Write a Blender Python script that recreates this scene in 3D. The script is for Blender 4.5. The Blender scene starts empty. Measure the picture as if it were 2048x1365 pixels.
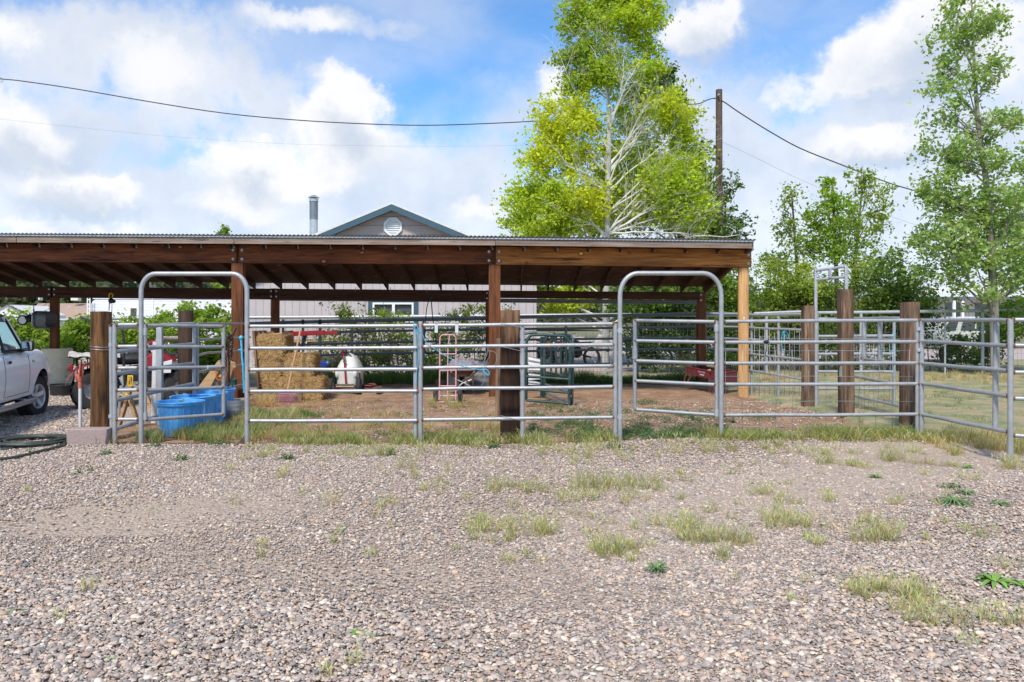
import bpy, math, random
import numpy as np
from mathutils import Vector, Matrix, noise as mnoise
R = math.radians
PI = math.pi
random.seed(7)
SC = bpy.context.scene
COL = SC.collection

# ------------------------------------------------------------------ camera
F = 1600.0; CX = 1024.0; HZ = 645.0; EYE = 1.42
cam_d = bpy.data.cameras.new('camera')
cam = bpy.data.objects.new('camera', cam_d); COL.objects.link(cam)
cam.location = (0, 0, EYE); cam.rotation_euler = (R(90), 0, 0)
cam_d.sensor_width = 36.0; cam_d.lens = 36.0*F/2048.0
cam_d.shift_y = -(682.5-HZ)/2048.0
cam_d.clip_start = 0.1; cam_d.clip_end = 2000
SC.camera = cam

# ------------------------------------------------------------------ sun, sky
SUN_EL, SUN_AZ = 50.0, 198.0            # azimuth clockwise from +Y : behind the camera, to the left
SC.view_settings.view_transform = 'Standard'; SC.view_settings.look = 'None'
SC.view_settings.gamma = 1; SC.view_settings.use_curve_mapping = False
SC.view_settings.exposure = 0.58
sd = bpy.data.lights.new('sun', 'SUN'); sd.energy = 2.9; sd.angle = R(9); sd.color = (1, .935, .83)
sun = bpy.data.objects.new('sun', sd); COL.objects.link(sun)
_a = R(SUN_AZ); _e = R(SUN_EL)
tosun = Vector((math.sin(_a)*math.cos(_e), math.cos(_a)*math.cos(_e), math.sin(_e)))
sun.rotation_euler = tosun.to_track_quat('Z', 'Y').to_euler()

def pdir(px, py):
    return Vector((px-CX, F, HZ-py)).normalized()

world = bpy.data.worlds.new('World'); SC.world = world; world.use_nodes = True
nt = world.node_tree; nt.nodes.clear()
def wn(t, **k):
    n = nt.nodes.new(t)
    for a, b in k.items(): setattr(n, a, b)
    return n
def wmath(op, a, b=None, c=None, clamp=False):
    n = wn('ShaderNodeMath', operation=op); n.use_clamp = clamp
    for i, x in enumerate((a, b, c)):
        if x is None: continue
        if isinstance(x, (int, float)): n.inputs[i].default_value = x
        else: nt.links.new(x, n.inputs[i])
    return n.outputs[0]
sky = wn('ShaderNodeTexSky', sky_type='NISHITA'); sky.sun_disc = False
sky.sun_elevation = _e; sky.sun_rotation = _a; sky.air_density = 1.0; sky.dust_density = 0.6; sky.ozone_density = 2.2
sky.altitude = 1500
tc = wn('ShaderNodeTexCoord'); nrm = wn('ShaderNodeVectorMath', operation='NORMALIZE')
nt.links.new(tc.outputs['Generated'], nrm.inputs[0])
# warped direction, so that cloud edges are ragged
wnz = wn('ShaderNodeTexNoise'); wnz.inputs['Scale'].default_value = 7; wnz.inputs['Detail'].default_value = 9; wnz.inputs['Roughness'].default_value = .64
nt.links.new(nrm.outputs[0], wnz.inputs['Vector'])
ws = wn('ShaderNodeVectorMath', operation='SUBTRACT'); nt.links.new(wnz.outputs['Color'], ws.inputs[0]); ws.inputs[1].default_value = (.5, .5, .5)
wsc = wn('ShaderNodeVectorMath', operation='SCALE'); nt.links.new(ws.outputs[0], wsc.inputs[0]); wsc.inputs['Scale'].default_value = .15
wad = wn('ShaderNodeVectorMath', operation='ADD'); nt.links.new(nrm.outputs[0], wad.inputs[0]); nt.links.new(wsc.outputs[0], wad.inputs[1])
# (px, py, half width, half height, density) of the clouds, as directions on the sky
CLOUDS = [(320,120,110,70,.7),(600,40,110,40,.7),(30,60,70,60,.8),(690,235,105,80,1.25),(650,300,130,70,.9),(480,335,90,62,1.2),(560,350,150,50,.8),(800,280,80,60,.6),(30,250,90,70,1.1),(140,365,100,52,1.2),(230,370,40,36,.9),(480,415,130,36,.8),(230,450,60,22,.8),(50,455,80,22,.7),
 (1400,60,75,75,1.1),(1850,60,150,90,1.3),(1760,110,90,50,.9),(1620,175,80,30,.8),(1750,285,120,50,1.15),(2050,100,80,90,.8),(950,440,90,30,.7),(1090,150,60,70,.9)]
SOFT = [(30,80,130,110,.75),(330,110,230,130,.8),(250,60,150,80,.5),(440,190,190,90,.65),(620,35,200,70,.65),(800,40,170,60,.45),(110,200,160,70,.3),(80,330,170,120,.7),(620,320,330,130,.75),(900,330,260,110,.5),(500,440,620,70,.9),(200,430,330,90,.8),(950,430,330,90,.8),(930,170,160,50,.35),
 (1080,200,110,120,.7),(1400,140,150,170,.75),(1400,340,200,150,.6),(1600,400,300,120,.75),(1650,200,170,70,.5),(1850,90,230,150,.75),(1800,330,260,110,.7),(2030,350,220,190,.75),(1700,500,500,110,.9),(400,560,900,90,.9),(1500,560,900,90,.9)]
dens = None; lowd = None
def blob(px, py, rx, ry, am, r0, r1):
    d = pdir(px, py); sc = Vector((F/rx, F/rx*.7, F/ry))
    m = wn('ShaderNodeVectorMath', operation='MULTIPLY_ADD'); nt.links.new(wad.outputs[0], m.inputs[0]); m.inputs[1].default_value = sc
    m.inputs[2].default_value = (-d.x*sc.x, -d.y*sc.y, -d.z*sc.z)
    l = wn('ShaderNodeVectorMath', operation='LENGTH'); nt.links.new(m.outputs[0], l.inputs[0])
    g = wn('ShaderNodeMapRange', interpolation_type='SMOOTHSTEP'); nt.links.new(l.outputs['Value'], g.inputs['Value'])
    g.inputs['From Min'].default_value = r0; g.inputs['From Max'].default_value = r1; g.inputs['To Max'].default_value = am
    return g.outputs[0]
for (px, py, rx, ry, am) in CLOUDS:
    g = blob(px, py, rx*.95, ry*.95, am, 1.35, .2); dens = g if dens is None else wmath('ADD', dens, g)
    if am >= 1:       # the underside of a thick cloud is greyer
        g = blob(px+18, py+ry*.62, rx, ry*.74, am*.8, 1.2, .1); lowd = g if lowd is None else wmath('ADD', lowd, g)
soft = None
for (px, py, rx, ry, am) in SOFT:
    g = blob(px, py, rx, ry, am*(.68 if py < 300 else .85), 1.45, .1); soft = g if soft is None else wmath('ADD', soft, g)
world.cycles.sampling_method = 'MANUAL'; world.cycles.sample_map_resolution = 256
nz = wn('ShaderNodeTexNoise'); nz.inputs['Scale'].default_value = 3.3; nz.inputs['Detail'].default_value = 8; nz.inputs['Roughness'].default_value = .56
mp = wn('ShaderNodeMapping'); mp.inputs['Scale'].default_value = (1, 1, 2.3); mp.inputs['Location'].default_value = (3.1, .4, 1.7)
nt.links.new(nrm.outputs[0], mp.inputs['Vector']); nt.links.new(mp.outputs[0], nz.inputs['Vector'])
sep = wn('ShaderNodeSeparateXYZ'); nt.links.new(nrm.outputs[0], sep.inputs[0])
# thin veil everywhere, thicker towards the horizon
elev = wn('ShaderNodeMapRange', interpolation_type='SMOOTHSTEP'); nt.links.new(sep.outputs['Z'], elev.inputs['Value'])
elev.inputs['From Min'].default_value = .26; elev.inputs['From Max'].default_value = .02; elev.inputs['To Max'].default_value = .6
veil = wn('ShaderNodeMapRange', interpolation_type='SMOOTHSTEP'); nt.links.new(nz.outputs['Fac'], veil.inputs['Value'])
veil.inputs['From Min'].default_value = .38; veil.inputs['From Max'].default_value = .70; veil.inputs['To Max'].default_value = .42
core = wn('ShaderNodeMapRange', interpolation_type='SMOOTHSTEP'); nz2 = wn('ShaderNodeTexNoise'); nz2.inputs['Scale'].default_value = 11; nz2.inputs['Detail'].default_value = 6; nz2.inputs['Roughness'].default_value = .6; nt.links.new(nrm.outputs[0], nz2.inputs['Vector'])
nt.links.new(wmath('MULTIPLY', dens, wmath('MULTIPLY_ADD', nz2.outputs['Fac'], 2.4, -.2)), core.inputs['Value'])
core.inputs['From Min'].default_value = .10; core.inputs['From Max'].default_value = 1.0; core.inputs['To Max'].default_value = .95
# behind and overhead: an ordinary broken sky
back = wn('ShaderNodeMapRange', interpolation_type='SMOOTHSTEP'); nt.links.new(sep.outputs['Y'], back.inputs['Value'])
back.inputs['From Min'].default_value = .55; back.inputs['From Max'].default_value = .2; back.inputs['To Max'].default_value = 1
bm = wmath('MULTIPLY', back.outputs[0], wmath('MULTIPLY', veil.outputs[0], 1.7, clamp=True))
sm = wn('ShaderNodeMapRange', interpolation_type='SMOOTHSTEP'); nt.links.new(wmath('MULTIPLY', soft, wmath('MULTIPLY_ADD', nz2.outputs['Fac'], 2.6, -.35)), sm.inputs['Value']); sm.inputs['From Min'].default_value = .12; sm.inputs['From Max'].default_value = .85; sm.inputs['To Max'].default_value = .88
softm = sm.outputs[0]
core_s = wmath('SUBTRACT', 1.0, wmath('MULTIPLY', wmath('SUBTRACT', 1.0, softm), wmath('SUBTRACT', 1.0, core.outputs[0])))
mask = wmath('MAXIMUM', core_s, wmath('ADD', veil.outputs[0], wmath('MULTIPLY', elev.outputs[0], wmath('MULTIPLY_ADD', nz2.outputs['Fac'], 2.4, -.35, clamp=True)), clamp=True))
mask = wmath('MINIMUM', wmath('MAXIMUM', mask, bm), .97)
shade = wn('ShaderNodeMapRange', interpolation_type='SMOOTHSTEP')
nt.links.new(wmath('ADD', wmath('MULTIPLY', lowd, .8), wmath('SUBTRACT', wmath('MULTIPLY', nz2.outputs['Fac'], 1.5), wmath('MULTIPLY', core.outputs[0], .55))), shade.inputs['Value'])
shade.inputs['From Min'].default_value = .15; shade.inputs['From Max'].default_value = 1.35
cc = wn('ShaderNodeMix', data_type='RGBA'); nt.links.new(shade.outputs[0], cc.inputs['Factor'])
cc.inputs['A'].default_value = (.82, .815, .82, 1); cc.inputs['B'].default_value = (.50, .56, .66, 1)
bg1 = wn('ShaderNodeBackground'); bg1.inputs['Strength'].default_value = .112
tint = wn('ShaderNodeMix', data_type='RGBA', blend_type='MULTIPLY'); tint.inputs['Factor'].default_value = 1
nt.links.new(sky.outputs[0], tint.inputs['A']); tint.inputs['B'].default_value = (.74, 1.14, 1.38, 1)
nt.links.new(tint.outputs['Result'], bg1.inputs['Color'])
bg2 = wn('ShaderNodeBackground'); bg2.inputs['Strength'].default_value = .84; nt.links.new(cc.outputs['Result'], bg2.inputs['Color'])
mx = wn('ShaderNodeMixShader'); nt.links.new(mask, mx.inputs[0]); nt.links.new(bg1.outputs[0], mx.inputs[1]); nt.links.new(bg2.outputs[0], mx.inputs[2])
wo = wn('ShaderNodeOutputWorld'); nt.links.new(mx.outputs[0], wo.inputs['Surface'])

# ------------------------------------------------------------------ placing
def sstep(a, b, x):
    t = min(1, max(0, (x-a)/(b-a))); return t*t*(3-2*t)
def terr(x, y):
    z = .07*sstep(.3, 2.2, x)*sstep(8.2, 9.2, y)
    z -= .07*sstep(.3, 2.2, x)*sstep(11, 14, y)
    if y < 40: z += .02*mnoise.noise(Vector((x*.35, y*.35, 3)))*sstep(30, 20, y)
    return z
def P(px, py, Y): return Vector(((px-CX)*Y/F, Y, EYE-(py-HZ)*Y/F))
def X(px, Y): return (px-CX)*Y/F
def G(px, Y): x = X(px, Y); return Vector((x, Y, terr(x, Y)))
def yd(py): return EYE*F/(py-HZ)

# ------------------------------------------------------------------ mesh builder
class MB:
    def __init__(s): s.v = []; s.f = []; s.m = []; s.mi = 0
    def add(s, vs, fs):
        o = len(s.v); s.v += [tuple(v) for v in vs]
        for f in fs: s.f.append(tuple(i+o for i in f)); s.m.append(s.mi)
        return s
    def box(s, c, size, rot=None):
        c = Vector(c); h = [x/2 for x in size]
        vs = []
        for x in (-1, 1):
            for y in (-1, 1):
                for z in (-1, 1):
                    p = Vector((x*h[0], y*h[1], z*h[2]))
                    if rot is not None: p = rot @ p
                    vs.append(c+p)
        return s.add(vs, [(0,1,3,2),(4,6,7,5),(0,4,5,1),(2,3,7,6),(0,2,6,4),(1,5,7,3)])
    def bb(s, x0, x1, y0, y1, z0, z1):
        return s.box(((x0+x1)/2, (y0+y1)/2, (z0+z1)/2), (abs(x1-x0), abs(y1-y0), abs(z1-z0)))
    def bar(s, p0, p1, w, h, up=(0, 0, 1)):
        p0 = Vector(p0); p1 = Vector(p1); d = (p1-p0); L = d.length; d.normalize(); up = Vector(up)
        if abs(d.dot(up)) > .98: up = Vector((0, 1, 0))
        sx = d.cross(up).normalized(); u = sx.cross(d)
        rot = Matrix((d, sx, u)).transposed()
        return s.box((p0+p1)/2, (L, w, h), rot)
    def tube(s, pts, r, n=10, closed=False, caps=True):
        pts = [Vector(p) for p in pts]; N = len(pts)
        rr = r if isinstance(r, (list, tuple)) else [r]*N
        vs = []; fs = []; prev = None
        for i, p in enumerate(pts):
            if closed: t = pts[(i+1) % N]-pts[i-1]
            else: t = pts[min(i+1, N-1)]-pts[max(i-1, 0)]
            if t.length < 1e-9: t = Vector((0, 0, 1))
            t.normalize()
            if prev is None:
                a = Vector((0, 0, 1)) if abs(t.z) < .9 else Vector((1, 0, 0))
                u = t.cross(a).normalized()
            else:
                u = (prev - t*prev.dot(t))
                u = u.normalized() if u.length > 1e-6 else t.orthogonal().normalized()
            prev = u; w = t.cross(u)
            for k in range(n):
                a = 2*PI*k/n
                vs.append(p+(u*math.cos(a)+w*math.sin(a))*rr[i])
        M = N if closed else N-1
        for i in range(M):
            j = (i+1) % N
            for k in range(n):
                k2 = (k+1) % n
                fs.append((i*n+k, i*n+k2, j*n+k2, j*n+k))
        if caps and not closed:
            fs.append(tuple(range(n-1, -1, -1))); fs.append(tuple((N-1)*n+k for k in range(n)))
        return s.add(vs, fs)
    def cyl(s, p0, p1, r, n=14): return s.tube([p0, p1], r, n)
    def lathe(s, prof, c, n=24, mat=None, sc=(1, 1)):
        c = Vector(c); vs = []; fs = []
        for (r, z) in prof:
            for k in range(n):
                a = 2*PI*k/n; p = Vector((r*math.cos(a)*sc[0], r*math.sin(a)*sc[1], z))
                if mat is not None: p = mat @ p
                vs.append(c+p)
        for i in range(len(prof)-1):
            for k in range(n):
                k2 = (k+1) % n; fs.append((i*n+k, i*n+k2, (i+1)*n+k2, (i+1)*n+k))
        return s.add(vs, fs)
    def prism(s, pts, vec):
        n = len(pts); pts = [Vector(p) for p in pts]; vec = Vector(vec)
        vs = pts+[p+vec for p in pts]
        fs = [tuple(range(n-1, -1, -1)), tuple(range(n, 2*n))]+[(i, (i+1) % n, (i+1) % n+n, i+n) for i in range(n)]
        return s.add(vs, fs)
    def grid(s, fn, nu, nv):
        vs = [fn(i/nu, j/nv) for i in range(nu+1) for j in range(nv+1)]
        fs = [(i*(nv+1)+j, (i+1)*(nv+1)+j, (i+1)*(nv+1)+j+1, i*(nv+1)+j+1) for i in range(nu) for j in range(nv)]
        return s.add(vs, fs)
    def ell(s, c, r, nu=14, nv=8, mat=None, rough=0, seed=0):
        c = Vector(c); prof = []
        vs = []; fs = []
        for i in range(nv+1):
            th = PI*i/nv
            for k in range(nu):
                a = 2*PI*k/nu; d = Vector((math.sin(th)*math.cos(a), math.sin(th)*math.sin(a), math.cos(th)))
                q = 1+rough*mnoise.noise(d*1.7+Vector((seed, seed*2, 0)))
                p = Vector((d.x*r[0]*q, d.y*r[1]*q, d.z*r[2]*q))
                if mat is not None: p = mat @ p
                vs.append(c+p)
        for i in range(nv):
            for k in range(nu):
                k2 = (k+1) % nu; fs.append((i*nu+k, (i+1)*nu+k, (i+1)*nu+k2, i*nu+k2))
        return s.add(vs, fs)
    def build(s, name, mats, parent=None, bevel=0, smooth=True, ang=35, recalc=True):
        me = bpy.data.meshes.new(name)
        org = ORG.get(parent.name, Vector()) if parent else Vector()
        if parent is not None and org.length:
            vs = [(x-org.x, y-org.y, z-org.z) for x, y, z in s.v]
        else: vs = s.v
        me.from_pydata(vs, [], s.f)
        if not isinstance(mats, (list, tuple)): mats = [mats]
        for m in mats: me.materials.append(m)
        if len(mats) > 1: me.polygons.foreach_set('material_index', s.m)
        if recalc:
            import bmesh
            b = bmesh.new(); b.from_mesh(me); bmesh.ops.recalc_face_normals(b, faces=b.faces); b.to_mesh(me); b.free()
        if smooth:
            me.polygons.foreach_set('use_smooth', [True]*len(me.polygons)); me.set_sharp_from_angle(angle=R(ang))
        me.update()
        o = bpy.data.objects.new(name, me); COL.objects.link(o)
        if parent: o.parent = parent; ORG[o.name] = org
        if bevel:
            b = o.modifiers.new('bevel', 'BEVEL'); b.width = bevel; b.segments = 1; b.limit_method = 'ANGLE'
        return o
ORG = {}
def thing(name, loc, label, cat, group=None):
    o = bpy.data.objects.new(name, None); COL.objects.link(o); o.location = loc; o.empty_display_size = .1
    ORG[o.name] = Vector(loc)
    o['label'] = label; o['category'] = cat
    if group: o['group'] = group
    return o
def tag(o, label, cat, group=None, kind=None):
    if label: o['label'] = label
    if cat: o['category'] = cat
    if group: o['group'] = group
    if kind: o['kind'] = kind
    return o
def one(mb, name, mat, label, cat, group=None, **k):
    """a thing that is one mesh: its origin is put at its base"""
    vs = np.array(mb.v); c = Vector(((vs[:,0].min()+vs[:,0].max())/2, (vs[:,1].min()+vs[:,1].max())/2, vs[:,2].min()))
    mb.v = [(x-c.x, y-c.y, z-c.z) for x, y, z in mb.v]
    o = mb.build(name, mat, None, **k); o.location = c
    return tag(o, label, cat, group)
def copy_tree(o, parent=None):
    c = o.copy(); COL.objects.link(c)
    if parent is not None: c.parent = parent
    for ch in [x for x in SC.objects if x.parent == o]: copy_tree(ch, c)
    return c
# ------------------------------------------------------------------ materials
class NT:
    def __init__(s, name):
        s.m = bpy.data.materials.new(name); s.m.use_nodes = True; s.t = s.m.node_tree; s.t.nodes.clear()
        s.out = s.n('ShaderNodeOutputMaterial'); s.b = s.n('ShaderNodeBsdfPrincipled')
        s.l(s.b.outputs[0], s.out.inputs['Surface']); s.tc = s.n('ShaderNodeTexCoord')
    def n(s, t, **k):
        x = s.t.nodes.new(t)
        for a, b in k.items(): setattr(x, a, b)
        return x
    def l(s, a, b): s.t.links.new(a, b)
    def mapv(s, scale=(1,1,1), rot=(0,0,0), loc=(0,0,0), src='Object'):
        m = s.n('ShaderNodeMapping'); m.inputs['Scale'].default_value = scale; m.inputs['Rotation'].default_value = rot; m.inputs['Location'].default_value = loc
        s.l(s.tc.outputs[src], m.inputs['Vector']); return m.outputs[0]
    def noise(s, vec, scale, detail=4, rough=.55, dist=0):
        x = s.n('ShaderNodeTexNoise'); x.inputs['Scale'].default_value = scale; x.inputs['Detail'].default_value = detail
        x.inputs['Roughness'].default_value = rough; x.inputs['Distortion'].default_value = dist
        if vec is not None: s.l(vec, x.inputs['Vector'])
        return x.outputs['Fac']
    def ramp(s, fac, stops, interp='LINEAR'):
        r = s.n('ShaderNodeValToRGB'); r.color_ramp.interpolation = interp
        e = r.color_ramp.elements
        while len(e) < len(stops): e.new(.5)
        for i, (p, c) in enumerate(stops):
            e[i].position = p; e[i].color = (*c, 1) if len(c) == 3 else c
        s.l(fac, r.inputs[0]); return r.outputs['Color']
    def mix(s, f, a, b, mode='MIX'):
        m = s.n('ShaderNodeMix', data_type='RGBA', blend_type=mode)
        for k, x in (('Factor', f), ('A', a), ('B', b)):
            if isinstance(x, (int, float)): m.inputs[k].default_value = x
            elif isinstance(x, tuple): m.inputs[k].default_value = (*x, 1) if len(x) == 3 else x
            else: s.l(x, m.inputs[k])
        return m.outputs['Result']
    def math(s, op, a, b=None, clamp=False):
        m = s.n('ShaderNodeMath', operation=op); m.use_clamp = clamp
        for i, x in enumerate((a, b)):
            if x is None: continue
            if isinstance(x, (int, float)): m.inputs[i].default_value = x
            else: s.l(x, m.inputs[i])
        return m.outputs[0]
    def mr(s, v, a, b, c=0, d=1):
        m = s.n('ShaderNodeMapRange'); s.l(v, m.inputs['Value'])
        for k, x in (('From Min', a), ('From Max', b), ('To Min', c), ('To Max', d)): m.inputs[k].default_value = x
        return m.outputs[0]
    def bump(s, h, strength=.5, dist=.01):
        b = s.n('ShaderNodeBump'); b.inputs['Strength'].default_value = strength; b.inputs['Distance'].default_value = dist
        s.l(h, b.inputs['Height']); s.l(b.outputs[0], s.b.inputs['Normal']); return b
    def col(s, c):
        if isinstance(c, tuple): s.b.inputs['Base Color'].default_value = (*c, 1)
        else: s.l(c, s.b.inputs['Base Color'])
    def set(s, **k):
        for a, b in k.items():
            a = {'rough': 'Roughness', 'metal': 'Metallic', 'spec': 'Specular IOR Level', 'coat': 'Coat Weight'}.get(a, a)
            if isinstance(b, (int, float)): s.b.inputs[a].default_value = b
            else: s.l(b, s.b.inputs[a])
        return s

def paint(name, c, rough=.45, metal=0, var=.12, scale=8, dirt=None, dirt_amt=.5, bump=.05, spec=.5):
    t = NT(name); v = t.mapv()
    n = t.noise(v, scale, 6, .6)
    lo = tuple(x*(1-var) for x in c); hi = tuple(min(1, x*(1+var)) for x in c)
    cc = t.ramp(n, [(.3, lo), (.7, hi)])
    if dirt:
        n2 = t.noise(v, scale*.55, 8, .68, .4)
        cc = t.mix(t.mr(n2, .66-dirt_amt*.3, .74-dirt_amt*.12), cc, dirt)
    t.col(cc); t.set(rough=rough, metal=metal, spec=spec)
    if bump: t.bump(t.noise(v, scale*6, 4), bump, .01)
    return t.m

def wood(name, c1, c2, axis=2, dark=None, sc=1.0, rough=.8, knots=0, bump=.6, stain=.5):
    """grain runs along `axis`; dark: colour of checks and stains"""
    t = NT(name)
    oi = t.n('ShaderNodeObjectInfo')
    s3 = [15*sc, 15*sc, 15*sc]; s3[axis] = 1.1*sc
    off = t.n('ShaderNodeVectorMath', operation='SCALE'); off.inputs[0].default_value = (7, 5, 9); t.l(oi.outputs['Random'], off.inputs['Scale'])
    ad = t.n('ShaderNodeVectorMath', operation='ADD'); t.l(t.tc.outputs['Object'], ad.inputs[0]); t.l(off.outputs[0], ad.inputs[1])
    mpp = t.n('ShaderNodeMapping'); mpp.inputs['Scale'].default_value = s3; t.l(ad.outputs[0], mpp.inputs['Vector'])
    g = t.noise(mpp.outputs[0], 1.6, 8, .65, .6)
    s6 = [7*sc]*3; s6[axis] = .9*sc; mp6 = t.n('ShaderNodeMapping'); mp6.inputs['Scale'].default_value = s6; t.l(ad.outputs[0], mp6.inputs['Vector'])
    big = t.noise(mp6.outputs[0], 1.0, 6, .62, .3)
    cc = t.ramp(g, [(.28, c1), (.68, c2)])
    if dark:
        s4 = [26*sc]*3; s4[axis] = 1.6*sc
        mp2 = t.n('ShaderNodeMapping'); mp2.inputs['Scale'].default_value = s4; t.l(ad.outputs[0], mp2.inputs['Vector'])
        chk = t.noise(mp2.outputs[0], 1.0, 5, .6, .3)
        cc = t.mix(t.mr(chk, .58, .70), cc, dark)
        cc = t.mix(t.math('MULTIPLY', t.mr(big, .42, .72), stain), cc, dark)
    if knots:
        vo = t.n('ShaderNodeTexVoronoi'); s5 = [3.2]*3; s5[axis] = 2.2
        mp3 = t.n('ShaderNodeMapping'); mp3.inputs['Scale'].default_value = s5; t.l(ad.outputs[0], mp3.inputs['Vector'])
        t.l(mp3.outputs[0], vo.inputs['Vector']); vo.inputs['Scale'].default_value = 1.0
        kk = t.mr(vo.outputs['Distance'], .045, .10, 1, 0)
        cc = t.mix(t.math('MULTIPLY', kk, knots), cc, tuple(min(1, x*2.6) for x in c2))
        kr = t.mr(t.math('ABSOLUTE', t.math('SUBTRACT', vo.outputs['Distance'], .12)), .0, .05, .6, 0)
        cc = t.mix(t.math('MULTIPLY', kr, knots), cc, dark or c1)
    br = t.mr(oi.outputs['Random'], 0, 1, .82, 1.12)
    cc = t.mix(1.0, cc, br, 'MULTIPLY')
    t.col(cc); t.set(rough=rough, spec=.25)
    t.bump(g, bump, .006)
    return t.m

def leafmat(name, rough=.5, trans=.35, attr='Col'):
    t = NT(name)
    a = t.n('ShaderNodeAttribute', attribute_name=attr)
    t.col(a.outputs['Color']); t.set(rough=rough, spec=.35)
    tr = t.n('ShaderNodeBsdfTranslucent'); t.l(t.mix(1.0, a.outputs['Color'], (1.25, 1.3, .7), 'MULTIPLY'), tr.inputs['Color'])
    ms = t.n('ShaderNodeMixShader'); ms.inputs[0].default_value = trans
    t.l(t.b.outputs[0], ms.inputs[1]); t.l(tr.outputs[0], ms.inputs[2]); t.l(ms.outputs[0], t.out.inputs['Surface'])
    return t.m

M = {}
def galv(name, base, rough, metal=.55):
    t = NT(name); v = t.mapv()
    vo = t.n('ShaderNodeTexVoronoi'); vo.inputs['Scale'].default_value = 55; t.l(v, vo.inputs['Vector'])
    n = t.noise(v, 9, 6, .65)
    sp = t.mix(.35, t.ramp(n, [(.3, tuple(x*.72 for x in base)), (.7, tuple(min(1, x*1.18) for x in base))]), t.ramp(vo.outputs['Distance'], [(.1, tuple(x*.8 for x in base)), (.6, tuple(min(1, x*1.15) for x in base))]))
    n2 = t.noise(v, 26, 8, .7, 1)
    sp = t.mix(t.mr(n2, .66, .72), sp, (.62, .62, .60))
    n3 = t.noise(v, 5, 8, .75, .5)
    sp = t.mix(t.mr(n3, .68, .76, 0, .75), sp, (.17, .105, .065))
    t.col(sp); t.set(rough=rough, metal=metal); t.bump(n2, .10, .004)
    return t.m
M['galv'] = galv('galvanised_steel', (.39, .395, .40), .46, .4)
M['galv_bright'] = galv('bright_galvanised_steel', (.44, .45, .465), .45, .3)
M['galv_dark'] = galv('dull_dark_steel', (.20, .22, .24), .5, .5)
M['wire'] = paint('wire', (.42, .43, .44), .45, .5)
M['wire_dark'] = paint('dull_wire', (.16, .16, .16), .6, .4)
M['rust'] = paint('rust', (.17, .085, .05), .9, 0, .5, 60)
M['rust_plate'] = paint('rusty_plate', (.10, .055, .04), .9, 0, .4, 20)
M['tie'] = wood('railway_tie_wood', (.065, .037, .025), (.37, .235, .15), 2, (.022, .013, .010), 1.0, .9, .2, 1, .95)
M['round_post'] = wood('round_post_wood', (.05, .024, .012), (.28, .135, .055), 2, (.018, .010, .007), 1.5, .9, 0, 1, .95)
M['dark_post'] = wood('weathered_dark_wood', (.035, .022, .016), (.115, .07, .048), 2, (.015, .01, .008), 1.2, .9, 0, .9, .5)
M['stain_x'] = wood('stained_beam_wood', (.080, .020, .009), (.37, .105, .030), 0, (.022, .008, .005), .8, .72, .7, .5, .75)
M['stain_bright_x'] = wood('bright_stained_beam_wood', (.17, .05, .013), (.62, .235, .05), 0, (.035, .012, .006), .8, .7, .9, .5, .45)
M['stain_z'] = wood('stained_post_wood', (.085, .028, .012), (.27, .095, .036), 2, (.03, .014, .008), 1, .75, .4, .6, .6)
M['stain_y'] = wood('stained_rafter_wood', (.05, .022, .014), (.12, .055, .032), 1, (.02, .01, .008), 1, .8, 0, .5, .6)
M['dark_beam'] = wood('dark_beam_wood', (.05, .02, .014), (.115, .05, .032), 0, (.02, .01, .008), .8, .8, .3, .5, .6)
M['log'] = wood('pale_log_wood', (.48, .25, .09), (.72, .44, .20), 2, (.22, .085, .03), .9, .6, .5, .35, .45)
M['fascia'] = wood('weathered_board', (.19, .135, .105), (.42, .33, .27), 0, (.07, .045, .035), .9, .88, .2, .7, .5)
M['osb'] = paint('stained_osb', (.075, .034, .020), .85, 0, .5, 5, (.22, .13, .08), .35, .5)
M['ply'] = wood('plywood', (.40, .25, .12), (.55, .37, .20), 0, (.2, .1, .05), 1, .8, .2, .3, .3)
M['ply_dark'] = wood('old_board', (.13, .08, .05), (.30, .19, .12), 2, (.05, .03, .02), 1, .85, .2, .6, .5)
M['lumber'] = wood('lumber', (.42, .25, .12), (.60, .39, .21), 0, (.22, .12, .06), 1.2, .8, .2, .4, .3)
M['handle'] = wood('handle_wood', (.50, .28, .13), (.66, .41, .21), 2, (.3, .16, .08), 2, .6, 0, .3, .2)
M['white_metal'] = paint('white_painted_metal', (.60, .61, .61), .4)
M['white_paint'] = paint('truck_white_paint', (.92, .92, .92), .2, 0, .02, 3, None, 0, 0); 
M['black'] = paint('black_plastic', (.022, .022, .024), .5)
M['rubber'] = paint('rubber', (.028, .027, .027), .85, 0, .3, 12, (.12, .10, .085), .25, .2)
M['chrome'] = paint('chrome', (.62, .62, .63), .18, 1, .03, 4, None, 0, 0)
M['chrome_dull'] = paint('dull_alloy', (.5, .5, .5), .35, .6)
M['alloy'] = paint('bright_alloy', (.72, .72, .73), .3, .45)
M['red'] = paint('red_paint', (.27, .010, .014), .4, 0, .2, 10, (.14, .02, .02), .3)
M['red_dull'] = paint('faded_red_paint', (.14, .022, .024), .6, 0, .25, 9, (.09, .03, .025), .4)
M['hydrant_red'] = paint('faded_hydrant_red', (.52, .13, .085), .6, 0, .2, 30, (.22, .06, .04), .3)
M['blue_tub'] = paint('blue_plastic', (.085, .36, .76), .4, 0, .15, 14, (.20, .48, .82), .45, .1)
M['blue_tray'] = paint('blue_tray', (.012, .05, .30), .4)
M['cyan'] = paint('cyan_cord', (.05, .52, .80), .6)
M['teal_plastic'] = paint('teal_plastic', (.01, .16, .18), .5)
M['green_metal'] = paint('green_painted_steel', (.020, .055, .050), .45, .1, .2, 10, (.10, .11, .105), .35)
M['green_hose'] = paint('green_hose', (.05, .06, .048), .45, 0, .25, 30, (.12, .12, .10), .3)
M['green_rope'] = paint('green_rope', (.012, .05, .035), .7)
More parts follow.
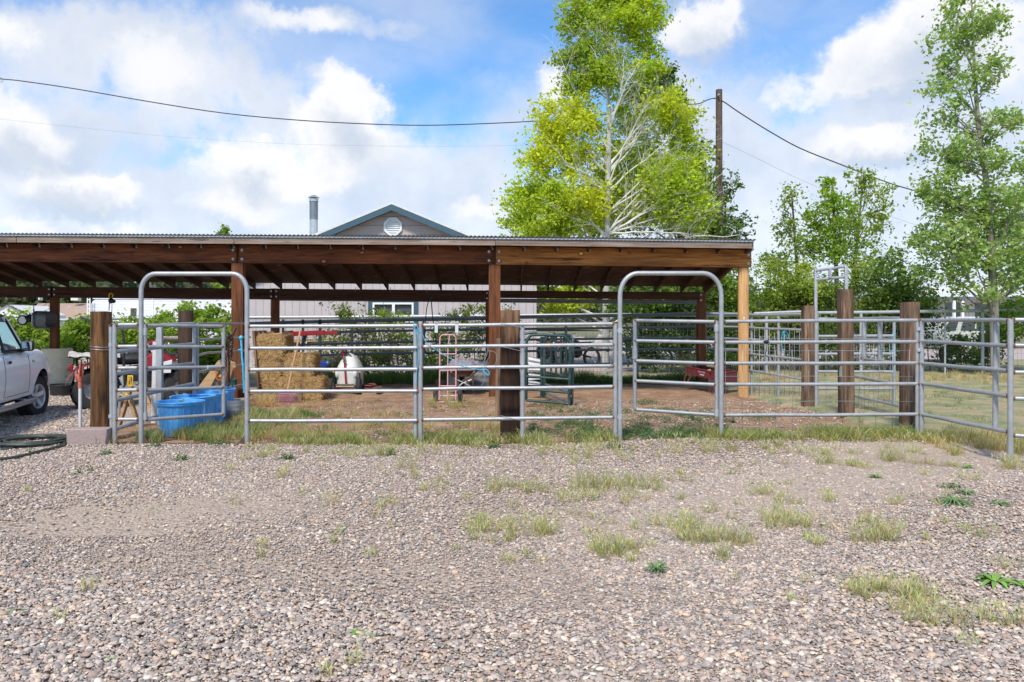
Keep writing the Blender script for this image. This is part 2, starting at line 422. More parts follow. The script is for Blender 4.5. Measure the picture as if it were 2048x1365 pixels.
M['pink'] = paint('pink_paint', (.62, .33, .34), .45, 0, .12, 20, (.35, .16, .13), .25)
M['magenta'] = paint('magenta_plastic', (.36, .07, .26), .5)
M['hosered'] = paint('red_rubber_hose', (.22, .06, .05), .6)
M['tank'] = paint('translucent_tank_plastic', (.66, .66, .62), .45, 0, .06, 4)
M['cloth'] = paint('grey_canvas', (.24, .215, .26), .9, 0, .15, 20)
M['cream_tarp'] = paint('cream_tarp', (.45, .42, .38), .85)
M['yellow'] = paint('yellow_plastic', (.75, .45, .02), .45)
M['orange_plastic'] = paint('orange_plastic', (.75, .22, .02), .45)
M['amber'] = paint('amber_lens', (.75, .32, .01), .3)
M['concrete'] = paint('pink_concrete', (.36, .27, .25), .9, 0, .12, 60, (.27, .2, .185), .4, .4)
M['drum'] = paint('cream_concrete_drum', (.85, .70, .48), .85, 0, .12, 5, (.34, .26, .18), .4, .3)
M['grey_plastic'] = paint('grey_plastic', (.10, .105, .11), .5)
M['greygloss'] = paint('grey_cover', (.13, .13, .13), .35)
M['trough'] = galv('galvanised_trough', (.24, .25, .26), .5, .5)
M['sheetmetal'] = galv('galvanised_sheet', (.56, .57, .58), .5, .2)
M['teal_trim'] = paint('teal_trim', (.04, .09, .12), .6)
M['vinyl'] = paint('white_vinyl', (.80, .81, .80), .5, 0, .03)
M['pole'] = wood('utility_pole_wood', (.07, .05, .04), (.19, .135, .105), 2, (.035, .025, .02), .8, .9, 0, .7, .5)
M['cable'] = paint('cable', (.05, .04, .038), .7)
M['chain'] = paint('chain', (.34, .34, .34), .45, .6)
M['chain_rust'] = paint('rusty_chain', (.10, .06, .04), .85)
M['foam'] = paint('pale_paint_patch', (.40, .48, .40), .9)
M['tan_shingle'] = paint('tan_shingles', (.42, .29, .21), .95, 0, .12, 3)
M['brown_shingle'] = paint('brown_shingles', (.19, .12, .11), .95, 0, .12, 3)
M['stucco'] = paint('white_wall', (.66, .65, .62), .8)
M['grey_wall'] = paint('grey_wall', (.13, .14, .16), .8)
M['bark'] = wood('white_bark', (.36, .34, .30), (.66, .64, .58), 2, (.10, .085, .07), .5, .85, 0, .5, .25)
M['bark_dark'] = wood('grey_brown_bark', (.12, .10, .085), (.27, .235, .20), 2, (.05, .04, .035), .8, .9, 0, .7, .4)
M['deadtwig'] = paint('bare_pale_twig', (.66, .63, .57), .9)
M['leaf'] = leafmat('leaf', .5, .5)
M['grassmat'] = leafmat('grass_blade', .6, .3)
def glass(name, c, rough=.05, alpha=None):
    t = NT(name); t.col(c); t.set(rough=rough, spec=.9)
    return t.m
M['glass'] = glass('window_glass', (.035, .04, .045))
M['mirror'] = paint('mirror', (.75, .78, .8), .03, 1, 0, 4, None, 0, 0)
t = NT('car_glass'); t.col((.55, .70, .68)); t.set(rough=.02); t.b.inputs['Transmission Weight'].default_value = .85; t.b.inputs['IOR'].default_value = 1.12; M['carglass'] = t.m

def siding(name, c, groove_shade, width, horizontal=False):
    t = NT(name); sx = t.n('ShaderNodeSeparateXYZ'); t.l(t.tc.outputs['Object'], sx.inputs[0])
    f = t.math('FRACT', t.math('DIVIDE', sx.outputs['Z' if horizontal else 'X'], width))
    g = t.math('LESS_THAN', f, .05 if not horizontal else .06)
    n = t.noise(t.mapv(), 3, 6, .6)
    cc = t.ramp(n, [(.3, tuple(x*.93 for x in c)), (.7, tuple(min(1, x*1.05) for x in c))])
    t.col(t.mix(g, cc, groove_shade)); t.set(rough=.75)  # shade in the board grooves is painted in as a darker colour
    t.bump(t.math('SUBTRACT', 1.0, g), .6, .01)
    return t.m
M['siding'] = siding('mauve_grey_siding', (.50, .445, .44), (.24, .20, .205), .21)
M['gable'] = paint('mauve_grey_gable_board', (.47, .385, .35), .8, 0, .05)
M['trailer'] = siding('white_trailer_siding', (.74, .75, .77), (.52, .53, .56), .11, True)

# hay
t = NT('hay'); v = t.mapv((1, 1, 3)); n1 = t.noise(v, 30, 8, .75, 1.5); n2 = t.noise(t.mapv(), 3, 3)
t.col(t.mix(t.mr(n2, .35, .7, 0, .6), t.ramp(n1, [(.3, (.12, .06, .02)), (.5, (.37, .20, .07)), (.7, (.56, .34, .14))]), (.32, .17, .06)))
t.set(rough=.95, spec=.1); t.bump(n1, 1.0, .03); M['hay'] = t.m
# straw strands (colour per strand)
def islands(name, stops, rough=.9, extra=None):
    t = NT(name); gm = t.n('ShaderNodeNewGeometry')
    c = t.ramp(gm.outputs['Random Per Island'], stops)
    if extra: c = t.mix(t.mr(t.noise(t.mapv(), extra[0], 5, .6), .3, .7, 1-extra[1], 1+extra[1]*.4), (0, 0, 0), c)
    t.col(c); t.set(rough=rough, spec=.3); return t.m
M['straw'] = islands('straw', [(0, (.30, .165, .06)), (.4, (.52, .33, .13)), (.8, (.68, .48, .24)), (1, (.24, .13, .045))])
PEB = [(0, (.09, .085, .09)), (.12, (.19, .18, .185)), (.25, (.33, .265, .25)), (.40, (.50, .41, .37)), (.54, (.42, .32, .275)), (.64, (.27, .175, .16)),
       (.74, (.60, .42, .28)), (.84, (.70, .62, .55)), (.93, (.22, .205, .21)), (1, (.66, .60, .55))]
PEB = [(p_, (min(1, a_*1.09)*.93+.052, b_*1.06*.93+.047, c_*.97*.93+.042)) for p_, (a_, b_, c_) in PEB]
t = NT('pebble'); gm = t.n('ShaderNodeNewGeometry')
c = t.ramp(gm.outputs['Random Per Island'], PEB)
nn = t.noise(t.mapv(), 90, 5, .7)
t.col(t.mix(t.mr(nn, .3, .75, .0, .28), c, (.36, .32, .30))); t.set(rough=.85, spec=.3); t.bump(nn, .3, .004); M['pebble'] = t.m
M['rock'] = paint('pale_rock', (.46, .42, .39), .95, 0, .25, 6, (.3, .25, .22), .4, .4)

def gravelmat(name, sandy):
    t = NT(name); v = t.mapv()
    mp_ = t.mapv((1, 1.0, 1))
    vo = t.n('ShaderNodeTexVoronoi'); vo.inputs['Scale'].default_value = 38; t.l(mp_, vo.inputs['Vector'])
    sp = t.n('ShaderNodeSeparateColor'); t.l(vo.outputs['Color'], sp.inputs[0])
    c = t.ramp(sp.outputs[0], PEB)
    c = t.mix(t.mr(vo.outputs['Distance'], .45, .9), c, (.22, .17, .13))
    fine = t.noise(v, 120, 6, .8); c2 = t.ramp(fine, [(.3, (.31, .235, .175)), (.5, (.45, .355, .275)), (.72, (.60, .49, .39))])
    big = t.noise(v, .55, 5, .6)
    f = t.mr(big, .5, .66) if sandy == 'mask' else None
    c = t.mix(t.mr(big, .40, .60, .45, .95), c, c2)
    t.col(c); t.set(rough=.95, spec=.2)
    t.bump(t.math('SUBTRACT', 1.0, vo.outputs['Distance']), .9, .02)
    return t.m
M['gravel'] = gravelmat('gravel', 'mask')
t = NT('dirt'); v = t.mapv()
n1 = t.noise(v, 2.2, 8, .65); n2 = t.noise(v, 40, 6, .75); n3 = t.noise(v, .6, 4, .5); n4 = t.noise(v, 9, 8, .7, .6)
c = t.ramp(n1, [(.3, (.20, .115, .07)), (.5, (.32, .195, .125)), (.72, (.47, .32, .21))])
c = t.mix(t.mr(n2, .55, .7, 0, .75), c, (.47, .37, .29)); c = t.mix(t.mr(n2, .42, .3, 0, .6), c, (.10, .065, .045))
c = t.mix(t.mr(n4, .56, .68, 0, .7), c, (.45, .33, .21))
t.col(c); t.set(rough=.97, spec=.15); t.bump(n2, .8, .02); M['dirt'] = t.m
t = NT('pasture'); v = t.mapv()
n1 = t.noise(v, 1.4, 7, .7); n2 = t.noise(v, 30, 6, .75)
c = t.ramp(n1, [(.32, (.13, .18, .07)), (.46, (.25, .27, .14)), (.56, (.42, .33, .20)), (.75, (.46, .33, .20))])
c = t.mix(t.mr(n2, .45, .7, 0, .65), c, (.46, .40, .28)); c = t.mix(t.mr(n2, .42, .3, 0, .5), c, (.10, .10, .06))
t.col(c); t.set(rough=.97, spec=.1); t.bump(n2, .8, .03); M['pasture'] = t.m
M['drive'] = paint('pale_pink_drive', (.44, .36, .33), .95, 0, .15, 3, (.30, .25, .22), .3, .3)
t = NT('far_field'); n1 = t.noise(t.mapv(), .15, 7, .6)
t.col(t.ramp(n1, [(.3, (.10, .13, .05)), (.6, (.25, .22, .13)), (.75, (.32, .27, .18))])); t.set(rough=1); M['far'] = t.m

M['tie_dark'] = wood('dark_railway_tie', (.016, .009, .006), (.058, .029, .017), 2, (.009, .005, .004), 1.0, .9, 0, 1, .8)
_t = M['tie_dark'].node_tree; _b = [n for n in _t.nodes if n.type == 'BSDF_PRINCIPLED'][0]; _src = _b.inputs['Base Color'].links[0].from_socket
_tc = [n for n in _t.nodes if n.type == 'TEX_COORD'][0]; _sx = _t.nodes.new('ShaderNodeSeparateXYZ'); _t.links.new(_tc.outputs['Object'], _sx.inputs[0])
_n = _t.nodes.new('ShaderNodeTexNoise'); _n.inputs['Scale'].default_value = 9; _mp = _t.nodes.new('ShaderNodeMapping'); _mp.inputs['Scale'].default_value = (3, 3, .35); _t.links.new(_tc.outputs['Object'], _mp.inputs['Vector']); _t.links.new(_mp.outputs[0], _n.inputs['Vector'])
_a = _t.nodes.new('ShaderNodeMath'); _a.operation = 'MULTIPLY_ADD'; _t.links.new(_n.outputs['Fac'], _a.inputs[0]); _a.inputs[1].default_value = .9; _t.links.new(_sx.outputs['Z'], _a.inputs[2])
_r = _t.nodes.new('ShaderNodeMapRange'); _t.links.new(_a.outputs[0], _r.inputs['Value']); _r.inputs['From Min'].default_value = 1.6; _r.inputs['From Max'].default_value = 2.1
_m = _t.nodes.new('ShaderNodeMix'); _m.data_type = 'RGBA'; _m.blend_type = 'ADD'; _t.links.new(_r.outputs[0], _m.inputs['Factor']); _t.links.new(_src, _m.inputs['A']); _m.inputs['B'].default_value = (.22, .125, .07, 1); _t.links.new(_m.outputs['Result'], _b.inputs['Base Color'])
# ------------------------------------------------------------------ the ground
def sheet(name, x0, x1, y0, y1, step, mat, dz, jit=.12, rough=0.0):
    nx = max(2, int((x1-x0)/step)); ny = max(2, int((y1-y0)/step)); mb = MB()
    def fn(u, v):
        x = x0+(x1-x0)*u; y = y0+(y1-y0)*v
        if jit:
            e = min(u, 1-u)*(x1-x0); e2 = min(v, 1-v)*(y1-y0)
            k = 1 if e2 < step*.5 else 0; k2 = 1 if e < step*.5 else 0
            y += k*jit*(mnoise.noise(Vector((x*1.1, y, 9)))+.6*mnoise.noise(Vector((x*4.3, y, 2))))
            x += k2*jit*(mnoise.noise(Vector((x, y*1.1, 5)))+.6*mnoise.noise(Vector((x, y*4.3, 2))))
        z = terr(x, y)+dz
        if jit and (k or k2): z -= .07
        if rough: z += rough*mnoise.noise(Vector((x*3, y*3, 0)))+rough*.5*mnoise.noise(Vector((x*9, y*9, 4)))
        return (x, y, z)
    mb.grid(fn, nx, ny)
    o = mb.build(name, mat, smooth=True, ang=180, recalc=False); o['kind'] = 'structure'; return o
mb = MB(); mb.add([(-900, -60, -.16), (900, -60, -.16), (900, 1200, -.16), (-900, 1200, -.16)], [(0, 1, 2, 3)])
o = mb.build('ground', M['far'], smooth=False); o['kind'] = 'structure'
sheet('dirt_pen', -5.6, 9.0, 8.7, 21.5, .12, M['dirt'], 0, 0, .035)
sheet('gravel_yard', -9.5, 9.5, -3, 9.02, .15, M['gravel'], .03, .10)
sheet('gravel_drive', -16, -5.15, 8.6, 23, .2, M['gravel'], .022, .10)
sheet('pasture', 4.55, 24, 8.9, 30, .2, M['pasture'], .045, .35, .03)
sheet('back_verge', -16, 6, 19.3, 22.2, .3, M['pasture'], .04, .3, .03)
sheet('far_drive', -40, 30, 22, 70, 1.0, M['drive'], .03, 0)

# ------------------------------------------------------------------ the shed
YF, YB, YR = 15.25, 18.3, 14.85          # front beam, back beam, front edge of the roof
XR = 4.46; XL = -15.2
def zf(x):                                # underside of the front beam
    return 2.545-.006*(x+5.2) if x < -.3 else 2.515-.012*(x+.3)
def zb(x): return 2.14-.0085*x            # top of the back beam
def sh_front(x): return zf(x)+.455        # sheathing underside at YR
def sh_back(x): return zb(x)+.135         # and at Y=18.42
def shz(x, y): t = (y-YR)/(18.42-YR); return sh_front(x)*(1-t)+sh_back(x)*t
shed = thing('pole_shed', (0, YF, 0), 'long open lean-to pole shed of dark stained timber under a corrugated metal roof', 'shed')
postsf = [-14.95, -10.08, -5.2, -.33, 4.41]
postsb = [-15.3, -10.47, -5.42, -.52, 4.33]
def beam(x0, x1, y, zfun, h, d, mat, name='beam', top=False, seg=8):
    mb = MB(); vs = []
    n = seg
    for i in range(n+1):
        x = x0+(x1-x0)*i/n; z = zfun(x)
        for (yy, zz) in ((y-d/2, z), (y+d/2, z), (y+d/2, z+h), (y-d/2, z+h)): vs.append((x, yy, zz))
    fs = [(i*4+k, i*4+(k+1) % 4, (i+1)*4+(k+1) % 4, (i+1)*4+k) for i in range(n) for k in range(4)]+[(3, 2, 1, 0), (n*4, n*4+1, n*4+2, n*4+3)]
    mb.add(vs, fs); return mb.build(name, mat, shed, bevel=.006)
segs = [(-15.1, -10.1), (-10.07, -5.215), (-5.165, -.375), (-.305, 4.53)]
for i, (a, b) in enumerate(segs):
    bo = beam(a, b, YF-.09, lambda x: zf(x), .34, .05, M['stain_bright_x'] if i == 3 else M['stain_x'], 'front_beam')
    bo2 = beam(a, b, YF+.10, lambda x: zf(x)+.004, .34, .05, M['dark_beam'], 'inner_beam')
    for xx in (a+.06, b-.06):
        for dz in (.07, .24):
            if xx < -11: continue
            m = MB(); c = Vector((xx, YF-.118, zf(xx)+dz)); m.cyl(c, c+Vector((0, -.012, 0)), .026, 12); m.cyl(c+Vector((0, -.01, 0)), c+Vector((0, -.03, 0)), .012, 6)
            m.build('bolt', M['galv_bright'], bo, ang=30)
def rough_post(mb, x, y, z0, z1, w, d, seed=0, amt=.006, lean=(0, 0), round_=False, n=18):
    """a sawn or round post with uneven faces and a rough top"""
    def ring(z, t):
        pts = []
        if round_:
            for k in range(20):
                a = 2*PI*k/20; q = 1+.02*math.sin(a*3+seed)
                pts.append((math.cos(a)*w/2*q, math.sin(a)*d/2*q))
        else:
            c = .012
            for (sx, sy) in ((-1, -1), (1, -1), (1, 1), (-1, 1)):
                a = [(sx*(w/2), sy*(d/2-c)), (sx*(w/2-c), sy*(d/2))]
                if (sx, sy) in ((-1, -1), (1, 1)): pts += a
                else: pts += a[::-1]
                # mid points of the faces
            q = []
            for i in range(len(pts)):
                p0 = pts[i]; p1 = pts[(i+1) % len(pts)]; q.append(p0)
                if math.hypot(p1[0]-p0[0], p1[1]-p0[1]) > .05:
                    for f in (.25, .5, .75): q.append((p0[0]+(p1[0]-p0[0])*f, p0[1]+(p1[1]-p0[1])*f))
            pts = q
        out = []
        for (px, py) in pts:
            nn = mnoise.noise(Vector((px*22+seed*3, py*22, z*1.6+seed)))+.6*mnoise.noise(Vector((px*60, py*60+seed, z*3)))
            l = math.hypot(px, py); q = 1+amt*nn/max(l, .02)
            zz = z+(.014*mnoise.noise(Vector((px*25, py*25, seed))) if t == 1 else 0)
            out.append((x+px*q+lean[0]*t, y+py*q+lean[1]*t, zz))
        return out
    rings = [ring(z0+(z1-z0)*i/n, i/n) for i in range(n+1)]
    k = len(rings[0]); vs = [p for r in rings for p in r]
    fs = [(i*k+j, i*k+(j+1) % k, (i+1)*k+(j+1) % k, (i+1)*k+j) for i in range(n) for j in range(k)]
    fs += [tuple(range(k-1, -1, -1)), tuple(n*k+j for j in range(k))]
    mb.add(vs, fs); return mb
for i, x in enumerate(postsf):
    mb = MB()
    if i == 4: rough_post(mb, x, YF, terr(x, YF)-.1, zf(x)-.003, .20, .19, 3, .006, (.0, 0), True)
    else: rough_post(mb, x, YF+.004, -.1, zf(x)+.33, .225 if i < 3 else .215, .128, i, .003)
    mb.build('front_post', M['log'] if i == 4 else M['stain_z'], shed, ang=50)
    if i < 4 and i > 0:
        mb = MB(); mb.bb(x-.11, x+.11, YF-.118, YF-.066, terr(x, YF)-.05, zf(x)-.003); mb.build('post_facing', M['stain_z'], shed, bevel=.005)
for i, x in enumerate(postsb):
    mb = MB(); rough_post(mb, x, YB+.02, -.1, zb(x)+.005, .17 if i < 4 else .20, .14, 10+i, .003)
    mb.build('back_post', M['stain_z'], shed, ang=50)
bsegs = [(-15.4, -10.49), (-10.46, -5.44), (-5.41, -.53), (-.51, 4.27)]
for i, (a, b) in enumerate(bsegs):
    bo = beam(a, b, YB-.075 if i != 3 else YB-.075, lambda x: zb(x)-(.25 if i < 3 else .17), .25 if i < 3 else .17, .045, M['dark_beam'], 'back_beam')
    for xx in ((a+.05, b-.04) if i < 3 else (b+.03,)):
        if xx < -11: continue
        for dz in (-.06, -.18):
            m = MB(); c = Vector((xx, YB-.10, zb(xx)+dz)); m.cyl(c+Vector((0, .01, 0)), c+Vector((0, -.014, 0)), .022, 10)
            m.build('bolt', M['galv'], bo, ang=30)
mb = MB(); mb.bb(-.5, 4.22, YB-.12, YB-.03, 0, 0.001)
mb = MB()
for (dz, r) in ((-.21, .028), (-.255, .02)):
    mb.tube([(x, YB-.07, zb(x)+dz) for x in (-5.3, -.4, 2, 4.21)] if dz < -.25 else [(x, YB-.08, zb(x)+dz) for x in (-.4, 2, 4.21)], r, 8)
mb.build('pipe_rail', M['galv_dark'], shed)
k = 0; x = 4.41
xs = [4.425]+[3.88-.612*i for i in range(31)]
for i, x in enumerate(xs):
    if x < XL: break
    mb = MB(); y0, y1 = YR+.045, 18.40; w = .038 if i else .05; h = .14
    vs = []
    for (yy, t) in ((y0, 0), (y1, 1)):
        zt = shz(x, yy)-.003
        for (sx, zz) in ((-w/2, zt-h), (w/2, zt-h), (w/2, zt), (-w/2, zt)): vs.append((x+sx, yy, zz))
    # tail is cut plumb, seat notched over the back beam
    mb.add(vs, [(3, 2, 1, 0), (4, 5, 6, 7), (0, 1, 5, 4), (1, 2, 6, 5), (2, 3, 7, 6), (3, 0, 4, 7)])
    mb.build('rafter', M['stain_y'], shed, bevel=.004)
    if x > -12:
        m = MB(); m.bb(x-.012+.02, x+.016+.02, YF-.124, YF-.1165, zf(x)+.27, zf(x)+.345); m.bb(x-.03+.02, x+.03+.02, YF-.124, YF-.1165, zf(x)+.27, zf(x)+.31)
        m.ell((x+.02, YF-.126, zf(x)+.285), (.012, .006, .012), 8, 4)
        m.build('hanger', M['white_metal'], shed)
# sheathing boards with joints
for i in range(8):
    a = XR-2.44*i-.004; b = max(XL, a-2.43)
    if a < XL: break
    for (ya, yb_) in ((YR+.035, YR+1.22), (YR+1.225, YR+2.44), (YR+2.445, 18.42)):
        mb = MB(); vs = []
        for xx in (b, a):
            for yy in (ya, yb_):
                for dz in (0, .012): vs.append((xx, yy, shz(xx, yy)+dz))
        mb.add(vs, [(0, 1, 3, 2), (4, 6, 7, 5), (0, 4, 5, 1), (2, 3, 7, 6), (0, 2, 6, 4), (1, 5, 7, 3)])
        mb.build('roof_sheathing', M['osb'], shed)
# corrugated roof
mb = MB(); n = int((XR+.05-XL)/.01267)
def cor(u, v):
    x = XL+(XR+.05-XL)*u; y = YR-.07+(18.50-YR+.07)*v
    return (x, y, shz(x, y)+.030+.009*math.cos(2*PI*x/.076))
mb.grid(cor, n, 2)
def cor2(u, v): p = cor(u, v); return (p[0], p[1], p[2]-.0015)
mb.grid(cor2, n, 2)
mb.build('metal_roof', M['sheetmetal'], shed, ang=80)
def fb(a, b, z0, z1, y, d, mat, name):
    mb = MB(); vs = []; n = 6
    for i in range(n+1):
        x = a+(b-a)*i/n; zt = sh_front(x)
        for (yy, zz) in ((y-d/2, zt+z0), (y+d/2, zt+z0), (y+d/2, zt+z1), (y-d/2, zt+z1)): vs.append((x, yy, zz))
    fs = [(i*4+k, i*4+(k+1) % 4, (i+1)*4+(k+1) % 4, (i+1)*4+k) for i in range(n) for k in range(4)]+[(3, 2, 1, 0), (n*4, n*4+1, n*4+2, n*4+3)]
    mb.add(vs, fs); return mb.build(name, mat, shed, bevel=.004)
for a, b in ((-15.2, -9.2), (-9.19, -5.16), (-5.155, -.31), (-.305, XR)):
    fb(a, b, -.125, -.008, YR+.01, .04, M['fascia'], 'fascia_board')
fb(-15.2, XR+.03, -.006, .022, YR-.03, .012, M['white_metal'], 'drip_edge')
mb = MB()   # rake board on the right end
vs = []
for yy in (YR+.035, 18.42):
    zt = shz(XR, yy)
    for (xx, zz) in ((XR+.004, zt-.14), (XR+.034, zt-.14), (XR+.034, zt+.01), (XR+.004, zt+.01)): vs.append((xx, yy, zz))
mb.add(vs, [(3, 2, 1, 0), (4, 5, 6, 7), (0, 1, 5, 4), (1, 2, 6, 5), (2, 3, 7, 6), (3, 0, 4, 7)])
mb.build('rake_board', M['fascia'], shed)
for px in (711, 781, 854, 908):
    p = P(px, 578, YB-.12); mb = MB(); mb.tube([p+Vector((0, .05, .03)), p+Vector((0, 0, .02)), p, p+Vector((0, 0, -.05)), p+Vector((0, -.03, -.07)), p+Vector((0, -.05, -.05))], .006, 6)
    mb.build('hook', M['galv'], shed)

# ------------------------------------------------------------------ wood posts in the pens
def post(px0, px1, ptop, Y, label, mat='tie', sq=.2, d=None, seed=0, round_=False, lean=(0, 0), top_mat=None, group='wooden posts holding the corral panels'):
    w = (px1-px0)*Y/F; x = X((px0+px1)/2, Y)
    zt = EYE-(ptop-HZ)*Y/F
    mb = MB(); rough_post(mb, 0, 0, -.12, zt-terr(x, Y), w, d or w, seed, .007, lean, round_, 26)
    o = mb.build('wood_post', M[mat], None, ang=55); o.location = (x, Y, terr(x, Y))
    return tag(o, label, 'post', group)
post(183, 221, 624, 9.62, 'thick round brown post left of the small filler panel, tied with two wires', 'round_post', seed=1, round_=True)
post(357, 386, 622, 11.35, 'dark round post behind the left gate leaf beside the red quad bike', 'dark_post', seed=2, round_=True)
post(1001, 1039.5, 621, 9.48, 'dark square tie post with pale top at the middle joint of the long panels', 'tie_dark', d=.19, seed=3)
post(991, 1001, 678, 11.4, 'thin split grey post stump just left behind the dark middle tie post', 'tie', d=.06, seed=4)
post(1605.5, 1626, 612, 13.0, 'shortest square tie post, leftmost of the three brown posts by the right pen', 'tie', d=.17, seed=5)
tp = post(1681, 1705, 579, 11.35, 'tallest square tie post in the right pen, with pale paint patches', 'tie', d=.18, seed=6, lean=(-.02, 0))
post(1803, 1830.5, 605, 9.75, 'square tie post at the corner where the right side panels meet', 'tie', d=.18, seed=7, lean=(.02, 0))
# paint patches on the tall post
for (dz, h) in ((.30+1.48, .12), (.66, .15)):
    mb = MB(); mb.bb(-.012, -.0, -.075, .02, dz-h/2, dz+h/2); mb.v = [(x-.083, y, z) for x, y, z in mb.v]
    mb.build('paint_patch', M['foam'], tp)

# ------------------------------------------------------------------ tube panels and gates
def weld(mb, p, d, r):
    d = d.normalized(); mb.mi = 1
    mb.tube([p+d*.001, p+d*.012, p+d*.026], [r*1.22, r*1.16, r*1.01], 10, caps=True); mb.mi = 0
def rail(parent, pts, r, mat='galv', welds=(True, True), name='rail', n=10):
    mb = MB(); pts = [Vector(p) for p in pts]; mb.tube(pts, r, n)
    if welds[0]: weld(mb, pts[0], pts[1]-pts[0], r)
    if welds[1]: weld(mb, pts[-1], pts[-2]-pts[-1], r)
    return mb.build(name, [M[mat], M['rust']], parent, ang=40)
def leg(parent, px, Yv, ptop, zbot=None, r=.026, mat='galv', name='leg', pxb=None, foot=False):
    a = P(px, ptop, Yv); x = X(pxb if pxb is not None else px, Yv)
    b = Vector((x, Yv, (terr(x, Yv)-.02) if zbot is None else zbot))
    mb = MB(); mb.tube([a, a.lerp(b, .5), b], r, 10)
    mb.ell(a, (r*1.0, r*1.0, r*.45), 10, 5)
    if foot:
        mb.mi = 1; mb.tube([Vector((x, Yv, terr(x, Yv)+.09)), b], r*1.05, 10)
    return mb.build(name, [M[mat], M['rust']], parent, ang=40)
def wob(a, b, k=0, n=4, amp=.009):
    a = Vector(a); b = Vector(b)
    return [a.lerp(b, i/n)+Vector((0, 0, (amp*mnoise.noise(Vector((i*1.7+k, k*3.1, 0))) if 0 < i < n else 0))) for i in range(n+1)]
Y0 = 9.15
RL = .0215
pnl = 'galvanised five-rail tube corral panels'
# left filler
t = thing('corral_panel', G(232, Y0), 'short narrow galvanised filler panel between the round post and the left bow gate', 'panel', pnl)
for a, b in ((650, 649.5), (693.5, 693), (736.7, 736), (781, 780), (839, 839)): rail(t, [P(233, a, Y0), P(279, b, Y0)], RL)
leg(t, 229.5, Y0, 651); 
# second leg, tied beside the post
t2 = thing('steel_post', G(222, Y0+.06), 'bare galvanised upright strapped between the round post and the small filler panel', 'post')
mb = MB(); mb.tube([P(222, 654, Y0+.06), G(224, Y0+.06)], .024, 12); mb.build('tube', M['galv'], t2)
for py in (690, 833):
    mb = MB(); c = P(222.6, py, Y0+.06); mb.cyl(c+Vector((0, 0, -.02)), c+Vector((0, 0, .02)), .03, 12); mb.cyl(c+Vector((.02, 0, 0)), c+Vector((.04, 0, 0)), .012, 8); mb.build('clamp', M['galv_bright'], t2)
# wires round the post
for py in (694, 699):
    c = G(202, 9.62); z = P(202, py, 9.62).z; mb = MB(); r = .122
    mb.tube([(c.x+r*math.cos(a), c.y+r*math.sin(a), z+.004*math.sin(a*2)) for a in [2*PI*i/20 for i in range(20)]], .003, 5, closed=True)
    one(mb, 'tie_wire', M['wire'], 'upper loop of wire round the thick left post' if py == 694 else 'lower loop of wire round the thick left post', 'wire')

def bow(pxL, pxR, ptop, rad, label, YL=Y0, baseL=None, baseR=None):
    t = thing('bow_gate_frame', G(pxL, YL), label, 'gate frame', 'arched walk-through gate frames')
    a = P(pxL, ptop, YL); b = P(pxR, ptop, YL); rr = rad*YL/F
    pts = [Vector((a.x, YL, terr(a.x, YL)-.01)), Vector((a.x, YL, .8)), Vector((a.x, YL, a.z-rr*1.25))]
    for i in range(1, 9):
        q = PI/2*i/8; pts.append(Vector((a.x+rr*(1-math.cos(q)), YL, a.z-rr*1.25+rr*1.25*math.sin(q))))
    pts.append(Vector(((a.x+b.x)/2, YL, a.z)))
    for i in range(8):
        q = PI/2*i/8; pts.append(Vector((b.x-rr*(1-math.sin(q)), YL, a.z-rr*1.25+rr*1.25*math.cos(q))))
    pts += [Vector((b.x, YL, a.z-rr*1.25)), Vector((b.x, YL, .8)), Vector((b.x, YL, terr(b.x, YL)-.01))]
    mb = MB(); mb.tube(pts, .0265, 14); mb.build('arch_tube', M['galv'], t, ang=60)
    return t, a.x, b.x
bg, xa, xb = bow(282.3, 494, 548, 29, 'left arched galvanised gate frame beside the blue tubs')
for sx, x0 in ((1, xa), (-1, xb)):
    mb = MB(); mb.prism([(x0+sx*.025, Y0-.004, .01), (x0+sx*.13, Y0-.004, .005), (x0+sx*.025, Y0-.004, .13)], (0, .008, 0)); mb.build('gusset', M['rust_plate'], bg)
mb = MB(); mb.bb(xa, xb, Y0-.03, Y0+.03, .03, .036); mb.build('base_bar', M['rust_plate'], bg)
bg2, xc, xd = bow(1240, 1442.5, 547, 36, 'right arched galvanised gate frame with its gate swung into the pen')
def gate(pxh, Yh, pxe, Ye, lefts, rights, label, hy):
    t = thing('pipe_gate', G(pxh, Yh), label, 'gate', 'five-rail walk-through gates')
    for i, (a, b) in enumerate(zip(lefts, rights)): rail(t, [P(pxh, a, Yh), P((pxh+pxe)/2, (a+b)/2, (Yh+Ye)/2), P(pxe, b, Ye)], RL)
    for px, Yv, s in ((pxh, Yh, lefts), (pxe, Ye, rights)):
        mb = MB(); mb.tube([P(px, s[0]-2, Yv), P(px, s[-1]+4, Yv)], .024, 12); mb.build('stile', M['galv'], t)
    for py in hy:
        c = P(pxh, py, Yh); mb = MB(); mb.cyl(c-Vector((0, 0, .04)), c+Vector((0, 0, .04)), .031, 12); mb.bb(c.x-.045, c.x+.0, c.y-.012, c.y+.004, c.z-.012, c.z+.012) if pxe > pxh else mb.bb(c.x, c.x+.045, c.y-.012, c.y+.004, c.z-.012, c.z+.012)
        mb.build('hinge', M['galv_bright'], t)
    return t
g1 = gate(289.5, Y0+.03, 447, 9.95, (651, 694, 736.7, 781, 840), (653, 694, 734.5, 775, 829), 'five-rail gate leaf inside the left arch, hiding part of the blue tubs', (664, 833))
mb = MB(); a = P(414, 735.5, 9.78); b = P(450, 735, 9.93); mb.tube([a, b], .012, 8); mb.tube([P(429, 735, 9.82), P(429, 741, 9.82), P(445, 741, 9.9)], .006, 6); mb.build('latch', M['rust'], g1)
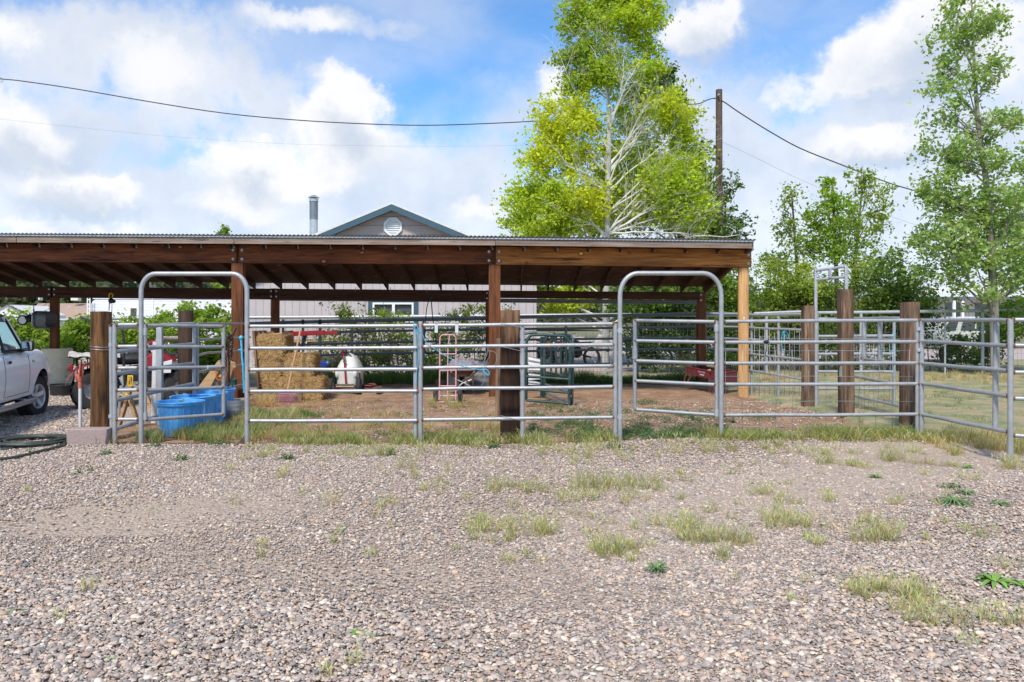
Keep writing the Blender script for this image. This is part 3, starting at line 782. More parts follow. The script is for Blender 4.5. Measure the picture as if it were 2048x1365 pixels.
mb = MB(); mb.tube([P(415, 735, 9.76), P(445, 734.6, 9.93)], .0245, 10); mb.build('latch_sleeve', M['galv_bright'], g1)
g2 = gate(1433.5, Y0+.05, 1269.5, 9.66, (644, 685, 727.7, 770, 830.6), (641.4, 682, 722, 762, 819.4), 'five-rail gate leaf hung from the right arch, swung open towards the shed', (657, 826))
mb = MB(); mb.tube([P(1269.5, 697, 9.66), P(1269.5, 718, 9.66)], .032, 12); mb.build('latch_sleeve', M['galv'], g2)

# long panels
def panel(px0, Ya, px1, Yb, left, right, label, legs=(), n=4, welds=(True, True), r=RL, mat='galv', grp=pnl, bend=None):
    t = thing('corral_panel', G((px0+px1)/2, (Ya+Yb)/2), label, 'panel', grp)
    for i, (a, b) in enumerate(zip(left, right)):
        rail(t, wob(P(px0, a, Ya), P(px1, b, Yb), i+px0, n), r, mat, welds)
    for L in legs: leg(t, *L[:3], **(L[3] if len(L) > 3 else {}), mat=mat)
    return t
pa = panel(497, Y0, 838, Y0, (653, 697, 740, 783, 842), (652, 696, 739, 782.5, 841.5), 'long galvanised five-rail panel in front of the hay bales', [(831, Y0+.03, 655), ])
pb = panel(843, Y0, 1229, Y0, (651, 694, 736.5, 779, 840), (648, 690, 732, 773.6, 835), 'long galvanised five-rail panel before the pink hand truck and green rack', [(841, Y0, 654), (1045, Y0+.02, 655), (1230.5, Y0, 650, dict(foot=True))])
pc = panel(1446, Y0+.03, 1838, Y0+.03, (643.5, 685, 727, 769, 831), (641, 684, 726.5, 768, 829), 'galvanised five-rail panel backed with square wire mesh, right of the right arch', [(1834, Y0+.03, 643, dict(r=.02))])
for i, (py, c) in enumerate(((662, 'a'), (834, 'b'))):
    mb = MB(); c = P(1235, py, Y0); mb.cyl(c-Vector((.03, 0, 0)), c+Vector((.03, 0, 0)), .014, 10); mb.cyl(c+Vector((.03, 0, -.03)), c+Vector((.03, 0, .03)), .031, 12); mb.build('clamp', M['galv_bright'], pb)
# wire mesh of that panel
mb = MB(); Ym = Y0+.075
xs_ = [1452+33.3*i for i in range(12)]
for i, px in enumerate(xs_):
    mb.tube([P(px+random.uniform(-1.2, 1.2), 679, Ym), P(px+random.uniform(-1.5, 1.5), 770, Ym), P(px, 872, Ym)], .0022, 4)
for py in (678, 702, 727, 753, 778, 803, 829, 853, 870):
    mb.tube([P(px, py+random.uniform(-.7, .7), Ym) for px in (1446, 1540, 1640, 1740, 1826)], .0022, 4)
mb.build('wire_mesh', M['wire'], pc, ang=180)
pd = panel(1842, Y0+.03, 2019, 7.76, (641, 682.6, 727, 767.5, 829), (641, 692, 742.5, 793.5, 865), 'galvanised panel running from the corner post towards the camera on the right', [(1843, Y0+.02, 643, dict(r=.027)), (2021, 7.74, 641, dict(r=.027))], welds=(True, True))
mb = MB(); mb.tube([P(1992, 642, 8.0), P(1990.5, 860, 8.0)], .026, 12); mb.build('brace', M['galv'], pd)
pe = panel(2024, 7.74, 2330, 7.3, (640, 691, 745, 797, 871), (639, 694, 752, 808, 892), 'galvanised panel cut off by the right edge of the picture', [(2330, 7.3, 640)])
for (pp, xs) in ((1836, 658),(1836, 700)):
    mb = MB(); c = P(1837, xs, Y0+.02); mb.cyl(c-Vector((0, 0, .02)), c+Vector((0, 0, .02)), .03, 12); mb.build('clamp', M['galv_bright'], pd)

# hanging brackets, cords, chains on the front panels
for px in (872.5, 913.5):
    c = P(px, 650, Y0-.024); mb = MB(); mb.box(c+Vector((0, 0, -.04)), (.036, .006, .10)); mb.tube([c+Vector((-.017, .024+.022*math.cos(a), .022*math.sin(a)+.0)) for a in [PI*i/8-PI*.5 for i in range(9)]], .004, 4)
    mb.box(c+Vector((0, .02, .028)), (.036, .045, .005)); mb.cyl(c+Vector((0, -.002, -.05)), c+Vector((0, -.006, -.05)), .006, 8)
    one(mb, 'hook_bracket', M['white_metal'], 'left white metal bracket hooked over the top rail above the pink hand truck' if px < 900 else 'right white metal bracket hooked over the top rail above the pink hand truck', 'bracket', 'white brackets on the top rail')
def cord(px, Yc, r, mat, name, label, cat, n=5, group=None):
    """px: list of (px, py) smoothed"""
    pts = [P(a, b, Yc) for a, b in px]
    return rope(pts, r, mat, name, label, cat, n, group)
def smooth(pts, k=4):
    out = []
    for i in range(len(pts)-1):
        p0 = pts[max(i-1, 0)]; p1 = pts[i]; p2 = pts[i+1]; p3 = pts[min(i+2, len(pts)-1)]
        for j in range(k):
            t_ = j/k; out.append(.5*((2*p1)+(-p0+p2)*t_+(2*p0-5*p1+4*p2-p3)*t_*t_+(-p0+3*p1-3*p2+p3)*t_**3))
    out.append(pts[-1]); return out
def rope(pts, r, mat, name, label, cat, n=6, group=None):
    mb = MB(); mb.tube(smooth([Vector(p) for p in pts]), r, n); return one(mb, name, mat, label, cat, group, ang=60)
cord([(838, 662), (832, 668), (828, 655), (827, 648), (832, 649), (836, 656), (838, 662), (846, 672), (850, 682), (858, 690), (870, 698), (882, 706), (900, 717), (920, 728), (940, 736), (953, 739), (965, 740), (966, 735)], Y0-.035, .0035, M['cyan'], 'cord', 'long bright blue cord strung from the panel joint towards the dark middle post', 'cord')
cord([(966, 734), (968, 744), (974, 750), (978, 750), (978, 744), (971, 739), (966, 742)], Y0-.05, .004, M['cyan'], 'cord', 'small bright blue loop of cord on the third rail near the middle post', 'cord')
cord([(834, 658), (836, 680), (836, 700), (836, 722), (833, 745), (832, 766)], Y0-.05, .0035, M['cyan'], 'cord', 'bright blue cord end dangling down the panel joint', 'cord')
mb = MB()
pts = smooth([P(a, b, 10.2) for a, b in ((481, 673), (483, 690), (484, 712), (486, 735), (487, 760), (488, 786))])
for k in range(3): mb.tube([p+Vector((.007*math.cos(k*2.1+i*.9), .007*math.sin(k*2.1+i*.9), 0)) for i, p in enumerate(pts)], .006, 6)
mb.ell(P(482, 676, 10.2), (.025, .025, .03), 8, 6); mb.ell(P(480, 700, 10.2), (.03, .012, .01), 8, 5)
one(mb, 'rope', M['cyan'], 'thick bright blue rope hanging just left of the left arch\'s right leg', 'rope', ang=60)
mb = MB()
for (a, b) in (((1222, 690), (1222, 730)), ((1226, 690), (1226, 722))):
    pts = [P(a[0]+random.uniform(-.6, .6), a[1]+(b[1]-a[1])*i/9, Y0-.035) for i in range(10)]
    for i in range(9):
        c = (pts[i]+pts[i+1])/2; ax = Vector((.008, 0, 0)) if i % 2 else Vector((0, .008, 0))
        mb.tube([c+ax*math.cos(q)+Vector((0, 0, .015))*math.sin(q) for q in [2*PI*j/10 for j in range(10)]], .0028, 5, closed=True)
mb.tube([P(1221.5, 745, Y0-.035)+Vector((.012*math.cos(q), 0, .03*math.sin(q))) for q in [2*PI*j/12 for j in range(12)]], .004, 6, closed=True)
one(mb, 'chain', M['chain'], 'bright steel chain with snap hook hanging on the panel left of the right arch', 'chain', ang=60)
# orange cord on left gate
cord([(447, 691), (452, 705), (455, 722), (454, 745), (448, 758), (438, 760), (432, 752)], 9.9, .003, M['hydrant_red'], 'cord', 'thin orange cord looped on the end of the left gate leaf', 'cord')
# grey twine by the middle post
mb = MB()
for pl in (((965, 690), (972, 705), (970, 720), (963, 732), (966, 742)), ((973, 690), (975, 706), (968, 724), (971, 738)), ((976, 691), (979, 712), (974, 722), (966, 745), (955, 757)), ((975, 702), (988, 704), (994, 712), (993, 722), (989, 731)), ((954, 697), (955, 715), (959, 731)), ((971, 748), (967, 765), (958, 778))):
    mb.tube(smooth([P(a, b, Y0-.04) for a, b in pl]), .0022, 4)
one(mb, 'twine', M['wire'], 'tangle of pale baling twine hanging left of the dark middle post', 'twine', ang=60)
for i, (py, lab) in enumerate(((646, 'topmost'), (693, 'second'), (832, 'lowest'))):
    mb = MB(); mb.tube([P(1001, py, Y0-.03), P(1015, py+3, Y0-.03), P(1040, py+9, Y0-.02), P(1046, py+8, Y0)], .0025, 5)
    one(mb, 'tie_wire', M['wire'], lab+' twist of wire across the dark middle post', 'wire')

# ------------------------------------------------------------------ panels and pens behind
def bpanel(name, label, pa, pb_, left, right, legs, r=.02, mat='galv', cat='panel', group=None, extra=None):
    (x0, ya), (x1, yb) = pa, pb_
    t = thing(name, G((x0+x1)/2, (ya+yb)/2), label, cat, group)
    for i, (a, b) in enumerate(zip(left, right)): rail(t, wob(P(x0, a, ya), P(x1, b, yb), i, 3), r, mat, (False, False), n=8)
    for L in legs: leg(t, *L[:3], **(L[3] if len(L) > 3 else {}), mat=mat, r=r*1.1)
    return t
pg = 'galvanised panels inside the yard'
bpanel('corral_panel', 'galvanised panel seen through the left gate, running back to the dark round post', (231, 9.45), (387, 11.2), (656, 704, 748, 801, 858), (648, 688.5, 727.5, 768, 811.5), [(388.5, 11.2, 650)], group=pg, r=.025)
t = thing('corral_panel', G(440, 13), 'galvanised panel with a bent rail running from the dark round post back to the shed', 'panel', pg)
for pl in (((394, 648), (440, 648), (489, 648)), ((393, 680), (440, 678), (489, 675.5)), ((393, 712), (415, 706), (420, 706), (489, 702)), ((393, 746), (412, 741), (451, 738), (489, 728.5)), ((451, 776), (489, 769.5))):
    rail(t, [P(a, b, 11.6+(a-393)/96*3.0) for a, b in pl], .019, 'galv', (False, False), n=8)
leg(t, 394.5, 11.6, 650, r=.024)
t = thing('steel_post', G(319, 11.0), 'upright square galvanised post between the left gate and the quad bike', 'post')
mb = MB(); a = P(319.5, 655, 11.0); b = G(320.5, 11.0); mb.bar(b, a, .075, .075); mb.build('tube', M['galv_bright'], t, bevel=.01)
mb = MB(); a = P(313, 684, 11.3); b = G(309, 11.3); mb.tube([a, b], .05, 14); one(mb, 'steel_pipe', M['white_metal'], 'white pipe leaning upright beside the square galvanised post', 'pipe')
mb = MB(); a = P(312, 678, 11.1); b = P(394, 676.5, 11.5); mb.tube([a, b], .034, 14, caps=False); mb.tube([b, a], .030, 14, caps=False); one(mb, 'steel_pipe', paint('rusty_cream_pipe', (.42, .36, .31), .7, .1, .2, 12, (.16, .08, .05), .6), 'rusty cream open-ended pipe lying level behind the dark round post', 'pipe')

# dark panel fence behind the shed
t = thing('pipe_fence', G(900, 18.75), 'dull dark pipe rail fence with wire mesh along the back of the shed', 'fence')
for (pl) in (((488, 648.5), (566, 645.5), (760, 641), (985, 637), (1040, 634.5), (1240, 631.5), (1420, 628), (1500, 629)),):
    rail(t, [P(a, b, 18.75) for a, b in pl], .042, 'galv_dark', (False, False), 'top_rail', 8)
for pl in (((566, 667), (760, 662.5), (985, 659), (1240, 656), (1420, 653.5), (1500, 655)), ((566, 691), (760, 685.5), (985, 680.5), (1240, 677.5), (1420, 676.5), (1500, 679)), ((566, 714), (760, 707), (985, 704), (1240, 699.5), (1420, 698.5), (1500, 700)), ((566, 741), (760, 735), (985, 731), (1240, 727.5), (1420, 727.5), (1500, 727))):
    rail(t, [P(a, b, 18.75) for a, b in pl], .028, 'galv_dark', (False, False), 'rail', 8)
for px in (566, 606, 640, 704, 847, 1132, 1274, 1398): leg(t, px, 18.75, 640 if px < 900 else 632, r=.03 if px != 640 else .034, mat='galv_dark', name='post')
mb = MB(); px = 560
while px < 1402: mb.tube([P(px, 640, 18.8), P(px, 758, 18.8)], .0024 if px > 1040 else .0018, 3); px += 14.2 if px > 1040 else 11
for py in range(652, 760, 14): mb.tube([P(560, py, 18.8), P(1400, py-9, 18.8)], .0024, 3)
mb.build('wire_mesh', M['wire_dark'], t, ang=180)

# far pale pipe fence with mesh
t = thing('pipe_fence', G(700, 21.3), 'pale silver pipe fence with woven wire along the lane behind the shed and hedge', 'fence')
tops = [(-60, 644), (130, 640.5), (240, 637), (500, 635.5), (760, 634), (1040, 631.5), (1240, 630), (1400, 630.5), (1560, 631), (1640, 626), (1750, 625), (1965, 621.5), (2120, 619)]
rail(t, [P(a, b, 21.3) for a, b in tops], .045, 'galv_bright', (False, False), 'top_rail', 10)
for px, w in ((-40, 1), (452, 1), (728, 1.4), (1210, .8), (1533, 1), (1557, .6), (1722, 1), (1890, .6), (1965, 1)):
    import bisect
    j = bisect.bisect([a for a, b in tops], px)-1; f_ = (px-tops[j][0])/(tops[j+1][0]-tops[j][0]); py = tops[j][1]*(1-f_)+tops[j+1][1]*f_
    leg(t, px, 21.3, py, r=.042*w, mat='galv_bright', name='post')
mb = MB(); px = 400
while px < 2110:
    mb.tube([P(px, 636 if px < 1000 else 630-(px-1000)*.009, 21.35), P(px, 748, 21.35)], .0022, 3); px += 7.5
for py in range(640, 750, 12): mb.tube([P(400, py, 21.35), P(2110, py-5, 21.35)], .002, 3)
mb.build('wire_mesh', M['wire_dark'], t, ang=180)
# silver pipe sections on top (the pieces left of x=1615)
mb = MB(); mb.tube([P(1508, 627.5, 20.2), P(1570, 625, 20.2), P(1612, 623.5, 20.2)], .035, 8); one(mb, 'steel_pipe', M['galv_bright'], 'loose pale pipe lying along the fence top left of the shortest tie post', 'pipe')

# pens behind on the right
pf = bpanel('corral_panel', 'mesh-backed panel left of the shortest tie post, with a knotted blue cord', (1499, 15.6), (1618, 14.4), (630.5, 656, 680, 708, 741), (629, 661, 690, 721, 761), [(1503, 15.6, 632), (1557, 15.0, 632)], group=pg, r=.022)
mb = MB()
for i in range(11): px = 1509+i*10; mb.tube([P(px, 657+i*.4, 15.1), P(px, 790, 15.1)], .0035, 4)
for py in (672, 690, 708, 726, 744, 762): mb.tube([P(1503, py, 15.12), P(1615, py+6, 15.12)], .002, 4)
mb.build('wire_mesh', M['wire'], pf, ang=180)
cord([(1563, 686), (1564, 672), (1566, 664), (1572, 664), (1577, 673), (1574, 676), (1569, 668), (1567, 664), (1568, 680), (1563, 688), (1567, 706)], 14.7, .005, M['cyan'], 'cord', 'knotted blue cord on the mesh panel left of the shortest tie post', 'cord')
mb = MB(); mb.ell(P(1533, 684, Y0), (.034, .03, .02), 10, 6, rough=.3); mb.tube([P(1534, 686, Y0), P(1533, 700, Y0), P(1530, 712, Y0)], .005, 5)
one(mb, 'strap', M['black'], 'black rubber strap wrapped on the second rail of the mesh panel', 'strap')
pgx = bpanel('corral_panel', 'level five-rail panel behind the tallest tie post', (1636, 13.4), (1790, 13.4), (638, 673, 708.5, 743.5, 778), (638, 672, 708, 744, 778), [(1634, 13.4, 625), (1788, 13.4, 638)], group=pg, r=.024)
ph = bpanel('corral_panel', 'slanting panel with bent wire mesh between the tallest and the corner tie posts', (1706, 12.6), (1800, 11.0), (637, 678, 715, 752, 791), (637, 683, 728, 770, 813), [], group=pg, r=.022)
for px, w in ((1728, 12.2), (1760, 11.7)): leg(ph, px, w, 638, zbot=P(px, 722, w).z, r=.035)
mb = MB()
for i in range(9):
    px = 1708+i*10; Yv = 12.5-i*.17; mb.tube([P(px, 668+i*.9, Yv), P(px+random.uniform(-3, 3), 730, Yv-.05*random.random()), P(px+random.uniform(-2, 2), 812, Yv)], .003, 4)
for k, py in enumerate((670, 690, 712, 735, 757, 776)):
    mb.tube([P(1707+i*23, py+i*3.0+2*math.sin(i*1.9+k), 12.5-i*.38) for i in range(5)], .003, 4)
mb.build('wire_mesh', M['wire'], ph, ang=180)
cord([(1792, 668), (1784, 671), (1785, 700), (1780, 705), (1786, 712), (1787, 745)], 11.2, .004, M['cyan'], 'cord', 'thin blue cord dangling just left of the corner tie post', 'cord')
# tall frame
t = thing('steel_gateway', G(1631, 13.15), 'tall silver pipe gateway with a narrow double top bar rising behind the tie posts', 'gateway')
for (a, b) in (((1631.5, 538), (1631, 817)), ((1692, 532), (1693, 640))):
    mb = MB(); Yv = 13.15 if a[0] < 1650 else 12.7; mb.bar(P(b[0], b[1], Yv), P(a[0], a[1], Yv), .045, .045); mb.build('upright', M['galv_bright'], t, bevel=.006)
for (a, b) in (((1631, 542), (1693, 533)), ((1633, 560), (1692, 554))):
    mb = MB(); mb.tube([P(a[0], a[1], 13.15), P(b[0], b[1], 12.7)], .024, 10); mb.build('top_bar', M['galv_bright'], t)
mb = MB(); mb.bar(P(1660, 556, 12.9), P(1660, 538, 12.9), .04, .03); mb.build('spacer', M['galv'], t)
# ------------------------------------------------------------------ things in and around the shed
def rotz(a): return Matrix.Rotation(a, 3, 'Z')
class LB(MB):
    """a mesh builder in a thing's own frame: placed and turned when built"""
def xform(mb, loc, rz=0, rot=None, s=1):
    r = rot if rot is not None else rotz(rz); loc = Vector(loc)
    mb.v = [tuple(loc+r @ (Vector(p)*s)) for p in mb.v]; return mb
class Kit:
    def __init__(s, name, loc, label, cat, group=None, rz=0, rot=None, sc=1):
        s.s = sc; s.t = thing(name, loc, label, cat, group); s.loc = Vector(loc); s.r = rot if rot is not None else rotz(rz)
    def part(s, name, mb, mat, parent=None, **k):
        xform(mb, s.loc, rot=s.r, s=s.s); return mb.build(name, mat, parent or s.t, **k)

# ---- hay bales
rngh = random.Random(5)
def bale(x0, x1, y0, y1, Yf, depth, label, strands=900, seed=0, twine_v=True, tags=()):
    w = (x1-x0)*Yf/F; h = (y1-y0)*Yf/F; c = P((x0+x1)/2, y1, Yf)
    t = thing('hay_bale', (c.x, Yf+depth/2, c.z), label, 'hay bale', 'stacked hay bales')
    mb = MB(); nx, ny, nz_ = 26, 10, 12
    def surf(u, v, f):
        pass
    def skin(p):
        q = Vector((p[0]*7+seed*5, p[1]*7, p[2]*9)); n_ = mnoise.noise(q)+.7*mnoise.noise(q*2.7)+.4*mnoise.noise(q*6)
        ex = min(1, (w/2-abs(p[0]))/.06) if abs(p[0]) < w/2+1 else 1
        cr = .02*n_
        x, y, z = p
        # rounded edges, drawn in where the twine bites
        def rnd(a, b, r=.05):
            return a
        bite = 0
        for tx in (-.2*w/.46 if w < .7 else -.27, .2*w/.46 if w < .7 else .27):
            bite += .012*math.exp(-((x-tx)/.02)**2)
        k = 1-.5*bite/.03
        dx = abs(x)/(w/2); dy = abs(y)/(depth/2); dz = abs(z-h/2)/(h/2)
        rr = (dx**9+dy**9+dz**9)**(1/9); s_ = 1/max(rr, 1e-3)*1.0 if rr > 1 else 1
        return (x*s_*(1+cr*.6), y*s_*(1+cr*1.8)*(1-bite), (z-h/2)*s_*(1+cr*1.6)+h/2)
    vs = []; fs = []
    for (ax, s_) in ((0, -1), (0, 1), (1, -1), (1, 1), (2, -1), (2, 1)):
        m2 = MB(); na, nb = {0: (ny, nz_), 1: (nx, nz_), 2: (nx, ny)}[ax]
        def fn(u, v, ax=ax, s_=s_):
            if ax == 0: p = (s_*w/2, (u-.5)*depth, v*h)
            elif ax == 1: p = ((u-.5)*w, s_*depth/2, v*h)
            else: p = ((u-.5)*w, (v-.5)*depth, h/2+s_*h/2)
            return skin(p)
        m2.grid(fn, na, nb); mb.add(m2.v, m2.f)
    xform(mb, (c.x, Yf+depth/2, c.z)); body = mb.build('body', M['hay'], t, ang=80)
    mb = MB()
    for i in range(int(strands*1.5)):
        r = rngh.random()
        if r < .62: p = Vector((rngh.uniform(-.5, .5)*w, -depth/2, rngh.uniform(0, 1)*h)); nrm_ = Vector((0, -1, 0))
        elif r < .82: p = Vector((rngh.uniform(-.5, .5)*w, rngh.uniform(-.5, .5)*depth, h)); nrm_ = Vector((0, 0, 1))
        else: p = Vector((rngh.choice((-.5, .5))*w, rngh.uniform(-.5, .5)*depth, rngh.uniform(0, 1)*h)); nrm_ = Vector((1 if p.x > 0 else -1, 0, 0))
        p = Vector(skin(p))
        d = Vector((rngh.gauss(0, 1), rngh.gauss(0, 1), rngh.gauss(0, .8)-.35)); d = (d-nrm_*d.dot(nrm_)).normalized()
        L = rngh.uniform(.04, .13); q = p+d*L+nrm_*rngh.uniform(0, .022)-Vector((0, 0, rngh.uniform(0, .01)))
        wd = rngh.uniform(.0016, .0032); sd_ = d.cross(nrm_).normalized()*wd; p = p+nrm_*.004; m_ = (p+q)/2+nrm_*rngh.uniform(.0, .015)
        mb.add([p-sd_, p+sd_, m_+sd_, m_-sd_, q], [(0, 1, 2, 3), (3, 2, 4)])
    xform(mb, (c.x, Yf+depth/2, c.z)); so = mb.build('loose_straw', M['straw'], t, smooth=False, recalc=False)
    so['kind'] = 'stuff'
    for tx in ((-.2*w/.46, .2*w/.46) if w < .7 else (-.27, .27)):
        mb = MB(); e = .012
        pts = [Vector((tx, -depth/2*.985-e*.2, h*f)) for f in (.06, .3, .6, .94)]+[Vector((tx, y_, h*.998)) for y_ in (-depth*.4, 0, depth*.4)]
        mb.tube(pts, .003, 4); xform(mb, (c.x, Yf+depth/2, c.z)); mb.build('twine', M['wire_dark'], t)
    for tx in tags:
        mb = MB(); mb.box((tx, -depth*.28, h+.008), (.035, .05, .006), Matrix.Rotation(.4, 3, 'Z')); xform(mb, (c.x, Yf+depth/2, c.z)); mb.build('twine_knot', M['cyan'], t)
    return t
bale(520, 647, 754, 801, 14.35, .48, 'large bottom hay bale lying full length under the others', 1500, 1)
bale(512, 562, 717, 756, 14.38, .60, 'hay bale in the middle of the left stack, under the top bale', 700, 2)
bale(563, 627, 707, 755, 14.40, .62, 'hay bale standing on the right of the stack behind the rake handle', 900, 3, tags=(-.08, .1))
bale(507, 569, 669, 718, 14.36, .70, 'topmost hay bale under the tilted board', 900, 4, tags=(-.12, .06))
# boards round the hay
mb = MB(); c = P(505, 662, 14.3); mb.bb(c.x, c.x+.02, 14.25, 14.85, terr(-4, 14), 0); mb.v = []; mb.f = []; mb.m = []
mb.prism([P(503.5, 662, 14.3), P(508, 662, 14.3), P(520, 800, 14.3), P(516.5, 801, 14.3)], (0, .75, 0)); one(mb, 'board', M['ply_dark'], 'weathered upright board along the left side of the hay stack', 'board', bevel=.003)
mb = MB(); mb.prism([P(505, 662, 15.0), P(548, 664, 15.0), P(560, 700, 15.0), P(516, 760, 15.0)], (0, .02, 0)); one(mb, 'board', M['ply_dark'], 'dark plywood sheet standing behind the top hay bale', 'board', bevel=.003)
mb = MB(); mb.prism([P(523, 671.5, 14.45), P(564, 665, 14.45), P(564, 668.5, 14.45), P(523, 674.5, 14.45)], (0, .5, 0)); one(mb, 'board', M['lumber'], 'tilted tan board lying on the topmost hay bale', 'board', bevel=.002)
mb = MB(); a = P(518, 793, 14.2); mb.prism([P(519, 793.5, 14.2), P(604, 793.5, 14.2), P(604, 803, 14.2), P(519, 803, 14.2)], (0, .09, 0)); one(mb, 'timber', M['ply_dark'], 'squared timber lying under the front of the hay stack', 'timber', bevel=.004)

# ---- rake
rk = thing('rake', P(575, 812, 13.95), 'magenta stall rake leaning on the hay with its pale wooden handle', 'rake')
mb = MB(); a = P(574.5, 784, 13.95); b = P(601, 660, 14.25); mb.tube([a, b], .016, 10); mb.build('handle', M['handle'], rk)
mb = MB()
a = P(555.5, 784.5, 13.93); b = P(594, 784.5, 13.93); a2 = P(556.5, 788, 13.9); b2 = P(593, 788, 13.9)
mb.tube([a, b], .008, 6); mb.tube([a2, b2], .007, 6); mb.tube([a, a2], .007, 6); mb.tube([b, b2], .007, 6)
for i in range(15):
    f = i/14; p = a.lerp(b, f); q = a2.lerp(b2, f); e = P(559+34*f*.92, 812 if i % 2 else 811, 13.86)
    mb.tube([p, q, q.lerp(e, .6)+Vector((0, -.012, 0)), e], .003, 5)
mb.tube([P(574.5, 780, 13.96), P(574.5, 788, 13.92)], .02, 8)
mb.build('rake_head', M['magenta'], rk)

# ---- red lifting boom behind the hay
hb = thing('engine_hoist', G(560, 15.9), 'red folding shop crane with its long boom level above the hay bales', 'hoist')
def pbox(kx0, ky0, kx1, ky1, h, Yv, d, mat, name, par):
    a = P(kx0, ky0, Yv); b = P(kx1, ky1, Yv); mb = MB(); mb.bar(a, b, d, h*Yv/F); return mb.build(name, mat, par, bevel=.006)
pbox(566, 669, 649, 665.5, 9.5, 15.9, .09, M['red'], 'boom', hb)
pbox(648, 666.5, 677, 666, 7, 15.9, .065, M['red'], 'boom_extension', hb)
pbox(675, 666, 682, 666.5, 9, 15.9, .08, M['black'], 'boom_end', hb)
pbox(566, 663, 586, 662.5, 1.6, 15.87, .06, M['black'], 'top_plate', hb)
pbox(661, 662, 675, 661, 1.4, 15.9, .05, M['black'], 'end_plate', hb)
mb = MB(); mb.bar(G(568, 15.95), P(568, 664, 15.95), .08, .08); mb.build('mast', M['red'], hb)
mb = MB(); mb.tube([G(568, 15.95)+Vector((0, 0, .2)), P(612, 671, 15.95)], .025, 10); mb.build('ram', M['black'], hb)
mb = MB(); g = G(568, 15.95); mb.bar(g+Vector((-.3, .1, .06)), g+Vector((1.0, .3, .06)), .07, .07); mb.bar(g+Vector((-.3, -.1, .06)), g+Vector((1.0, -.3, .06)), .07, .07); mb.build('base', M['red'], hb)
for pl in (((571, 671), (573, 676), (578, 675), (581, 670)), ((614, 669), (611, 680), (610, 690), (612, 696), (618, 686))):
    mb = MB(); mb.tube(smooth([P(a, b, 15.85) for a, b in pl]), .007 if pl[0][0] < 600 else .010, 6); mb.build('cable', M['black'], hb)
for px in (606, 640):
    mb = MB(); c = P(px, 644, 18.68); mb.cyl(c-Vector((.02, 0, 0)), c+Vector((.02, 0, 0)), .055, 10); mb.bar(c, c+Vector((0, 0, -.11)), .03, .05); one(mb, 'rail_clamp', M['black'], 'left black clamp on the dark back rail above the red boom' if px < 620 else 'right black clamp on the dark back rail above the red boom', 'clamp', 'black clamps on the back rail')

# grey folded chair / pallet behind the top bale
mb = MB()
for k in range(4): mb.bar(P(569+k*1.9, 676, 15.3), P(573+k*1.9, 702, 15.3), .012, .05)
mb.bar(P(568, 677, 15.3), P(577, 677, 15.3), .02, .03); mb.bar(P(571, 700, 15.3), P(579, 700, 15.3), .02, .03)
mb.bar(P(574, 700, 15.32), G(576, 15.32), .03, .04)
one(mb, 'folding_rack', M['galv'], 'grey slatted metal rack standing at the right of the topmost bale', 'rack')
# deck railing by the house
dr = thing('deck_railing', G(600, 22.6), 'white deck railing with a tan top rail in front of the mauve house', 'railing')
mb = MB(); mb.bar(P(577, 683, 22.6), P(680, 678, 22.6), .12, .05); mb.build('top_rail', M['lumber'], dr)
mb = MB(); mb.bar(P(577, 689, 22.6), P(680, 685, 22.6), .03, .10); mb.build('board', M['ply_dark'], dr)
for px in (582, 603, 612, 640, 660):
    mb = MB(); mb.bar(P(px, 684, 22.55), P(px, 712, 22.55), .05, .05); mb.build('baluster', M['vinyl'], dr)
mb = MB(); mb.bar(P(577, 712, 22.6), P(680, 712, 22.6), .03, .05); mb.build('bottom_rail', M['lumber'], dr)
mb = MB(); mb.bar(P(577, 712, 22.7), P(577, 740, 22.7), .09, .09); mb.bar(P(680, 712, 22.7), P(680, 740, 22.7), .09, .09); mb.bar(P(577, 724, 22.9), P(680, 724, 22.9), .3, .05); mb.build('post', M['lumber'], dr)

# ---- tyre wheel helper (axis along given vector)
def wheel(c, r, w, axis, mbt, mbr, hub=.5, knob=0, n=28):
    ax = Vector(axis).normalized(); z = Vector((0, 0, 1)) if abs(ax.z) < .9 else Vector((1, 0, 0)); u = z.cross(ax).normalized(); v = ax.cross(u)
    m = Matrix((u, v, ax)).transposed()
    prof = [(r*hub, -w*.42), (r*.80, -w*.5), (r*.93, -w*.46), (r, -w*.3), (r, w*.3), (r*.93, w*.46), (r*.80, w*.5), (r*hub, w*.42)]
    mbt.lathe(prof, c, n, m)
    if mbr is not None:
        mbr.lathe([(0, -w*.2), (r*.14, -w*.34), (r*.16, -w*.2), (r*hub*.8, -w*.12), (r*hub, -w*.4), (r*hub*1.02, -w*.44), (r*hub*1.02, w*.44), (r*hub, w*.4), (r*hub*.8, w*.12), (r*.16, w*.2), (r*.14, w*.34), (0, w*.2)], c, n, m)
    if knob:
        for i in range(knob):
            a = 2*PI*i/knob
            for sg in (-1, 1):
                p = Vector((r*math.cos(a+sg*.06), r*math.sin(a+sg*.06), sg*w*.22))
                q = Matrix.Rotation(a, 3, 'Z') @ Matrix.Rotation(sg*.5, 3, 'X')
                mbt.box(Vector(c)+m @ p, (r*.14, r*.10, w*.42), m @ q)

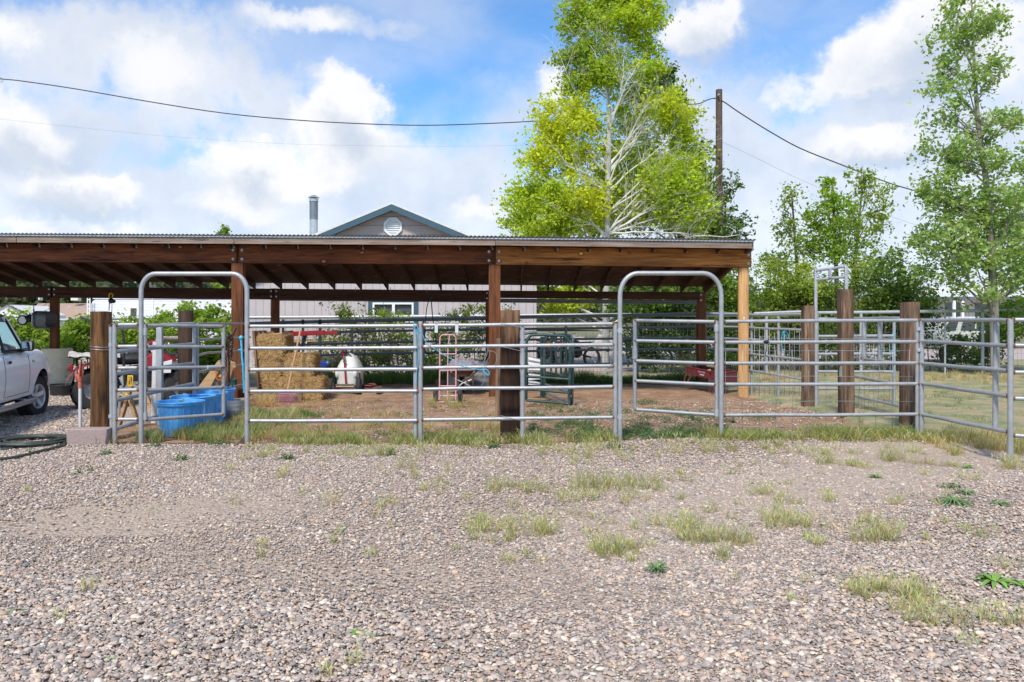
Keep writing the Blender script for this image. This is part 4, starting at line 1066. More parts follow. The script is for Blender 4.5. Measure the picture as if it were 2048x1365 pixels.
# ---- blue wheelbarrow behind the hay
wb = thing('wheelbarrow', G(645, 16.4), 'blue wheelbarrow partly hidden behind the bottom hay bale', 'wheelbarrow')
mb = MB(); Yv = 16.2
mb.prism([P(612, 719, Yv), P(654, 727, Yv), P(646, 744, Yv), P(618, 744, Yv)], (0, .55, 0)); mb.build('tray', M['blue_tray'], wb, bevel=.02)
mb = MB(); mb.tube([P(643, 743, 16.1), P(652, 747, 16.1), P(655, 758, 16.1), P(655, 783, 16.1)], .014, 8); mb.build('leg', M['black'], wb)
mb = MB(); mb.tube([P(643, 743, 16.8), P(652, 747, 16.8), P(655, 758, 16.8), P(655, 780, 16.8)], .014, 8); mb.build('leg', M['black'], wb)
mb = MB(); mb.tube([P(654, 727, 16.2), P(656, 724, 16.2)], .018, 8); mb.build('rim', M['cyan'], wb)
mb = MB(); wheel(P(622, 768, 16.5), .18, .09, (0, 1, 0), mb, None); mb.build('wheel', M['rubber'], wb)

# ---- sprayer
sp_ = thing('tank_sprayer', G(692, 15.75), 'white pull-behind tank sprayer with a red strap on two black wheels', 'sprayer')
Yv = 15.75
mb = MB(); c = P(692, 743, Yv+.32)
def tank(u, v):
    a = 2*PI*u; zz = v
    pz = 772+(708-772)*zz
    # outline half widths in px
    hw = np.interp(zz, [0, .2, .42, .55, .75, .9, .97, 1], [24, 24.2, 24.8, 23.5, 18, 10.5, 5, .2])
    q = P(692+1, pz, Yv)
    ca, sa = math.cos(a), math.sin(a); e = .62
    x = math.copysign(abs(ca)**e, ca)*hw*Yv/F; y = math.copysign(abs(sa)**e, sa)*hw*Yv/F*1.5+.36
    notch = 1
    return Vector((q.x+x, Yv+y, q.z))
mb.grid(tank, 40, 26); mb.build('tank', M['tank'], sp_, ang=60)
mb = MB(); mb.ell(P(692, 748, Yv+.05)+Vector((-.17, 0, 0)), (.05, .05, .09), 12, 8); mb.ell(P(712, 748, Yv+.05)+Vector((-.02, 0, 0)), (.05, .05, .09), 12, 8); mb.build('tank_lug', M['tank'], sp_)
mb = MB(); pts = [P(685, 699, Yv+.3), P(687, 712, Yv+.02), P(689, 727, Yv-.02), P(690.5, 745, Yv-.03), P(692, 768, Yv-.03)]
for i in range(len(pts)-1): mb.bar(pts[i], pts[i+1], .034, .006, (0, -1, 0))
mb.build('strap', M['red'], sp_)
mb = MB(); mb.box(P(688, 718, Yv-.035), (.045, .012, .035)); mb.tube([P(688, 724, Yv-.04)+Vector((.022*math.cos(a), 0, .02*math.sin(a))) for a in [2*PI*i/12 for i in range(12)]], .004, 5, closed=True); mb.build('buckle', M['chrome'], sp_)
mb = MB(); mb.tube([P(671, 770, Yv-.02), P(709, 770, Yv-.02)], .016, 8); mb.tube([P(667, 746, Yv), P(669, 786, Yv)], .012, 8); mb.tube([P(719, 746, Yv), P(722, 788, Yv)], .016, 8)
mb.tube([P(668, 780, Yv+.3), P(722, 780, Yv+.3)], .014, 8)
mb.tube([P(651, 734, Yv), P(684, 704, Yv+.1), P(692, 704, Yv+.4)], .013, 8); mb.tube([P(655, 735, Yv+.05), P(688, 705, Yv+.25)], .010, 8)
mb.tube(smooth([P(690, 706, Yv+.2), P(700, 710, Yv+.2), P(708, 724, Yv+.25)]), .012, 8)
mb.build('frame', M['black'], sp_)
mb = MB(); mb.bar(P(672, 773, Yv-.03), P(708, 773, Yv-.03), .01, .02); mb.build('label_bar', paint('tan_strip', (.5, .42, .25)), sp_)
mb = MB(); mb.ell(P(690, 704, Yv+.2), (.05, .05, .045), 12, 6); mb.build('pump', M['black'], sp_)
for px in (667, 720):
    mb = MB(); mb.ell(P(px, 745, Yv-.02), (.018, .01, .018), 10, 6); mb.build('reflector', M['amber'], sp_)
for px in (662, 717.5):
    mt, mr_ = MB(), MB(); c = P(px, 773, Yv+.05); wheel(c, .165, .095, (1, .05, 0), mt, mr_, .45); w_ = mt.build('wheel', M['rubber'], sp_, ang=30); mr_.build('rim', M['white_metal'], w_, ang=30)
# hoses and wood blocks beside
def coil(c, r, turns, rad, mat, name, label, seed=0, squash=.5, tail=None, lift=.02, sub=18):
    rg = random.Random(seed); pts = []
    for i in range(int(turns*sub)):
        a = 2*PI*i/sub; rr = r*(1+.10*math.sin(a*.37+seed)+.07*math.sin(a*1.31)+rg.uniform(-.02, .02))
        pts.append(Vector(c)+Vector((rr*math.cos(a)+.05*r*math.sin(a*.21), rr*math.sin(a)*squash+.05*r*math.cos(a*.17), rad+lift*(.5+.5*math.sin(a*.43+seed))+.004*(i/sub))))
    if tail: pts += [Vector(p) for p in tail]
    return rope(pts, rad, mat, name, label, 'hose', 7)
c = G(734, 16.3); coil(c+Vector((0, 0, 0)), .17, 6, .014, M['hosered'], 'hose', 'coiled reddish hose on the dirt right of the white sprayer', 3, .9, None, .12)
c = G(652, 16.0); coil(c, .14, 4, .014, M['hosered'], 'hose', 'short reddish hose heap between the hay and the sprayer', 5, .9, None, .08)
mb = MB(); c = G(739, 15.7); mb.box(c+Vector((.0, 0, .04)), (.28, .14, .075), rotz(.1)); one(mb, 'wood_block', M['lumber'], 'low reddish wood block beside the coiled red hose', 'wood block', bevel=.004)
mb = MB(); c = G(752, 15.9); mb.box(c+Vector((.0, 0, .07)), (.20, .16, .10), rotz(-.5) @ Matrix.Rotation(-.35, 3, 'Y')); one(mb, 'wood_block', M['ply_dark'], 'tilted wood block at the right of the coiled red hose', 'wood block', bevel=.004)

# ---- pink hand truck
ht = thing('hand_truck', G(896, 14.2), 'pink hand truck standing in front of the rusty wheelbarrow', 'hand truck')
Yv = 14.2
xl, xr_ = 879.5, 912
pts = [P(xl-1, 800, Yv-.02), P(xl, 740, Yv), P(xl, 684, Yv+.02)]
pts += [P(xl+8*(1-math.cos(a)), 677-9*math.sin(a)+2, Yv+.02) for a in (.4, .8, 1.2, 1.57)]
pts += [P(xr_-8*(1-math.cos(a)), 677-9*math.sin(a)+2, Yv+.02) for a in (1.57, 1.2, .8, .4)]
pts += [P(xr_, 684, Yv+.02), P(xr_, 740, Yv), P(xr_-.5, 800, Yv-.02)]
mb = MB(); mb.tube(pts, .0125, 10); mb.build('frame', M['pink'], ht)
mb = MB(); mb.tube([P(899, 671, Yv+.02), P(898, 683, Yv-.01), P(896, 690, Yv), P(895, 800, Yv)], .0115, 8); mb.build('centre_bar', M['pink'], ht)
for py in (708.5, 741, 772.5):
    mb = MB(); mb.tube([P(xl, py, Yv), P(xr_, py, Yv)], .010, 8); mb.build('crossbar', M['pink'], ht)
mb = MB(); c = P(896, 804, Yv-.08); mb.box(c, (.34, .17, .008)); mb.build('toe_plate', M['pink'], ht)
mb = MB(); mb.tube([P(868, 792, Yv+.1), P(924, 792, Yv+.1)], .008, 8); mb.build('axle', M['wire'], ht)
for px in (871.5, 920.5):
    mt, mr_ = MB(), MB(); c = P(px, 793, Yv+.1); c.z = .125+terr(c.x, Yv); wheel(c, .125, .075, (1, 0, 0), mt, mr_, .45); w_ = mt.build('wheel', M['rubber'], ht, ang=30); mr_.build('rim', M['chrome_dull'], w_, ang=30)

# ---- rusty wheelbarrow with cloth
rw = thing('wheelbarrow', G(925, 15.6), 'rusty old wheelbarrow heaped with a grey cloth behind the pink hand truck', 'wheelbarrow')
Yv = 15.5
mb = MB()
def tray(u, v):
    a = 2*PI*u; q = 1-.38*v
    ca, sa = math.cos(a), math.sin(a); e = .55
    p = P(926, 739+20*v*(.6 if v < 1 else .62), Yv+.42)
    return Vector((p.x+math.copysign(abs(ca)**e, ca)*.33*q, p.y+math.copysign(abs(sa)**e, sa)*.42*q-.1*v, p.z-.0))
mb.grid(tray, 28, 5); mb.build('tray', M['rust_plate'], rw, ang=60)
mb = MB(); mb.tube([P(926, 739, Yv+.42)+Vector((math.copysign(abs(math.cos(a))**.55, math.cos(a))*.335, math.copysign(abs(math.sin(a))**.55, math.sin(a))*.425, 0)) for a in [2*PI*i/32 for i in range(32)]], .012, 6, closed=True); mb.build('tray_rim', M['rust'], rw)
mb = MB(); mb.tube([P(908, 757, Yv), P(925, 765, Yv), P(943, 774, Yv)], .012, 6); mb.tube([P(943, 760, Yv), P(925, 767, Yv), P(912, 778, Yv)], .012, 6); mb.build('cross_brace', M['wire'], rw)
mb = MB(); mb.tube([P(909, 755, Yv), P(909, 779, Yv)], .014, 6); mb.build('leg', M['rust_plate'], rw)
mb = MB(); mb.tube([P(946, 745, Yv), P(946, 783, Yv)], .016, 6); mb.build('leg', M['rust_plate'], rw)
mb = MB(); mb.tube([P(926, 762, Yv+.1), P(940, 755, Yv-.2), P(949, 744, Yv-.35)], .018, 8); mb.build('handle', M['ply_dark'], rw)
mb = MB(); mb.tube([P(915, 757, Yv+.1), P(908, 750, Yv-.2), P(902, 744, Yv-.35)], .018, 8); mb.build('handle', M['ply_dark'], rw)
mb = MB(); c = P(924, 776, Yv+.8); c.z = .19; wheel(c, .19, .10, (1, 0, 0), mb, None, .3); mb.build('wheel', M['rubber'], rw)
mb = MB()
def clothf(u, v):
    a = 2*PI*u; r_ = v
    x = 926+44*r_*math.cos(a)*(1+.15*math.sin(3*a)); yy = Yv+.42+.40*r_*math.sin(a)
    q = P(x, 739, yy)
    n_ = mnoise.noise(Vector((math.cos(a)*r_*2.1, math.sin(a)*r_*2.1, 1)))+.6*abs(mnoise.noise(Vector((math.cos(a)*r_*5, math.sin(a)*r_*5, 4))))*2-.3
    h = .17*(1-r_**2.5)+.10*n_+.05*math.cos(a)*r_
    if r_ > .85: h -= (r_-.85)*.5
    return Vector((q.x+.02*n_, yy-.12*(1-r_)*.4, max(q.z+h+.02, q.z-.04)))
mb.grid(clothf, 70, 26)
o = one(mb, 'cloth', M['cloth'], 'crumpled mauve grey cloth heaped on the rusty wheelbarrow', 'cloth', ang=180)
# galvanised trough
mb = MB(); Yv = 16.6; c = G(965, Yv+.3)
prof = [(.36, 0), (.37, .02)]+[(.37+.008*math.sin(i*1.6), .02+i*.035) for i in range(16)]+[(.385, .60), (.385, .615), (.36, .60), (.355, .03), (0, .03)]
mb.lathe(prof, c+Vector((-.05, 0, 0)), 36); one(mb, 'water_trough', M['trough'], 'ribbed grey stock tank standing left of the dark middle posts', 'trough', ang=50)
mb = MB(); mb.box(G(881, 17.5)+Vector((0, 0, .12)), (.22, .1, .1)); one(mb, 'wood_block', M['ply_dark'], 'small wood block on the ground behind the pink hand truck', 'wood block', bevel=.004)
mb = MB(); c = G(918, 17.2); mb.box(c+Vector((-.1, 0, .2)), (.26, .25, .38)); one(mb, 'bucket_crate', M['grey_plastic'], 'grey crate standing in the shade behind the rusty wheelbarrow', 'crate', bevel=.02)

# ---- hanging green rope
mb = MB()
mb.tube(smooth([P(863, 592, 17.9), P(858, 600, 17.9), P(853, 620, 17.9), P(851, 650, 17.9), P(849, 690, 17.9), P(852, 706, 17.9), P(862, 708, 17.9), P(873, 700, 17.9), P(872, 680, 17.9), P(866, 640, 17.9), P(863, 605, 17.9), P(861, 594, 17.9)]), .011, 6)
mb.ell(P(861.5, 595, 17.9), (.05, .03, .05), 8, 6)
one(mb, 'rope', M['green_rope'], 'dark green rope looped from a hook on the back beam', 'rope', ang=60)
# chain hoist
ch = thing('chain_hoist', P(222, 632, 17.9), 'small chain hoist with a yellow hook hanging from the back beam', 'hoist')
mb = MB(); mb.tube([P(222.5, 572, 17.9), P(222.5, 588, 17.9)], .006, 5); mb.tube([P(224, 609, 17.9), P(223.5, 640, 17.9)], .007, 5); mb.tube([P(219, 604, 17.9), P(218, 622, 17.9)], .010, 5); mb.build('chain', M['chain_rust'], ch)
mb = MB(); mb.tube([P(222+4*math.cos(a), 592-5*math.sin(a), 17.9) for a in [PI*i/8*1.6-.8 for i in range(9)]], .014, 6); mb.build('hook', M['yellow'], ch)
mb = MB(); mb.ell(P(222, 602, 17.9), (.06, .05, .065), 12, 8); mb.ell(P(226, 603, 17.9), (.06, .05, .045), 12, 8); mb.build('body', M['black'], ch)

# ---- hanging push mower on the left
mw = thing('push_mower', P(85, 658, 17.6), 'black push mower with a white wheel hung up against the far left post', 'mower')
Yv = 17.6
for c_, n_ in ((P(45.5, 641, Yv), 'wheel'),):
    mt, mr_ = MB(), MB(); wheel(c_, .115, .05, (0, 1, 0), mt, mr_, .74); w_ = mt.build('wheel', M['rubber'], mw, ang=30); mr_.build('rim', M['vinyl'], w_, ang=30)
mt = MB(); wheel(P(45.5, 641, Yv+.45), .115, .05, (0, 1, 0), mt, None, .2); mt.build('wheel', M['rubber'], mw, ang=30)
mb = MB(); mb.ell(P(62, 637, Yv+.1), (.10, .16, .09), 14, 8, rough=.2); mb.tube([P(46, 641, Yv), P(46, 641, Yv+.45)], .012, 8); mb.bar(P(50, 641, Yv+.1), P(76, 642, Yv+.1), .2, .03); mb.build('engine', M['black'], mw)
mb = MB()
mb.tube(smooth([P(57, 631, Yv), P(62, 627, Yv), P(68, 628, Yv), P(72, 636, Yv), P(73, 645, Yv)]), .009, 6); mb.build('guard', M['black'], mw)
mb = MB()
def deck(u, v):
    a = 2*PI*u; px = 76+ (v*26); hh = 15+3*math.sin(PI*v); c = P(px, 640, Yv+.22); sx = .5
    ca, sa = math.cos(a), math.sin(a)
    return Vector((c.x, c.y+math.copysign(abs(ca)**.6, ca)*.24, c.z+math.copysign(abs(sa)**.6, sa)*hh*Yv/F))
mb.grid(deck, 28, 8); mb.build('deck', M['greygloss'], mw, ang=50)
for px in (77.5, 81.5):
    mb = MB(); c = P(px, 640, Yv+.22); mb.tube([c+Vector((0, math.copysign(abs(math.cos(a))**.6, math.cos(a))*.25, math.copysign(abs(math.sin(a))**.6, math.sin(a))*16.8*Yv/F)) for a in [2*PI*i/28 for i in range(28)]], .014, 6, closed=True); mb.build('deck_rib', M['chrome_dull'] if px < 80 else M['grey_plastic'], mw)
mb = MB(); mb.tube([P(67, 574, Yv+.2), P(67.5, 618, Yv+.2), P(68, 630, Yv+.15)], .008, 6); mb.tube([P(67.5, 618, Yv+.2), P(68, 628, Yv+.2)], .014, 6); mb.build('hanger', M['black'], mw)
mb = MB(); mb.tube(smooth([P(97, 609, Yv+.3), P(98, 618, Yv+.3), P(92, 621, Yv+.3), P(103, 617, Yv+.3)]), .004, 5); mb.build('wire', M['wire_dark'], mw)

# ---- concrete drum round the post base and rubber tub
mb = MB(); Yv = YB; c = G(114, Yv); r = 28*Yv/F
mb.lathe([(r, 0), (r, .80), (r*.985, .82), (r*.9, .82), (r*.88, .4), (0, .4)], c, 40); one(mb, 'concrete_drum', M['drum'], 'cream cylindrical concrete collar round the far left shed post', 'drum', ang=40)
mb = MB(); c = G(130, 15.3); mb.lathe([(.0, .0), (.22, 0), (.25, .05), (.262, .2), (.285, .225), (.285, .24), (.255, .235), (.235, .06), (0, .04)], c, 36, sc=(1, 1)); one(mb, 'rubber_tub', M['rubber'], 'low black rubber tub on the gravel behind the white pickup', 'tub', ang=45)

# ---- yard hydrant, block, hose
hy = thing('yard_hydrant', G(160, 9.72), 'yard hydrant with a faded red head on a white pipe', 'hydrant')
mb = MB(); mb.tube([G(160.5, 9.72), P(160.5, 772, 9.72)], .020, 14); mb.build('pipe', M['white_metal'], hy)
mb = MB(); Yv = 9.72
mb.tube([P(160.5, 776, Yv), P(160.5, 765, Yv)], .026, 12); mb.tube([P(160.5, 765, Yv), P(160, 757, Yv), P(160, 748, Yv)], [.022, .036, .028], 12)
mb.tube([P(158, 756, Yv), P(153.5, 754, Yv), P(152, 760, Yv)], .018, 10); mb.ell(P(153, 752, Yv), (.02, .02, .03), 10, 6)
mb.build('head', M['hydrant_red'], hy)
mb = MB(); mb.bar(P(160.5, 752, Yv-.02), P(162, 724, Yv-.02), .018, .052); mb.bar(P(164.5, 756, Yv), P(166, 732, Yv), .02, .03)
mb.tube([P(162, 726, Yv), P(165, 731, Yv), P(166.5, 745, Yv), P(163, 756, Yv)], .012, 8); mb.build('lever', M['hydrant_red'], hy, bevel=.004)
mb = MB(); mb.tube([P(152, 760, Yv), P(151.5, 764, Yv)], .016, 10); mb.build('spout', M['chrome_dull'], hy)
mb = MB(); c = P(171, 900, 9.02); c = Vector((c.x, 9.02, terr(c.x, 9)+.03)); mb.box(c+Vector((0, .10, .088)), (.443, .19, .19), rotz(.05)); one(mb, 'concrete_block', M['concrete'], 'rough pinkish concrete block at the foot of the yard hydrant', 'block', bevel=.012)
pts = []
rg = random.Random(8)
c = Vector((X(66, 9.2), 9.15, .045))
for i in range(int(6.5*16)):
    a = 2*PI*i/16; e = 1+.16*math.sin(a*.31)+rg.uniform(-.02, .02)
    pts.append(c+Vector((.335*e*math.cos(a)+.03*math.sin(a*.23), .36*e*math.sin(a)*.95, .012+.028*(.5+.5*math.sin(a*.57)))))
pts += [Vector((X(20, 8.7), 8.75, .045)), Vector((X(-30, 8.7), 8.6, .045)), Vector((X(-90, 8.7), 8.5, .045))]
rope(pts, .0145, M['green_hose'], 'hose', 'grey green garden hose coiled on the gravel left of the concrete block', 'hose', 8)
pts = [Vector((X(a, yd(b)), yd(b), .055)) for a, b in ((132, 895), (126, 900), (100, 908), (75, 914), (50, 921), (20, 927), (-10, 930), (-60, 931))]
rope([pts[0]+Vector((.05, .3, 0))]+pts, .0145, M['green_hose'], 'hose', 'single strand of grey green hose running off the left edge in front of the coil', 'hose', 8)
mb = MB(); mb.tube(smooth([G(183, 10.2)+Vector((0, 0, .25)), G(181, 9.95)+Vector((0, 0, .03)), G(176, 9.8)]), .014, 7); one(mb, 'hose', M['black'], 'short black hose end between the concrete block and the thick round post', 'hose')
mb = MB(); mb.tube(smooth([P(240, 652, 10.4), P(246, 668, 10.4), P(248, 700, 10.4), P(248, 735, 10.4), P(250, 772, 10.4)]), .017, 8); one(mb, 'hose', M['black'], 'black pipe curving down behind the small filler panel', 'hose')
mb = MB(); mb.bar(P(162, 636, 10.3), P(184, 643, 10.1), .02, .02); one(mb, 'rod', M['black'], 'short black rod poking out left of the thick round post', 'rod')
mb = MB(); c = P(221, 652, 9.45); mb.tube([c+Vector((0, -.03, 0)), c+Vector((-.05, .25, 0))], .026, 12, caps=False); mb.tube([c+Vector((-.001, -.029, 0)), c+Vector((-.05, .25, 0))], .020, 12); one(mb, 'steel_pipe', M['rust_plate'], 'open rusty pipe end beside the top of the thick round post', 'pipe')

# ---- blue tubs
def tub_prof(): return [(0, .0), (.225, 0), (.232, .015), (.268, .34), (.272, .352), (.290, .356), (.292, .385), (.283, .392), (.268, .388), (.262, .34), (.222, .03), (0, .025)]
proto = None
tubs = [(361, 10.12, 'nearest blue tub, holding a green weed, inside the left gate', 1.0), (386, 10.85, 'second nearest blue tub, half hidden by the first', 1.0), (412, 11.35, 'third blue tub from the front, widest rim in view', 1.02), (430, 12.0, 'rearmost blue tub, its rim showing furthest right', 1.02)]
for i, (px, Yv, lab, s_) in enumerate(tubs):
    if proto is None:
        t = thing('plastic_tub', (0, 0, 0), lab, 'tub', 'blue plastic tubs'); 
        mb = MB(); mb.lathe(tub_prof(), (0, 0, 0), 48); mb.build('body', M['blue_tub'], t, ang=40)
        for k in range(24):
            a = 2*PI*k/24; mb = MB(); ca, sa = math.cos(a), math.sin(a)
            mb.bar((ca*.232, sa*.232, .02), (ca*.269, sa*.269, .345), .012, .010, (ca, sa, 0)); mb.build('rib', M['blue_tub'], t, bevel=.003)
        mb = MB(); mb.tube([(.29*math.cos(a), .29*math.sin(a), .385) for a in [2*PI*i_/40 for i_ in range(40)]], .009, 8, closed=True); mb.build('rim', M['blue_tub'], t)
        proto = t
    else: t = copy_tree(proto); t['label'] = lab
    t.location = G(px, Yv); t.scale = (s_, s_, 1.08); t.rotation_euler = (0, 0, i*.7)
mb = MB(); c = G(468, 12.0); mb.lathe([(0, 0), (.105, 0), (.108, .01)]+[(.11+.0035*k+.003*math.sin(k*2), .02+k*.022) for k in range(10)]+[(.15, .245), (.15, .255), (.14, .25), (.11, .02), (0, .02)], c, 28); one(mb, 'bucket', M['galv_bright'], 'small galvanised bucket in the grass right of the blue tubs', 'bucket', ang=40)
mb = MB(); c = G(466, 14.9); c.z = P(466, 779, 14.9).z-.02; mb.lathe([(0, 0), (.06, 0), (.075, .2), (.08, .21), (.07, .2), (.055, .02)], c, 20); one(mb, 'bucket', M['teal_plastic'], 'small teal bucket in front of the shed post behind the chains', 'bucket', ang=40)

# ---- chains on the panel
mb = MB(); rg = random.Random(2)
for k in range(9):
    px = 455+k*1.25; y0_ = 668+rg.uniform(-3, 6); y1_ = 772+rg.uniform(-14, 6)
    n_ = 26; pts = [P(px+rg.uniform(-.8, .8)+1.2*math.sin(i*.3+k), y0_+(y1_-y0_)*i/n_, 13.4+.01*k) for i in range(n_+1)]
    for i in range(n_):
        c = (pts[i]+pts[i+1])/2; ax = Vector((.012, 0, 0)) if i % 2 else Vector((0, .012, 0)); L = (pts[i]-pts[i+1]).length*.62
        mb.tube([c+ax*math.cos(q)+Vector((0, 0, L))*math.sin(q) for q in [2*PI*j/8 for j in range(8)]], .0045, 4, closed=True)
mb.tube([P(455, 674, 13.4), P(460, 671, 13.4), P(466, 668, 13.4), P(472, 655, 13.4)], .02, 6)
one(mb, 'chain', M['chain_rust'], 'bundle of rusty chains draped over the panel rails by the shed post', 'chain', ang=60)
# leaning boards
for (pl, Yv, m_, lab) in ((((395, 776), (436, 722), (446, 717), (446, 727), (419, 778)), 12.9, 'ply', 'broad tan plywood board leaning inside the left gate'), (((428, 776), (446, 735), (454, 733), (455, 760), (449, 778)), 12.7, 'ply_dark', 'rough board with blue stain leaning right of the tan plywood'), (((461, 722), (470, 726), (472, 735), (466, 738), (460, 760)), 13.0, 'ply', 'small torn cardboard sheet against the chains')):
    mb = MB(); mb.prism([P(a, b, Yv) for a, b in pl], (0, .03, 0)); one(mb, 'board', M[m_], lab, 'board', bevel=.003)
mb = MB(); mb.bar(P(463, 683, 13.9), P(463, 752, 13.9), .05, .04); one(mb, 'board', paint('pinkish_board', (.35, .2, .17), .8), 'narrow pinkish board upright left of the shed post', 'board')
mb = MB(); mb.ell(P(442, 754, 12.4), (.05, .04, .035), 10, 6, rough=.5); mb.tube([P(432, 741, 12.4), P(433, 758, 12.4), P(438, 762, 12.4)], .008, 5); one(mb, 'padlock_tangle', M['orange_plastic'], 'small orange plastic tool hanging on a chain by the plywood', 'tool')

# ---- sawhorse with label and clamp
sh = thing('sawhorse', G(277, 10.9), 'wooden sawhorse with splayed tan legs behind the small filler panel', 'sawhorse')
Ya = 10.75; Yb = 11.5
mb = MB(); mb.bar(P(262, 757, Ya), P(300, 757, Yb), .04, .09); mb.build('beam', M['black'], sh, bevel=.003)
for (a, b, yv) in (((263, 772), (237, 864), Ya), ((258, 790), (279, 868), Ya-.04), ((293, 790), (315, 852), Yb)):
    mb = MB(); q = G(b[0], yv); mb.bar(P(a[0], a[1], yv), q, .04, .075, (0, 1, 0)); mb.build('leg', M['lumber'], sh, bevel=.004)
mb = MB(); mb.prism([P(235, 747, 11.2), P(238, 743, 11.2), P(290, 740, 11.6), P(290, 743.5, 11.6)], (0, .14, 0)); one(mb, 'board', M['lumber'], 'thin pale board lying level over the sawhorse', 'board')
lb = thing('label_plate', P(260, 773, 10.6), 'yellow label plate with black lettering clipped to the sawhorse', 'label')
mb = MB(); mb.box(P(260.5, 762, 10.6), (.075, .012, .145)); mb.build('plate', M['yellow'], lb, bevel=.003)
mb = MB(); rg = random.Random(4)
for k in range(2):
    for j in range(9):
        if rg.random() < .85: mb.box(P(258.3+k*4, 754.5+j*1.75, 10.592), (rg.uniform(.012, .02), .002, rg.uniform(.004, .009)))
mb.build('lettering', M['black'], lb)
cb = thing('bar_clamp', P(244, 800, 10.65), 'yellow and black bar clamp hanging by the sawhorse', 'clamp')
mb = MB(); m90 = Matrix.Rotation(PI/2, 3, 'X') @ Matrix.Rotation(.4, 3, 'Y')
mb.lathe([(.0, 0), (.032, 0), (.034, .03), (.028, .06), (0, .06)], P(241, 797, 10.6), 18, m90); mb.build('knob', M['black'], cb)
mb = MB(); mb.tube([P(241, 797, 10.58)+Vector((.034*math.cos(a), 0, .045*math.sin(a))) for a in [2*PI*i/16 for i in range(16)]], .006, 6, closed=True); mb.box(P(253.5, 790, 10.6), (.03, .02, .05)); mb.tube([P(253.5, 793, 10.58)+Vector((.016*math.cos(a), 0, .018*math.sin(a))) for a in [2*PI*i/12 for i in range(12)]], .006, 6, closed=True); mb.build('jaw', M['yellow'], cb)
mb = MB(); mb.bar(P(236, 790, 10.62), P(256, 788, 10.62), .01, .02); mb.build('bar', M['chrome_dull'], cb)
ml = thing('folding_stand', G(262, 11.4), 'grey metal folding work stand with open triangular legs behind the sawhorse', 'stand')
mb = MB()
for (a, b) in (((240, 755), (250, 775)), ((244, 752), (254, 772)), ((268, 772), (274, 753)), ((274, 753), (281, 772)), ((270, 767), (280, 766)), ((240, 774), (283, 774)), ((242, 775), (236, 850)), ((282, 775), (288, 846))):
    mb.bar(P(a[0], a[1], 11.4), P(b[0], b[1], 11.4), .03, .035)
mb.build('frame', M['chrome_dull'], ml, bevel=.003)

# ---- green steel rack
gr = thing('stall_divider', G(1096, 13.4), 'dark green steel frame with slim vertical bars standing in the pen', 'rack')
def P2(a, b, yv): return P(a, b, yv)
Yv = 13.45; Yw = 14.25
fr = [P(1052.5, 801, Yv+.05), P(1052.5, 740, Yv), P(1053, 690, Yv), P(1055, 680, Yv), P(1060, 673, Yv), P(1069, 670, Yv), P(1100, 671, Yv), P(1124, 672, Yv), P(1133, 676, Yv), P(1138, 684, Yv), P(1140, 695, Yv), P(1139, 755, Yv), P(1138, 812, Yv)]
mb = MB(); mb.tube(smooth(fr, 3), .025, 10); mb.build('front_frame', M['green_metal'], gr)
for (a, b) in (((1052, 753), (1137, 759)), ((1055, 779), (1137, 786)), ((1052, 801), (1138, 808))):
    mb = MB(); mb.tube([P(a[0], a[1], Yv), P(b[0], b[1], Yv)], .021, 8); mb.build('crossbar', M['green_metal'], gr)
fr = [P(1090, 792, Yw), P(1089, 740, Yw), P(1089, 692, Yw), P(1091, 680, Yw), P(1096, 673, Yw), P(1104, 671, Yw), P(1122, 670, Yw-.1), P(1136, 671, Yw-.3), P(1145, 678, Yw-.55), P(1146, 690, Yw-.6), P(1145, 755, Yw-.65), P(1143.5, 813, Yw-.7)]
mb = MB(); mb.tube(smooth(fr, 3), .025, 10); mb.build('back_frame', M['green_metal'], gr)
for i, px in enumerate((1102, 1112, 1122, 1132)):
    mb = MB(); mb.tube([P(px, 673, Yw-.08*i-.1), P(px, 742+i*2.5, Yw-.08*i-.1), P(px, 748+i*2.5, Yw-.08*i-.1)], [.017, .017, .006], 8); mb.build('bar', M['green_metal'], gr)
for (a, b) in (((1092, 745), (1140, 755)), ((1090, 769), (1142, 786)), ((1092, 786), (1142, 807))):
    mb = MB(); mb.tube([P(a[0], a[1], Yw), P(b[0], b[1], Yw-.65)], .021, 8); mb.build('brace', M['galv_dark'] if b[1] > 760 else M['green_metal'], gr)
for px in (1083, 1088):
    mb = MB(); mb.tube([P(px, 674, Yw), G(px, Yw)+Vector((0, 0, .1))], .024, 8); mb.build('upright', M['green_metal'], gr)
mb = MB(); mb.tube([P(1142, 787, Yv+.05)+Vector((.03*math.cos(a), 0, .03*math.sin(a))) for a in [2*PI*i/12 for i in range(12)]], .006, 6, closed=True); mb.box(P(1141, 793, Yv), (.04, .03, .03)); mb.build('latch', M['rust'], gr)
mb = MB(); mb.tube([P(1049, 668, 13.9), P(1060, 666, 13.9), P(1074, 665, 13.9)], .024, 8); one(mb, 'steel_pipe', M['green_metal'], 'short green pipe lying behind the top left of the green rack', 'pipe')
# corrugated sheets inside
for k, (a, b, c_, d_) in enumerate((((1057, 712), (1085, 719), (1085, 743), (1057, 742)), ((1057, 746), (1085, 750), (1085, 759), (1057, 760)), ((1057, 759), (1086, 766), (1086, 771), (1057, 770)))):
    A, B, C_, D = [P(p[0], p[1], 14.6+.02*k) for p in (a, b, c_, d_)]
    mb = MB()
    def sf(u, v, A=A, B=B, C_=C_, D=D):
        p = A.lerp(B, u).lerp(D.lerp(C_, u), v); return p+Vector((0, .014*math.sin(v*2*PI*(3 if k == 0 else 1.5)), 0))
    mb.grid(sf, 3, 30); one(mb, 'corrugated_sheet', M['sheetmetal'], ('large', 'narrow middle', 'lowest')[k]+' corrugated metal sheet leaning behind the green rack', 'metal sheet', 'corrugated sheets behind the green rack', ang=80)

